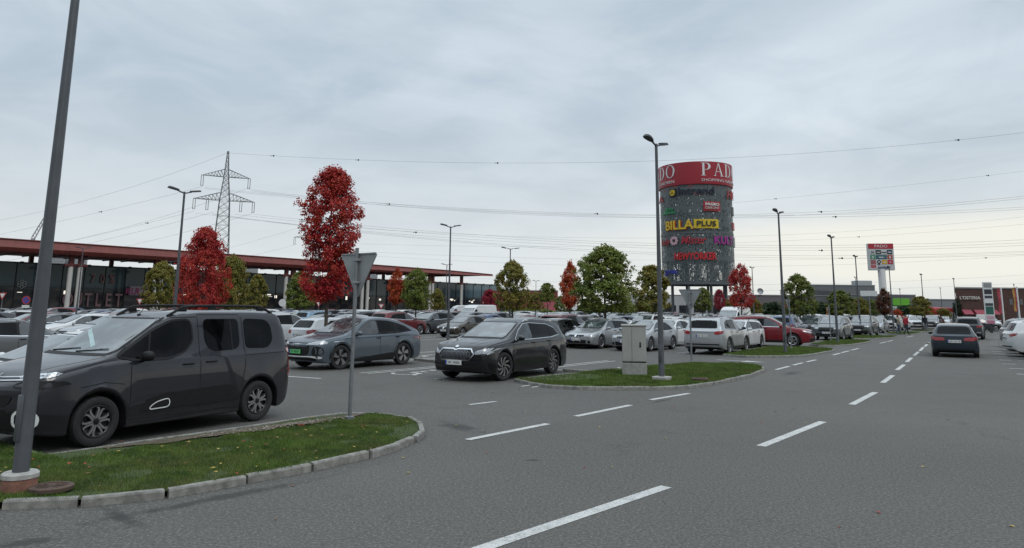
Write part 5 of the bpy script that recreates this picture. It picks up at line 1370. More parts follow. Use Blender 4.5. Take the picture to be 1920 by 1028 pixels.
for k in range(13):
    s = s_of(57, 0)[0] + k * 11.3
    if s < tip - 4:
        bm = bmesh.new(); box(bm, s - .28, s + .28, .9, 1.4, 8.06, 9.1); place('canopy_post', bm, [REDD], parent=root)
def on_front(s, z, off=-.25): return Matrix.Translation(Vector((s, off, z)))
PINKL = mat('pink_letters', (.33, .19, .20), .6); MAGL = mat('magenta_letters', (.40, .03, .16), .5)
def facade_text(st, px0, px1, z0, z1, m, name, label, cat='sign', pin=.25):
    r_ = empty(name, (0, 0, 0), FA, label, cat); base = A0 + ND * pin; r_.location = (base.x, base.y, 0)
    n = len(st); ss = [s_of(px0 + (px1 - px0) * i / max(1, n - 1), pin, 560)[0] for i in range(n)]
    for i, ch in enumerate(st):
        if ch == ' ': continue
        me = textmesh(ch, (z1 - z0) / .72, ext=.08, bold=.04)
        zz = [v.co.z for v in me.vertices]; o = text(ch, (z1 - z0) / .72, Matrix.Translation(Vector((ss[i], 0, z0))) @ Matrix.Diagonal((.66, 1, 1, 1)), m, r_, 'letter', ext=.08, bold=.04)
    return r_
def zpx(px, py, off): 
    s, k = s_of(px, off, py); return CH + ray(px, py).z * k
facade_text('OUTLET', 127, 222, zpx(170, 574, .25), zpx(170, 549, .25), PINKL, 'outlet_lettering', 'large pale pink letters OUTLET on the glass shop front')
facade_text('70%', 170, 207, zpx(190, 531, .25), zpx(190, 514, .25), PINKL, 'discount_lettering', 'pale pink figures 70% high on the glass shop front')
s0, s1 = s_of(243, .8, 545)[0], s_of(276, .8, 545)[0]; z0, z1 = zpx(260, 554, .8), zpx(260, 537, .8)
b_ = A0 + ND * .8; root = empty('shop_sign', (b_.x, b_.y, 0), FA, 'pale sign box with magenta word KULT on the glass front', 'sign')
bm = bmesh.new(); box(bm, s0, s1, -.12, .55, z0, z1, .03); box(bm, s1 - .9, s1 - .02, -.15, -.12, z0 + .05, z1 - .05, mi=1); place('sign_box', bm, [mat('sign_pale', (.34, .30, .33), .5), mat('sign_pale_b', (.5, .5, .5), .5)], parent=root)
text('KULT', (z1 - z0) * .95, Matrix.Translation(Vector(((s0 + s1) / 2 - .45, -.16, z0 + .18))), MAGL, root, bold=.03, sx=.95)
# white crest-like emblem behind the left lamp post
s = s_of(41, .3, 533)[0]; z = zpx(41, 533, .3); b_ = A0 + ND * .3; root = empty('wall_emblem', (b_.x, b_.y, 0), FA, 'white six lobed emblem on the dark glass at the far left', 'sign')
bm = bmesh.new(); rr = 9 / FPX * 100
for k in range(6):
    a = k * math.pi / 3 + .52; c = (s + rr * .62 * math.cos(a), z + rr * .62 * math.sin(a)); n = 10
    o_ = [bm.verts.new((c[0] + rr * .36 * math.cos(t * .628), 0, c[1] + rr * .36 * math.sin(t * .628))) for t in range(n)]; i_ = [bm.verts.new((c[0] + rr * .24 * math.cos(t * .628), 0, c[1] + rr * .24 * math.sin(t * .628))) for t in range(n)]
    for j in range(n): bm.faces.new((o_[j], o_[(j + 1) % n], i_[(j + 1) % n], i_[j]))
g_ = bmesh.ops.extrude_face_region(bm, geom=list(bm.faces)); bmesh.ops.translate(bm, vec=(0, -.06, 0), verts=[v for v in g_['geom'] if isinstance(v, bmesh.types.BMVert)])
bar(bm, (s, -.03, z - rr * .3), (s, -.03, z + rr * .5), .08)
place('emblem', bm, [mat('emblem_white', (.42, .42, .42), .6)], parent=root)

# ---------------------------------------------------------------- other buildings
def bpx(x0, x1, ytop, Y, depth, name, label, m, rz=0, cat='building', z0=0.):
    a = pt(x0, ytop, Y); b = pt(x1, ytop, Y); w_ = b.x - a.x
    root = empty(name, ((a.x + b.x) / 2, Y, 0), R(rz), label, cat)
    k = a.x / Y * depth   # the side walls run away from the road at an angle
    bm = bmesh.new(); prism(bm, [(-w_ / 2, 0), (w_ / 2, 0), (w_ / 2 + k, depth), (-w_ / 2 + k, depth)], z0, a.z); place('wall', bm, [m], parent=root)
    bm = bmesh.new(); prism(bm, [(-w_ / 2 - .1, -.1), (w_ / 2 + .1, -.1), (w_ / 2 + .1 + k, depth + .1), (-w_ / 2 - .1 + k, depth + .1)], a.z + .003, a.z + .22); place('roof_edge', bm, [mat('roof_trim', (.22, .225, .23), .5)], parent=root)
    return root, w_, a.z
def clad(name, col, sx=1., vert=True, r=.6):
    t = NT(name); co = t.coord(scale=(sx, sx, .15) if vert else (.15, .15, sx)); n = t.noise(co, 1., 3); w_ = t.noise(t.coord(), .2, 4)
    c = t.mix(t.ramp(n, [(.35, .25), (.65, 0.)]), col, tuple(v * .6 for v in col)); c = t.mix(t.ramp(w_, [(.3, .2), (.7, 0.)]), c, tuple(v * .8 for v in col))
    t.set(Base_Color=c, Roughness=r); return t.m
PINKW = clad('pink_wall', (.34, .05, .06), 2.)
r_, w_, h_ = bpx(893, 1046, 545, 185, 30, 'red_hall', 'low red and pink shop hall behind the middle trees', clad('dark_red_wall', (.20, .035, .035), 2.))
for x0, x1, zt in ((-w_ / 2 + .5, -w_ / 2 + 5, 3.2), (w_ / 2 - 6.5, w_ / 2 - .4, 3.9)):
    bm = bmesh.new(); box(bm, x0, x1, -.15, 0, .2, zt); place('panel', bm, [mat('pink_panel', (.42, .10, .12), .5)], parent=r_)
for k in range(3):
    bm = bmesh.new(); x = -w_ / 2 + 6 + k * 3.1; box(bm, x, x + 2.9, -.12, 0, .1, 2.4); place('window', bm, [GLASS], parent=r_)
r_, w_, h_ = bpx(1150, 1424, 553, 230, 40, 'white_hall', 'pale grey flat hall behind the drum tower', clad('pale_wall', (.36, .365, .37), .8))
for k in range(9):
    bm = bmesh.new(); x = -w_ / 2 + 2 + k * 4.6; box(bm, x, x + 3.6, -.14, 0, .3, 3.6); place('window', bm, [GLASS], parent=r_)
GW = clad('grey_wall', (.115, .12, .125), .8, False)
r_, w_, h_ = bpx(1380, 1560, 554, 175, 40, 'mall_block', 'grey mall block with red entrance band behind the hedges', GW)
bm = bmesh.new(); box(bm, -w_ / 2 + 1, 2, -2.4, 0, 2.7, 3.5); place('entrance_band', bm, [REDP], parent=r_)
bm = bmesh.new(); box(bm, -w_ / 2 + 2, 0, -.12, 0, .2, 2.6); place('window', bm, [GLASS], parent=r_)
r_, w_, h_ = bpx(1512, 1640, 535, 182, 45, 'mall_block', 'taller grey mall block with slanted wall right of the tall yellow green tree', GW)
bm = bmesh.new(); prism(bm, [(-w_ / 2 + 1.4, 0), (-w_ / 2 + 4.5, 0), (-w_ / 2 + 6.3, h_ * .83), (-w_ / 2 + .2, h_ * .86)], 0, .5, 0, Matrix.Rotation(R(90), 4, 'X')); place('portal', bm, [mat('portal_grey', (.05, .053, .058), .5)], parent=r_)
bm = bmesh.new(); box(bm, w_ / 2 - 3.9, w_ / 2 - .3, .6, 4, h_ + .22, h_ + 1.3, .04); place('rooftop_unit', bm, [mat('unit_grey', (.30, .31, .32), .6)], parent=r_)
r_, w_, h_ = bpx(1560, 1716, 553, 168, 30, 'mall_block', 'low grey mall block with the bright green shop panel', GW)
b0 = pt(1672, 559, 168).x - r_.location.x; b1 = pt(1705, 572, 168).x - r_.location.x
bm = bmesh.new(); box(bm, b0, b1, -.3, -.0, pt(1690, 573, 168).z, pt(1690, 560, 168).z, .03); place('green_panel', bm, [mat('green_sign', (.12, .38, .03), .5)], parent=r_)
bm = bmesh.new(); box(bm, b0 - .3, b0 + 1.6, -.4, -.3, 2.5, 3.4); place('shop_poster', bm, [mat('poster_pale', (.4, .5, .42), .6)], parent=r_)
bpx(1700, 1812, 562, 178, 30, 'mall_block', 'lowest grey wing of the mall sloping off to the right', clad('grey_wall_b', (.19, .20, .21), .8, False))
# small pavilion with a red roof
a = pt(1742, 578, 128); b = pt(1800, 578, 128); w_ = b.x - a.x; root = empty('pavilion', ((a.x + b.x) / 2, 128, 0), 0, 'low pavilion with a bright red roof left of the brick building', 'building')
bm = bmesh.new(); box(bm, -w_ / 2, w_ / 2, 0, 9, 0, a.z - .5); place('wall', bm, [mat('pavilion_wall', (.15, .09, .06), .8)], parent=root)
bm = bmesh.new(); prism(bm, [(-.8, a.z - .9), (-.4, a.z + .0), (9.5, a.z + .3), (9.5, a.z - .5)], -w_ / 2 - .3, w_ / 2 + .3, 0, Matrix(((0, 0, 1, 0), (1, 0, 0, 0), (0, 1, 0, 0), (0, 0, 0, 1)))); bmesh.ops.recalc_face_normals(bm, faces=bm.faces); place('roof', bm, [mat('red_roof', (.36, .025, .04), .6)], parent=root)
for k in range(4):
    bm = bmesh.new(); x = -w_ / 2 + .4 + k * (w_ - .8) / 4; box(bm, x, x + .9, -.1, 0, .5, 1.7); place('window', bm, [GLASS], parent=root)
for k in range(2):
    bm = bmesh.new(); x = w_ * (.02 + .14 * k); box(bm, x, x + .55, -1.2, -1.14, .2, 2.1); o = place('menu_board', bm, [mat('board_white', (.5, .55, .5), .6)]); o.location = root.location; tag(o, ('left' if k == 0 else 'right') + ' white-green menu board before the red roofed pavilion', 'board')
# brick restaurant
def brick():
    t = NT('brown_brick'); b = t.n.new('ShaderNodeTexBrick'); co = t.coord(); mp = t.n.new('ShaderNodeMapping'); mp.inputs['Rotation'].default_value = (R(90), 0, 0); t.L(co, mp.inputs[0]); t.L(mp.outputs[0], b.inputs[0])
    for k, v in (('Color1', (.085, .040, .030, 1)), ('Color2', (.060, .030, .024, 1)), ('Mortar', (.035, .022, .020, 1))): b.inputs[k].default_value = v
    b.inputs['Scale'].default_value = 1.1; b.inputs['Mortar Size'].default_value = .015; t.set(Base_Color=b.outputs[0], Roughness=.85); return t.m
r_, w_, h_ = bpx(1791, 2080, 541, 120, 30, 'brick_building', 'dark brown brick restaurant with white wall lettering at the right', brick())
X0 = -w_ / 2; K = 120 / FPX
def bx_(px): return pt(px, 570, 120).x - r_.location.x
def bz_(py, px=1820): return pt(px, py, 120).z
for a, b in ((1800, 1817.5), (1823, 1841), (1852, 1866)):
    bm = bmesh.new(); prism(bm, [(0, bz_(590)), (0, bz_(581)), (-.25, bz_(581)), (-1.1, bz_(589.5))], bx_(a), bx_(b), 0, Matrix(((0, 0, 1, 0), (1, 0, 0, 0), (0, 1, 0, 0), (0, 0, 0, 1)))); bmesh.ops.recalc_face_normals(bm, faces=bm.faces); place('awning', bm, [mat('awning_red', (.26, .045, .065), .7)], parent=r_)
    bm = bmesh.new(); box(bm, bx_(a) + .1, bx_(b) - .1, -.08, .0, .1, bz_(590.5)); place('shop_window', bm, [GLASS], parent=r_)
for px in (1893, 1912, 1930):
    bm = bmesh.new(); box(bm, bx_(px), bx_(px) + .5, -.05, 0, bz_(571), bz_(560)); place('window', bm, [mat('window_pale', (.12, .12, .12), .3)], parent=r_)
sg = text('L\'OSTERIA', .70, Matrix.Translation(Vector((bx_(1818), -.22, bz_(561.5)))), mat('letter_white', (.52, .50, .46), .5), r_, ext=.05, bold=.01, sx=1.05)
# striped banner totem and flags beside it
def flag(px, ytop, ybot, width, Y, m1, m2, label):
    a = pt(px, ytop, Y); b = pt(px, ybot, Y); w2 = width / FPX * Y
    root = empty('advertising_flag', (a.x, Y, 0), 0, label, 'flag')
    bm = bmesh.new(); bar(bm, (w2 * .5, 0, 0), (w2 * .5, 0, a.z + .1), .07, seg=8); place('pole', bm, [WHITEP], parent=root)
    bm = bmesh.new(); n = 7
    for k in range(n):
        for (x0, x1, mi) in ((-w2 * .5, 0, 0), (0, w2 * .5, 1)):
            zz0, zz1 = b.z + (a.z - b.z) * k / n, b.z + (a.z - b.z) * (k + 1) / n; y0 = .06 * math.sin(k * 1.3); y1 = .06 * math.sin((k + 1) * 1.3)
            v = [bm.verts.new(p) for p in ((x0, y0, zz0), (x1, y0 * .2, zz0), (x1, y1 * .2, zz1), (x0, y1, zz1))]; bm.faces.new(v).material_index = mi
    place('cloth', bm, [m1, m2], parent=root)
flag(1873, 541, 588, 7, 70, mat('flag_red', (.30, .035, .05), .8), mat('flag_pink', (.36, .09, .11), .8), 'tall red advertising flag right of the white banner totem')
flag(1902, 540, 584, 8, 64, mat('flag_yellow', (.34, .18, .045), .8), mat('flag_red', (.30, .035, .05), .8), 'yellow and red advertising flag at the far right')
flag(1551, 573, 592, 4, 100, mat('flag_orange', (.45, .16, .04), .8), mat('flag_orange', (.45, .16, .04), .8), 'small orange banner pole between the yellow green trees')
a = pt(1850, 529, 75); root = empty('banner_totem', (a.x, 75, 0), R(-20), 'white upright banner totem with dark lettering before the brick building', 'sign')
w2 = 15 / FPX * 75 / 2
bm = bmesh.new(); box(bm, -w2, w2, -.12, .12, .9, a.z, .03); place('panel', bm, [WHITEP], parent=root); bm = bmesh.new(); box(bm, -.12, .12, -.06, .06, 0, .9); place('post', bm, [DARKM], parent=root)
for (z0, z1, c, tx) in ((.86, .98, (.25, .25, .25), 'OUTLET'), (.70, .83, (.03, .03, .035), 'STORE'), (.60, .68, (.05, .05, .06), 'SALE'), (.42, .50, (.04, .05, .05), ''), (.22, .42, (.02, .10, .08), ''), (.10, .20, (.5, .3, .35), ''), (.0, .09, (.42, .15, .22), '')):
    zz0, zz1 = .9 + (a.z - .9) * z0 + .03, .9 + (a.z - .9) * z1 - .03
    bm = bmesh.new(); box(bm, -w2 * .82, w2 * .82, -.135, -.122, zz0, zz1); place('printed_block', bm, [mat('print_' + str(c[0]) + str(c[2]), c, .6)], parent=root)
# white totem by the ordering lane
a = pt(1845, 590, 82); bm = bmesh.new(); box(bm, -.45, .45, -.1, .1, 0, a.z + .0, .03); o = place('white_totem', bm, [WHITEP], (pt(1839, 595, 82).x, 82, 0)); tag(o, 'plain white stele left of the banner totem foot', 'sign')
# board with tenants on a round white mast
a = pt(1649, 457, 165); k = 165 / FPX; root = empty('pole_sign', (a.x, 165, 0), R(-8), 'tall pole sign board with a red header and rows of shop logos', 'sign')
bw = 22.5 * k; zb = pt(1650, 507, 165).z; zh = a.z
bm = bmesh.new(); bar(bm, (0, 0, 0), (0, 0, zb + .2), .78, seg=24); place('mast', bm, [WHITEP], parent=root, smooth=40)
bm = bmesh.new(); box(bm, -bw, bw, -.6, .6, zb, zh, .08); place('board', bm, [mat('board_frame', (.45, .46, .46), .5)], parent=root)
H_ = zh - zb
bm = bmesh.new(); box(bm, -bw + .05, bw - .05, -.66, -.6, zh - H_ * .20, zh - .05); place('header_panel', bm, [mat('pado_red', (.38, .02, .035), .5)], parent=root)
text('PADO', H_ * .15, Matrix.Translation(Vector((0, -.68, zh - H_ * .155))), WHITEP, root, ext=.015, sx=1.15)
tiles = [(0, 0, 1, (.45, .46, .45), 'N'), (1, 0, 1, (.03, .04, .04), 'new'), (2, 0, 1, (.5, .5, .5), 'mango'), (3, 0, 1, (.02, .03, .05), 'C&A'), (0, 1, 1, (.02, .20, .10), 'D'), (1, 1, 2, (.03, .10, .12), 'deichm'), (3, 1, 1, (.35, .06, .03), 'B'),
         (0, 2, 1, (.28, .10, .10), ''), (1, 2, 1, (.55, .55, .55), ''), (2, 2, 1, (.55, .30, .03), 'sub'), (3, 2, 1, (.42, .02, .05), 'tk'), (0, 3, 1, (.42, .08, .10), '')]
for cx_, cy_, ww, c, tx in tiles:
    x0 = -bw + .35 + cx_ * (2 * bw - .6) / 4; x1 = x0 + ww * (2 * bw - .6) / 4 - .12; z1 = zh - H_ * (.25 + .185 * cy_); z0 = z1 - H_ * .155
    if cy_ == 3: z0 += H_ * .05
    bm = bmesh.new(); box(bm, x0, x1, -.655, -.6, z0, z1, .01); tl_ = place('logo_tile', bm, [mat('tile_%.2f_%.2f' % (c[0], c[2]), c, .5)], parent=root)
    if tx: text(tx, (z1 - z0) * (.8 if len(tx) == 1 else .42), Matrix.Translation(Vector(((x0 + x1) / 2, -.67, z0 + (z1 - z0) * (.2 if len(tx) == 1 else .33)))), INK if c[0] > .4 and c[1] > .4 else WHITEP, tl_, ext=.01, bold=.02)
bm = bmesh.new(); x0 = -bw + .35 + 1.45 * (2 * bw - .6) / 4; zc = zh - H_ * .69; lathe(bm, [(.42, 0), (.42, .05), (.22, .05), (.22, 0)], 16, mat4=Matrix.Translation(Vector((x0, -.66, zc))) @ Matrix.Rotation(R(90), 4, 'X')); prism(bm, [(-.3, -.2), (0, -.85), (.3, -.2), (.2, -.3), (-.2, -.3)], 0, .05, 0, Matrix.Translation(Vector((x0, -.66, zc))) @ Matrix.Rotation(R(90), 4, 'X')); place('pin_logo', bm, [INK], parent=root)
text('ACTION', H_ * .10, Matrix.Translation(Vector((bw * .12, -.67, zb + H_ * .06))), mat('navy_print', (.02, .03, .10), .5), root, ext=.01, bold=.03, sx=1.1)

# ---------------------------------------------------------------- drum tower
TY = 150.; c_ = pt(1310.5, 560, TY); TR = 66.0 / FPX * TY; ttop = pt(1308, 303, TY - TR).z; tbot = pt(1308, 533, TY - TR).z; zred = pt(1308, 343, TY - TR).z
root = empty('drum_tower', (c_.x, TY, 0), -math.atan2(c_.x, TY), 'tall grey perforated drum tower with a red crown ring and shop logos', 'tower')
DRUM = mat('drum_sheet', (.095, .112, .116), .5, .3, var=.12, sc_=1.5); DSTEEL = mat('drum_steel', (.10, .11, .115), .5, .3)
rnd = random.Random(5); bm = bmesh.new(); NCOL = 168; da = 2 * math.pi / NCOL; rows = 84; hz_ = (zred - tbot) / rows
def cyl(a, r_, z): return (r_ * math.sin(a), -r_ * math.cos(a), z)
for i in range(NCOL):
    a0 = i * da; a1 = a0 + da * .52; a2 = a0 + da
    for x0, x1 in ((a0, a1),): bm.faces.new([bm.verts.new(cyl(*q)) for q in ((x0, TR, tbot), (x1, TR, tbot), (x1, TR, zred), (x0, TR, zred))])
    j = 0
    while j < rows:
        f = j / rows; dens_ = .86 if f < .22 else .64 if f < .8 else .5
        band = any(abs(f - q) < .018 for q in (0, .25, .42, .58, .75, .92, 1))
        k = 1
        if band or rnd.random() > dens_:
            k = rnd.randint(1, 3); k = min(k, rows - j)
            bm.faces.new([bm.verts.new(cyl(*q)) for q in ((a1, TR, tbot + j * hz_), (a2, TR, tbot + j * hz_), (a2, TR, tbot + (j + k) * hz_), (a1, TR, tbot + (j + k) * hz_))])
        elif rnd.random() < .65:
            bm.faces.new([bm.verts.new(cyl(*q)) for q in ((a1, TR, tbot + (j + .62) * hz_), (a2, TR, tbot + (j + .62) * hz_), (a2, TR, tbot + (j + 1) * hz_), (a1, TR, tbot + (j + 1) * hz_))])
        j += k
place('perforated_shell', bm, [DRUM], parent=root)
bm = bmesh.new()
for z in (tbot, tbot + (zred - tbot) * .5):
    lathe(bm, [(TR - .25, z), (TR + .06, z), (TR + .06, z + .35), (TR - .25, z + .35)], 64, close=True); place('ring_beam', bm, [DSTEEL], parent=root); bm = bmesh.new()
bm = bmesh.new(); lathe(bm, [(TR + .25, zred - .2), (TR + .28, zred), (TR + .28, ttop), (TR - .1, ttop + .0), (TR - .1, zred - .2)], 96, close=True); place('crown_ring', bm, [mat('crown_red', (.30, .018, .03), .45, var=.06, sc_=.4)], parent=root, smooth=40)
for az_ in (25, 70, 115, 160, 205, 250, 295, 340):
    a = R(az_); bm = bmesh.new(); bar(bm, cyl(a, TR - 1.6, 0), cyl(a, TR - 1.6, ttop - 1), .28, seg=10); place('column', bm, [DSTEEL], parent=root, smooth=40)
    for z0, z1 in ((tbot, .27), (.27, .52), (.52, .78), (.78, 1.)):
        z0 = tbot if z0 == tbot else tbot + (zred - tbot) * z0; z1 = tbot + (zred - tbot) * z1
        bm = bmesh.new(); bar(bm, cyl(a, TR - 1.6, z0), cyl(a + R(45), TR - 1.6, z1), .14); place('brace', bm, [DSTEEL], parent=root)
for f in (0.02, .27, .52, .78):
    bm = bmesh.new(); z = tbot + (zred - tbot) * f; lathe(bm, [(TR - 1.9, z), (TR - 1.3, z), (TR - 1.3, z + .3), (TR - 1.9, z + .3)], 32, close=True); place('platform_ring', bm, [DSTEEL], parent=root)
def tang(px): return math.asin(max(-1, min(1, (px - 1308.5) / 66.5)))
def tz(py): return pt(1308, py, TY - TR).z
def wrap(me, a0, r_, z0):
    for v in me.vertices:
        a = a0 + v.co.x / TR; rr = r_ - v.co.y
        v.co = Vector((rr * math.sin(a), -rr * math.cos(a), z0 + v.co.z))
def tower_text(s, px0, px1, py0, py1, col, bold=.03, shear=0., r_=None, name='logo_lettering', ang=None):
    m = mat('logo_%.2f_%.2f_%.2f' % col, col, .5); h = tz(py0) - tz(py1)
    me = textmesh(s, h / .72, ext=.05, bold=bold, shear=shear).copy(); me.materials.clear(); me.materials.append(m)
    for p in me.polygons: p.material_index = 0
    xs = [v.co.x for v in me.vertices]; zs = [v.co.z for v in me.vertices]; w0 = max(xs) - min(xs)
    a0, a1 = ang or (tang(px0), tang(px1)); k = (a1 - a0) * TR / w0; kz = h / (max(zs) - min(zs))
    bmx = bmesh.new(); bmx.from_mesh(me); bmesh.ops.subdivide_edges(bmx, edges=[e for e in bmx.edges if e.calc_length() > h * .6], cuts=2); bmx.to_mesh(me); bmx.free()
    for v in me.vertices: v.co.x = (v.co.x - min(xs)) * k; v.co.z = (v.co.z - min(zs)) * kz
    wrap(me, a0, r_ or TR + .22, tz(py1)); o = link(name, me, root); return o
def tower_panel(px0, px1, py0, py1, col, r_=None, name='logo_panel', poly=None):
    bm = bmesh.new(); a0, a1 = tang(px0), tang(px1); n = 8; z0, z1 = tz(py1), tz(py0); rr = r_ or TR + .25
    for k in range(n):
        q0, q1 = a0 + (a1 - a0) * k / n, a0 + (a1 - a0) * (k + 1) / n
        bm.faces.new([bm.verts.new(cyl(*q)) for q in ((q0, rr, z0), (q1, rr, z0), (q1, rr, z1), (q0, rr, z1))])
    for q in (a0, a1): bm.faces.new([bm.verts.new(cyl(*p)) for p in ((q, rr - .3, z0), (q, rr, z0), (q, rr, z1), (q, rr - .3, z1))])
    for z in (z0, z1):
        for k in range(n):
            q0, q1 = a0 + (a1 - a0) * k / n, a0 + (a1 - a0) * (k + 1) / n; bm.faces.new([bm.verts.new(cyl(*p)) for p in ((q0, rr - .3, z), (q1, rr - .3, z), (q1, rr, z), (q0, rr, z))])
    return place(name, bm, [mat('panel_%.2f_%.2f_%.2f' % col, col, .5)], parent=root)
# serif capitals of the crown ring, drawn as outlines (x, z in letter heights)
def ell(cx, cz, rx, rz, a0, a1, n=18): return [(cx + rx * math.cos(R(a0 + (a1 - a0) * i / n)), cz + rz * math.sin(R(a0 + (a1 - a0) * i / n))) for i in range(n + 1)]
def quads(outer, inner): return [[outer[i], outer[i + 1], inner[i + 1], inner[i]] for i in range(len(outer) - 1)]
SER = lambda x0, x1, z: [(x0, z), (x1, z), (x1, z + .035), (x0, z + .035)]
GL = dict(
    P=[[(.12, 0), (.30, 0), (.30, 1), (.12, 1)], SER(.0, .42, 0), SER(.0, .5, .965)] + quads(ell(.46, .725, .38, .275, 90, -90), ell(.44, .725, .19, .235, 90, -90)) + [[(.30, .965), (.46, .965), (.46, 1), (.30, 1)], [(.30, .45), (.46, .45), (.46, .485), (.30, .485)]],
    A=[[(.06, 0), (.11, 0), (.47, 1), (.40, 1)], [(.40, 1), (.74, 0), (.92, 0), (.50, 1.02)], SER(-.04, .22, 0), SER(.62, 1.0, 0), [(.20, .33), (.66, .33), (.65, .37), (.21, .37)]],
    D=[[(.12, 0), (.29, 0), (.29, 1), (.12, 1)], SER(.0, .44, 0), SER(.0, .44, .965)] + quads(ell(.40, .5, .52, .5, 90, -90), ell(.38, .5, .36, .46, 90, -90)),
    O=quads(ell(.5, .5, .50, .52, 0, 360, 30), ell(.5, .5, .33, .48, 0, 360, 30)))
def serif_word(word, a0, step, h, z0):
    for i, ch in enumerate(word):
        bm = bmesh.new()
        for j, poly in enumerate(GL[ch]):
            zs = j * .002
            a = [bm.verts.new((x * h * .86, 0 - zs, z * h)) for x, z in poly]; bm.faces.new(a)
        me = b2m(bm, 'letter', [WHITEP]); me.transform(Matrix.Translation(Vector((0, 0, 0)))); wrap(me, a0 + i * step, TR + .31, z0); link('letter', me, root)
for rep in range(3):
    a0 = R(9.2 + rep * 120); serif_word('PADO', a0, R(20.5), tz(302.5) - tz(326.5), tz(329.5)); tower_text('SHOPPING GALERIEN', 0, 0, 335, 340.2, (.55, .5, .5), .0, 0, TR + .31, ang=(a0, a0 + R(78)))
tower_panel(1262.5, 1274.5, 351, 366, (.012, .012, .014)); bm = bmesh.new(); a_ = tang(1268.5); 
me = b2m((lambda b: (lathe(b, [(.62, 0), (.62, .08), (.001, .08)], 20, mat4=Matrix.Translation(Vector((0, -.0, tz(358.5)))) @ Matrix.Rotation(R(90), 4, 'X')), b)[1])(bmesh.new()), 'logo_disc', [mat('logo_yellow', (.55, .38, .02), .5)]); wrap(me, a_, TR + .30, 0); link('logo_disc', me, root)
me = b2m((lambda b: ([bar(b, (0, -.1, tz(358.5)), (.45 * math.sin(q), -.1, tz(358.5) + .45 * math.cos(q)), .06) for q in (0, 2.09, 4.19)], b)[1])(bmesh.new()), 'logo_mark', [INK]); wrap(me, a_, TR + .30, 0); link('logo_mark', me, root)
tower_text('Intrend', 1278, 1341, 350, 364, (.008, .012, .03), .04)
tower_text('A', 1242.8, 1251.5, 360, 373, (.30, .02, .02), .05); tower_text('HM', 1363, 1374.8, 353, 370, (.33, .03, .03), .02, .2)
tower_text('dm', 1253, 1268, 384, 393, (.01, .20, .07), .03, .15); tower_panel(1249, 1272, 394, 397.5, (.01, .20, .07))
tower_panel(1321.5, 1350, 378, 395.5, (.33, .02, .03)); tower_text('PAGRO', 1324.5, 1347.5, 380.5, 385.8, (.6, .58, .56), .03, r_=TR + .4); tower_text('DISKONT', 1324.5, 1347.5, 387.5, 392, (.6, .55, .53), .0, r_=TR + .4)
tower_text('BILLA', 1256.2, 1304.2, 412, 430, (.40, .03, .01), .09, r_=TR + .14); tower_text('BILLA', 1255, 1303, 411.5, 429, (.58, .42, .02), .05, r_=TR + .27)
tower_panel(1304, 1346, 411, 428, (.58, .42, .02)); tower_text('PLUS', 1309, 1341, 414, 424, (.02, .02, .03), .02, r_=TR + .4)
tower_text('lady', 1246, 1262, 444, 460, (.28, .015, .03), .03, .25); tower_text('Mister', 1281, 1325, 442, 457, (.33, .015, .03), .03, .3); tower_text('KULT', 1338, 1370, 442, 457, (.30, .02, .22), .06)
me = b2m((lambda b: ([prism(b, [(.62 * math.cos(q) + .3 * math.cos(q + t * .785), .62 * math.sin(q) + .3 * math.sin(q + t * .785)) for t in range(8)], k * .004, .1 + k * .004, 0, Matrix.Translation(Vector((0, 0, tz(450)))) @ Matrix.Rotation(R(90), 4, 'X')) for k, q in enumerate([2 * math.pi * i / 9 for i in range(9)])], b)[1])(bmesh.new()), 'flower_logo', [mat('flower_pink', (.50, .30, .34), .5)]); wrap(me, tang(1269.5), TR + .35, 0); link('flower_logo', me, root)
tower_text('NEWYORKER', 1268.5, 1341, 473, 487, (.42, .015, .02), .08); tower_text('JYSK', 1253, 1275.5, 505.5, 515, (.015, .03, .26), .08); tower_panel(1250.5, 1252.4, 505.5, 516, (.015, .03, .26))
tower_panel(1372, 1374.9, 413, 427, (.45, .12, .12)); tower_panel(1373, 1374.95, 441, 460, (.4, .38, .38)); tower_panel(1372.6, 1374.9, 383, 399, (.2, .2, .2))
# cars' horizon clutter: small dish on the hall roof
a = pt(1425, 547, 175); bm = bmesh.new(); lathe(bm, [(.001, 0), (.5, .1), (.75, .3)], 14, mat4=Matrix.Rotation(R(70), 4, 'X')); bar(bm, (0, 0, -1.2), (0, 0, 0), .06); o = place('roof_dish', bm, [GREYMET], (a.x, 175, a.z)); tag(o, 'small round dish aerial on the grey mall roof', 'aerial')
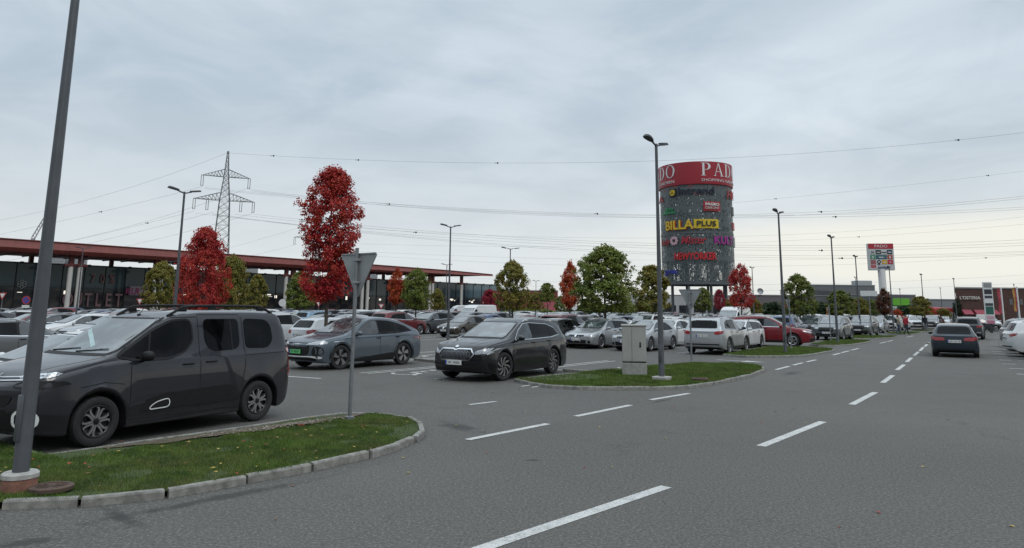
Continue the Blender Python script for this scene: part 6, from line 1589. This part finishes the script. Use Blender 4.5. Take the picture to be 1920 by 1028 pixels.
# ---------------------------------------------------------------- power line
STEEL = mat('pylon_steel', (.17, .18, .18), .6, .3); WIRE = mat('wire', (.10, .105, .11), .6, .2)
def pylon(px, ytop, Y, label, yarm1, yarm2, aw1, aw2, bw=22, yaw=25):
    k = Y / FPX; a = pt(px, ytop, Y); H = a.z; z1, z2 = pt(px, yarm1, Y).z, pt(px, yarm2, Y).z
    root = empty('electricity_pylon', (a.x, Y, 0), R(yaw), label, 'pylon', 'steel lattice electricity pylons')
    bm = bmesh.new(); hw = lambda z: (bw * k * .5 * (1.75 - .95 * min(1, z / z2)) if z < z2 else bw * k * .5 * (.80 - .42 * (z - z2) / (z1 - z2)) if z < z1 else bw * k * .5 * (.38 - .28 * (z - z1) / (H - z1)))
    zs = [0]; 
    while zs[-1] < H - .5: zs.append(min(H, zs[-1] + max(1.6, hw(zs[-1]) * 1.5)))
    C = [(-1, -1), (1, -1), (1, 1), (-1, 1)]; r = .13
    for z, q in zip(zs, zs[1:]):
        h0, h1 = hw(z), hw(q)
        for i in range(4):
            (x0, y0), (x1, y1) = C[i], C[(i + 1) % 4]
            bar(bm, (x0 * h0, y0 * h0, z), (x0 * h1, y0 * h1, q), r); bar(bm, (x0 * h0, y0 * h0, z), (x1 * h1, y1 * h1, q), r * .55); bar(bm, (x1 * h0, y1 * h0, z), (x0 * h1, y0 * h1, q), r * .55)
            bar(bm, (x0 * h1, y0 * h1, q), (x1 * h1, y1 * h1, q), r * .5)
    place('tower', bm, [STEEL], parent=root)
    for z, aw in ((z1, aw1), (z2, aw2)):
        for s in (-1, 1):
            bm = bmesh.new(); Lx = aw * k * s; h = hw(z); top = z + 2.6; tip = Vector((Lx, 0, z)); n = 7
            for y in (-h, h):
                for j in range(n):
                    p0, p1 = Vector((s * h, y, z)).lerp(tip, j / n), Vector((s * h, y, z)).lerp(tip, (j + 1) / n); q0, q1 = Vector((s * h, y * .6, top)).lerp(tip, j / n), Vector((s * h, y * .6, top)).lerp(tip, (j + 1) / n)
                    bar(bm, p0, p1, .11); bar(bm, q0, q1, .10); bar(bm, p0, q1, .06) if j < n - 1 else None; bar(bm, p1, q1, .06) if j < n - 1 else None
            place('cross_arm', bm, [STEEL], parent=root)
            for xx in ((.97,) if aw == aw1 else (.97, .55)):
                bm = bmesh.new()
                for dx_ in (-.35, .35): bar(bm, (Lx * xx + dx_, 0, z), (Lx * xx + dx_, 0, z - 3.6), .10, seg=6)
                bar(bm, (Lx * xx - .4, 0, z - 3.6), (Lx * xx + .4, 0, z - 3.6), .10)
                place('insulator', bm, [mat('insulator_brown', (.07, .06, .055), .4)], parent=root)
pylon(428, 283, 250, 'tall lattice electricity pylon above the red canopy at the left', 332, 376, 43, 54)
pylon(598, 384, 372, 'second farther pylon, mostly hidden behind the tall red tree', 417, 447, 33, 42, 12)
def wire(pts, label, n=26, r=.032, balls=(), name='power_cable'):
    P = [pt(*p) for p in pts]
    def at(px):
        xs = [p[0] for p in pts]; L_ = [1, 1, 1]
        for i in range(3):
            for j in range(3):
                if i != j: L_[i] *= (px - xs[j]) / (xs[i] - xs[j])
        y = sum(l * p[1] for l, p in zip(L_, pts)); iY = sum(l / p[2] for l, p in zip(L_, pts)); return pt(px, y, 1 / iY)
    bm = bmesh.new(); x0, x1 = pts[0][0], pts[2][0]; Q = [at(x0 + (x1 - x0) * i / n) for i in range(n + 1)]
    for a, b in zip(Q, Q[1:]): bar(bm, a, b, r, seg=4)
    o = place(name, bm, [WIRE]); tag(o, label, 'power cable', 'overhead power cables')
    for bx in balls:
        p = at(bx); bm = bmesh.new(); bmesh.ops.create_icosphere(bm, subdivisions=2, radius=.30); q = place('marker_ball', bm, [mat('marker', (.03, .03, .032), .6)], parent=o); q.location = p
        bm = bmesh.new(); bar(bm, (-1.0, 0, 0), (-.45, 0, 0), .10, seg=6); q = place('damper', bm, [mat('marker', (.03, .03, .032), .6)], parent=o); q.location = p
E_ = 1990
wire(((430, 287, 250), (1100, 305, 225), (E_, 240, 190)), 'topmost overhead cable, rising from the pylon top towards the right edge', balls=(513, 672, 933, 1797))
wire(((470, 356, 250), (1120, 403, 225), (E_, 360, 195)), 'cable with dark ball crossing right of the drum tower crown, upper of its pair', balls=(730, 1540))
wire(((470, 358, 248), (1120, 407, 223), (E_, 364, 193)), 'cable crossing right of the drum tower crown, lower of its pair')
wire(((384, 352, 254), (1120, 401, 229), (E_, 384, 199)), 'cable passing behind the tower just under the crown ring, upper of its pair', balls=(1120,))
wire(((384, 354, 252), (1120, 405, 227), (E_, 388, 197)), 'cable passing behind the tower just under the crown ring, lower of its pair', balls=(1567,))
wire(((476, 402, 250), (1100, 452, 225), (E_, 446, 195)), 'highest cable of the middle bundle behind the tower', balls=(566,))
wire(((440, 402, 250), (1100, 456, 225), (E_, 452, 195)), 'second cable of the middle bundle behind the tower', balls=(780,))
wire(((366, 400, 254), (1100, 461, 229), (E_, 457, 199)), 'third cable of the middle bundle behind the tower', balls=(1541,))
wire(((398, 401, 253), (1100, 468, 228), (E_, 468, 198)), 'cable just below the middle bundle behind the tower')
wire(((398, 402, 251), (1100, 471, 226), (E_, 474, 196)), 'lowest cable of the middle bundle', balls=(1579,))
wire(((1245, 392, 330), (1455, 373, 320), (E_, 312, 290)), 'faint cable climbing steeply to the right edge, the upper one', balls=(1455, 1853))
wire(((632, 425, 372), (1400, 443, 340), (E_, 399, 300)), 'faint cable meeting the right edge above the pole sign board')
wire(((640, 456, 372), (1400, 455, 340), (E_, 414, 300)), 'faint cable passing just above the pole sign board', balls=(1611,))
wire(((640, 470, 372), (1400, 488, 345), (E_, 470, 305)), 'faint cable running behind the pole sign board')
wire(((566, 470, 372), (1400, 500, 345), (E_, 474, 305)), 'faint cable below the pole sign board header', balls=(1849,))
wire(((640, 505, 400), (1400, 534, 370), (E_, 511, 330)), 'lower faint cable over the mall roofs at the right')
wire(((640, 515, 400), (1400, 545, 370), (E_, 527, 330)), 'lowest faint cable over the mall roofs at the right', balls=(1618,))
wire(((426, 287, 250), (210, 362, 290), (-60, 424, 340)), 'cable falling from the pylon top to the left edge')
wire(((380, 350, 252), (200, 395, 290), (-60, 452, 340)), 'cable falling left from the upper arm of the pylon', balls=(190,))
wire(((468, 352, 252), (240, 425, 290), (-60, 486, 340)), 'cable falling left from the upper right arm of the pylon')
wire(((364, 396, 252), (200, 437, 290), (-60, 492, 340)), 'cable falling left from the lower arm tip of the pylon', balls=(277,))
wire(((400, 398, 252), (200, 449, 290), (-60, 503, 340)), 'second cable falling left from the lower arm of the pylon')
wire(((474, 400, 252), (250, 459, 290), (-60, 512, 340)), 'lowest cable falling left from the pylon', balls=(170,))
wire(((566, 425, 372), (440, 462, 390), (300, 492, 410)), 'faint cable left of the tall red tree, upper one')
wire(((558, 458, 372), (440, 486, 390), (300, 506, 410)), 'faint cable left of the tall red tree, lower one')
# distant crane boom behind the canopy
a = pt(62, 447, 300); b = pt(94, 392, 300); bm = bmesh.new(); u = (b - a).normalized(); n_ = Vector((u.z, 0, -u.x)) * .7
for s in (-1, 1): bar(bm, a + n_ * s, b + n_ * s * .4, .22)
for k in range(9): bar(bm, a.lerp(b, k / 9) + n_ * (1 - .06 * k), a.lerp(b, (k + 1) / 9) - n_ * (1 - .06 * k), .12)
bar(bm, (a.x, 300, 0), a, .8); tag(place('crane', bm, [mat('crane_pale', (.34, .33, .33), .6)]), 'pale slanted crane boom rising behind the red canopy', 'crane')

# ---------------------------------------------------------------- people
def person(px, py, label, az, top, legs, hair, skin=(.35, .20, .14), hgt=1.7, stride=.28, bag=None):
    p = gnd(px, py); root = empty('person', (p.x, p.y, 0), R(90 - az), label, 'person')
    k = hgt / 1.7
    J = dict(pel=(0, 0, .95), ch=(0.02, 0, 1.25), nk=(.03, 0, 1.44), hd=(.05, 0, 1.56), ht=(.05, 0, 1.64),
             hl=(0, .10, .90), kl=(stride * .55, .10, .50), al=(stride * .8, .10, .09), tl=(stride * .8 + .17, .10, .04), hr=(0, -.10, .90), kr=(-stride * .25, -.10, .50), ar=(-stride * 1.1, -.10, .12), tr=(-stride * 1.1 + .15, -.10, .05),
             sl=(.02, .19, 1.38), el=(-.08, .24, 1.10), wl=(.10, .24, .90), fl=(.16, .23, .83), sr=(.02, -.19, 1.38), er=(.02, -.25, 1.10), wr=(.22, -.22, .98), fr=(.29, -.21, .95))
    E2 = [('pel', 'ch'), ('ch', 'nk'), ('nk', 'hd'), ('hd', 'ht'), ('pel', 'hl'), ('hl', 'kl'), ('kl', 'al'), ('al', 'tl'), ('pel', 'hr'), ('hr', 'kr'), ('kr', 'ar'), ('ar', 'tr'), ('nk', 'sl'), ('sl', 'el'), ('el', 'wl'), ('wl', 'fl'), ('nk', 'sr'), ('sr', 'er'), ('er', 'wr'), ('wr', 'fr')]
    Rd = dict(pel=.15, ch=.15, nk=.06, hd=.085, ht=.07, hl=.10, kl=.065, al=.045, tl=.035, hr=.10, kr=.065, ar=.045, tr=.035, sl=.07, el=.05, wl=.035, fl=.03, sr=.07, er=.05, wr=.035, fr=.03)
    ks = list(J); me = bpy.data.meshes.new('body'); me.from_pydata([tuple(c * k for c in J[q]) for q in ks], [(ks.index(a), ks.index(b)) for a, b in E2], [])
    o = bpy.data.objects.new('body', me); COL.objects.link(o); o.modifiers.new('skin', 'SKIN')
    for i, q in enumerate(ks): me.skin_vertices[0].data[i].radius = (Rd[q] * k * (1. if q != 'ch' else .8), Rd[q] * k); 
    me.skin_vertices[0].data[0].use_root = True
    s = o.modifiers.new('sub', 'SUBSURF'); s.levels = 2
    bpy.context.view_layer.update(); ev = bpy.data.meshes.new_from_object(o.evaluated_get(bpy.context.evaluated_depsgraph_get())); bpy.data.objects.remove(o)
    ms = [mat('cloth_%.2f_%.2f' % (top[0], top[1]), top, .85), mat('trousers_%.2f_%.2f' % (legs[0], legs[1]), legs, .85), mat('skin', skin, .6), mat('shoe', (.06, .06, .06), .6)]
    ev.materials.clear()
    for m in ms: ev.materials.append(m)
    for pl in ev.polygons:
        c = pl.center / k; pl.material_index = 3 if c.z < .11 else 1 if c.z < .93 and abs(c.y) < .19 else 2 if c.z > 1.46 or (c.z < .93 and abs(c.y) >= .19) else 0; pl.use_smooth = True
    ev.name = 'body'; link('body', ev, root)
    bm = bmesh.new(); v = bmesh.ops.create_icosphere(bm, subdivisions=3, radius=.112 * k)['verts']
    for q in v: q.co = Vector((q.co.x * .98, q.co.y * .88, q.co.z * 1.08))
    bmesh.ops.delete(bm, geom=[q for q in bm.verts if q.co.x > .045 * k and q.co.z < .05 * k or q.co.z < -.075 * k], context='VERTS'); bmesh.ops.translate(bm, vec=(.035 * k, 0, 1.60 * k), verts=bm.verts)
    place('hair', bm, [mat('hair_%.2f' % hair[0], hair, .7)], parent=root, smooth=180)
    bm = bmesh.new(); lathe(bm, [(.10, .86), (.185, .88), (.19, 1.05), (.20, 1.25), (.19, 1.37), (.07, 1.47)], 16); bmesh.ops.scale(bm, vec=(.72 * k, .98 * k, k), verts=bm.verts); place('jacket', bm, [ms[0]], parent=root, smooth=60)
    bm = bmesh.new(); box(bm, .125 * k, .15 * k, -.012, .012, 1.55 * k, 1.585 * k, .004)
    place('nose', bm, [ms[2]], parent=root)
    if bag:
        bm = bmesh.new(); box(bm, -.26, -.13, -.14, .14, 1.0 * k, 1.38 * k, .04); place('rucksack', bm, [mat('bag', bag, .8)], parent=root)
person(1685, 627.5, 'person in a pale jacket with dark straps and blue trousers crossing by the small island', 85, (.30, .28, .22), (.03, .04, .07), (.04, .025, .015), bag=(.02, .02, .022))
person(1700, 628.5, 'person in a red jacket and dark trousers walking right beside the small island', 80, (.34, .02, .03), (.018, .02, .025), (.05, .03, .02), hgt=1.75, stride=.33)
person(1736, 622, 'person in dark clothes standing between the white crossover and the lamp post', 180, (.02, .025, .04), (.14, .15, .17), (.03, .02, .015), stride=.08)

# ---------------------------------------------------------------- cars
SP = {}
def TP(kind, **k):
    key = (kind, tuple(sorted((a, str(b)) for a, b in k.items())))
    if key not in SP:
        S = spec(kind); S.update(k); SP[key] = car_template(S)
    return SP[key]
C = dict(white=((.55, .56, .56), 0.), silver=((.34, .35, .36), .6), grey=((.13, .135, .14), .5), anthracite=((.034, .036, .042), .35), black=((.010, .010, .011), .2), blue=((.03, .06, .14), .4), slate=((.022, .032, .042), .3), brown=((.075, .065, .052), .5), red=((.17, .010, .016), .25), darkred=((.12, .015, .018), .3), beige=((.33, .30, .25), .4), palegreen=((.38, .42, .36), .2), lightblue=((.16, .24, .32), .3))
def P_(c): return paint(*C[c])
def at_front_wheel(px, py, ang, S_, side=1):
    """centre of a car whose front wheel on the seen side touches the ground at the pixel"""
    g = gnd(px, py); f = Vector((math.sin(R(ang)), math.cos(R(ang)))); left = Vector((-f.y, f.x))
    c = g.xy - f * (S_['L'] / 2 - S_['fo']) - left * side * (S_['W'] / 2 - .02); return (c.x, c.y, 0)
S_ = spec('mpv'); put_car(TP('mpv', extra=[van_extra]), 'family_van', at_front_wheel(176, 838, 209.5, S_), 209.5, paint((.017, .0165, .0215), .25, 1.5), 'large dark grey tall family van with black roof rails beside the nearest grass island', 'van', turn=0)
S_ = spec('coupesuv'); put_car(TP('coupesuv', extra=[emblem_extra('rings'), q4_lamp]), 'parked_car', at_front_wheel(638, 693, 216, S_), 216, paint((.085, .103, .122), .35), 'blue grey coupe crossover with a green number plate behind the give-way sign post', 'car', turn=-6)
S_ = spec('enyaq'); put_car(TP('enyaq', extra=[sk_extra]), 'parked_car', at_front_wheel(945, 714, 212, S_), 212, paint((.0022, .0028, .005), 0., 1.5), 'black crossover with a chrome framed ribbed grille beside the cabinet island', 'car', turn=-8)
def put(kind, px, py, ang, col, label, name='parked_car', cat='car', side=1, group='cars parked in the rows', **k):
    S2 = spec(kind); S2.update(k); return put_car(TP(kind, **k), name, at_front_wheel(px, py, ang, S2, side), ang, P_(col), label, cat, group)
def putuv(kind, u, v, ang, col, label, name='parked_car', cat='car', group='cars parked in the rows', **k):
    x, y = uv(u, v); USED.append((x, y)); return put_car(TP(kind, **k), name, (x, y, 0), ang, P_(col), label, cat, group)
USED = []
T0, A1 = 215.5, 35.5
vd = emblem_extra('disc')
def used(o): USED.append((o.location.x, o.location.y)); return o
used(put('estate', 1128, 654, T0, 'silver', 'silver estate with roof rails facing the camera, left of the cabinet', rim='alloy', extra=[vd], plate='W 6213 TK'))
used(put('hatch', 1221, 659, T0, 'silver', 'light silver hatchback directly behind the electrical cabinet', extra=[vd]))
used(put('hatch', 868, 633, 214, 'brown', 'dark brown metallic hatchback left of the black crossover', extra=[vd], L=4.36))
used(put('suv', 800, 627, 214, 'anthracite', 'dark blue grey crossover left of the brown hatchback'))
used(put('estate', 1397, 655, T0, 'white', 'white estate car between the rear-facing silver crossover and the red crossover', rim='alloy', L=4.55))
o = used(putuv('suv', 34.05, 12.35, 33, 'silver', 'silver crossover seen from behind with black lower bumper, right of the tall lamp post', archclad=True, plate='ND 182 GL'))
putuv('hatch', 34.2, 20.9, A1, 'black', 'black hatchback seen from behind with a red lamp, beside the silver estate')
putuv('hatch', 38.7, 16.9, T0, 'white', 'white hatchback mostly hidden behind the rear-facing silver crossover')
putuv('suv', 23.2, 30.2, A1, 'white', 'white crossover nosing right behind the dark grey family van', rim='alloy', wtrim=None)
putuv('hatch', 23.4, 26.6, A1, 'white', 'white hatchback behind the trunk of the tall red tree')
put_car(TP('suv'), 'parked_car', at_front_wheel(1487, 651, 119, spec('suv'), -1), 119, P_('red'), 'dark red crossover turning out of the aisle towards the road', 'car', None); USED.append((13, 42))
# beside and beyond the family van
putuv('hatch', 6.3, 14.1, T0, 'white', 'white hatchback parked just beyond the dark grey family van')
putuv('estate', 18.9, 37.9, T0, 'silver', 'silver estate nose-first behind the van windscreen'); putuv('hatch', 18.7, 41.2, T0, 'white', 'white hatchback with raked windscreen above the van bonnet'); putuv('sedan', 18.8, 44.3, T0, 'anthracite', 'dark saloon right behind the nearest lamp post'); putuv('hatch', 18.7, 47.1, T0, 'darkred', 'dark red hatchback with pale roof glare at the left edge')
putuv('hatch', 23.4, 45.4, A1, 'red', 'bright red hatchback behind the white raked hatchback'); putuv('sedan', 23.6, 48.4, A1, 'grey', 'grey saloon left of the bright red hatchback'); putuv('estate', 9.8, 26.0, A1, 'grey', 'grey estate left of the nearest lamp post behind the white hatchback')
# beyond the islands on the right
def pg(kind, px, py, ang, col, label, **k):
    """px, py = ground point under the middle of the near end"""
    g = gnd(px, py); S2 = spec(kind); S2.update(k); f = Vector((math.sin(R(ang)), math.cos(R(ang)))); s = -1 if f.y < 0 else 1
    c = g.xy + f * s * S2['L'] / 2; nm = k.pop('name', 'parked_car'); return used(put_car(TP(kind, **{a: b for a, b in k.items()}), nm, (c.x, c.y, 0), ang, P_(col), label, 'car', None if nm != 'parked_car' else 'cars parked in the rows'))
pg('suv', 1510, 631, T0, 'grey', 'grey crossover facing the camera behind the nose of the red crossover')
pg('suv', 1588, 628.5, A1, 'anthracite', 'boxy dark grey crossover seen from behind by the third island lamp post')
pg('hatch', 1636, 624.5, T0, 'silver', 'silver blue hatchback facing the camera under the blank white board')
pg('suv', 1667, 620.5, T0, 'white', 'white crossover with a big black grille facing the camera by the road')
pg('suv', 1721, 618.5, 205, 'white', 'white crossover with dark kidney grille right of the red jacket walker')
pg('suv', 1745, 617, T0, 'grey', 'grey crossover behind the person in dark clothes')
pg('hatch', 1792, 671, 31.5, 'slate', 'dark grey hatchback with lit red lamps driving away on the road', name='moving_car', plate='ND 247 FB', tl=lights(.895, .72, .88, .34), rwin=[(-.64, 1.03), (.64, 1.03), (.54, 1.33), (-.54, 1.33)])
pg('suv', 1817, 637, 34, 'anthracite', 'dark crossover driving ahead of the grey hatchback', name='moving_car')
used(put_car(TP('hatch'), 'moving_car', (*gnd(1838, 621).xy, 0), 105, P_('anthracite'), 'dark hatchback turning right ahead of the two moving cars', 'car'))
pg('hatch', 1866, 616.5, 200, 'white', 'white car coming towards the camera beside the banner totem', name='moving_car')
# right hand bays: tails towards the road
fr = Vector((math.sin(R(110)), math.cos(R(110))))
cols = ['anthracite', 'white', 'white', 'white', 'white', 'grey', 'silver', 'white', 'black', 'silver', 'blue', 'white', 'grey']; kinds = ['suv', 'suv', 'hatch', 'estate', 'hatch', 'suv', 'hatch', 'suv', 'estate', 'hatch', 'suv', 'hatch', 'suv']
names = ['dark crossover cut off by the right edge, nearest of the right hand bays', 'white crossover with red tail lamp at the right edge', 'white hatchback second beyond the white crossover at the right edge', 'white estate third in the right hand bays', 'white hatchback fourth in the right hand bays, dark lower bumper', 'grey crossover farthest of the right hand bays, behind the white cars', 'silver hatchback sixth in the right hand bays',
         'white crossover seventh in the right hand bays', 'black estate eighth in the right hand bays', 'silver hatchback ninth in the right hand bays', 'blue crossover tenth in the right hand bays', 'white hatchback eleventh in the right hand bays', 'grey crossover last in the right hand bays']
g0 = gnd(1882, 668)   # tail of the white crossover
_, DR2 = path(RIGHT)
def nearest_s(p): return min((( (atR(q * .25) - p).length, q * .25) for q in range(0, 400)))[1]
sb = nearest_s(Vector((g0.x, g0.y)))
for i, (kd, cn, lab) in enumerate(zip(kinds[:8], cols, names)):
    if i in (4, 6, 7): continue
    s = sb + (i - 1) * 2.75; S2 = spec(kd); tail = atR(s) + fr * (.75 if i > 1 else .5 if i else 1.25); rev = i in (2, 4, 7)
    c = tail + fr * S2['L'] / 2; used(put_car(TP(kd), 'parked_car', (c.x, c.y, 0), 110 + (180 if rev else 0), P_(cn), lab, 'car', 'cars parked in the right hand bays'))
# tall white vans in the far rows
for kd, px, py, Y, lab, ang in (('van', 866, 566, 100, 'white high-roofed motorhome behind the middle lamp posts', 250), ('van', 893, 571, 84, 'white panel van right of the white motorhome', 215.5), ('van', 1375, 585, 74, 'small white van behind the silver crossover row', 215.5)):
    p = pt(px, py, Y); used(put_car(TP('van'), 'van', (p.x, p.y, 0), ang, P_('white'), lab, 'van'))
# the many cars farther out stand in the same grid of bays
lowm = {}
def LOW(kind):
    if kind not in lowm: lowm[kind] = merged(TP(kind), None)
    return lowm[kind]
ORD = ['first', 'second', 'third', 'fourth', 'fifth', 'sixth', 'seventh', 'eighth', 'ninth', 'tenth', 'eleventh', 'twelfth', 'thirteenth', 'fourteenth', 'fifteenth', 'sixteenth', 'seventeenth', 'eighteenth', 'nineteenth', 'twentieth', 'twenty-first', 'twenty-second', 'twenty-third', 'twenty-fourth', 'twenty-fifth', 'twenty-sixth', 'twenty-seventh', 'twenty-eighth', 'twenty-ninth', 'thirtieth', 'thirty-first', 'thirty-second', 'thirty-third', 'thirty-fourth']
TYPE = dict(hatch='hatchback', suv='crossover', estate='estate car', sedan='saloon', city='small car')
rnd = random.Random(21); GRID = []
cn_w = ['white'] * 6 + ['silver'] * 5 + ['grey'] * 5 + ['anthracite'] * 6 + ['black'] * 5 + ['blue'] * 2 + ['red', 'darkred', 'brown', 'brown', 'beige', 'lightblue', 'palegreen']
for ri, uc in enumerate((4, 20.5, 37, 53.5, 70, 86.5, 103, 119.5, 136)):
    for half in (0, 1):
        u = uc + (-2.6 if half == 0 else 2.6); n = 0; rowcars = []
        for k in range(0, 36):
            v = 12.1 + 2.9 * k; x, y = uv(u, v); kd = rnd.choice(['hatch', 'hatch', 'suv', 'suv', 'estate', 'sedan', 'city']); cn = rnd.choice(cn_w); keep = rnd.random() < (.80 if ri < 4 else .70); flipd = rnd.random() < (.12 if half == 0 else .30); du = rnd.uniform(-.25, .25); dv = rnd.uniform(-.12, .12)
            px = 960 + FPX * x / y if y > 3 else -9999
            if not (-60 < px < 1975): continue
            if (Vector((x, y)) - A0).dot(ND) < 13: continue
            if ri == 0: continue
            if ri == 1 and (v < 50 if half else v < 49): continue
            if ri == 2 and half == 0 and v < 37: continue
            if ri == 2 and half == 1 and (30 < v < 37 or v < 13.5): continue
            if any((x - a) ** 2 + (y - b) ** 2 < 7.5 for a, b in USED): continue
            if not keep: continue
            x, y = uv(u + du, v + dv); rowcars.append((x, y, kd, cn, (T0 if (half == 0) != flipd else A1), flipd))
        for i, (x, y, kd, cn, ang, fl) in enumerate(rowcars): GRID.append((ri, half, i, x, y, kd, cn, ang, rowcars[i - 1][3] if i else 'no', fl))
# bays wholly hidden behind nearer cars stay empty
DROP = set([1,4,8,10,11,12,19,23,24,25,33,34,35,36,37,38,40,44,45,46,47,48,50,63,68,69,71,73,85,87,91,93,94,95,101,119,125,129,132,133,137,138,140,145,146,147,150,151,152,154,159,162,163,167,168,175,178,179,191,195,196,197,201,203,207,210,215,217,218,219,220,221,222,223,226,228,229,232,233,234,236,238,239,240,241,242,243,244,245,246,247,250,251,252,256,257,259,262,263,264,265,266,268,269,274,276,277,278,279,281,282,283,284,285,286,287,288,290,291,292,293,295,296,297,299,302,303,304,305,306,307,308,311,312,313])
cnt_ = {}
for gi, (ri, half, i, x, y, kd, cn, ang, nb, fl) in enumerate(GRID):
    if gi in DROP: continue
    i = cnt_[(ri, half)] = cnt_.get((ri, half), -1) + 1
    lab = f"{'dark red' if cn == 'darkred' else 'pale green' if cn == 'palegreen' else 'light blue' if cn == 'lightblue' else cn} {TYPE[kd]}, {ORD[i]} car from the road in the {ORD[ri * 2 + half - 2]} far row"
    if y < 62: put_car(TP(kd), 'parked_car', (x, y, 0), ang, P_(cn), lab, 'car', 'cars parked in the far rows')
    else: put_low(LOW(kd), 'parked_car', (x, y, 0), ang, P_(cn), lab, 'car', 'cars parked in the far rows')
print('GRID', len(GRID), 'objects', len(bpy.data.objects))
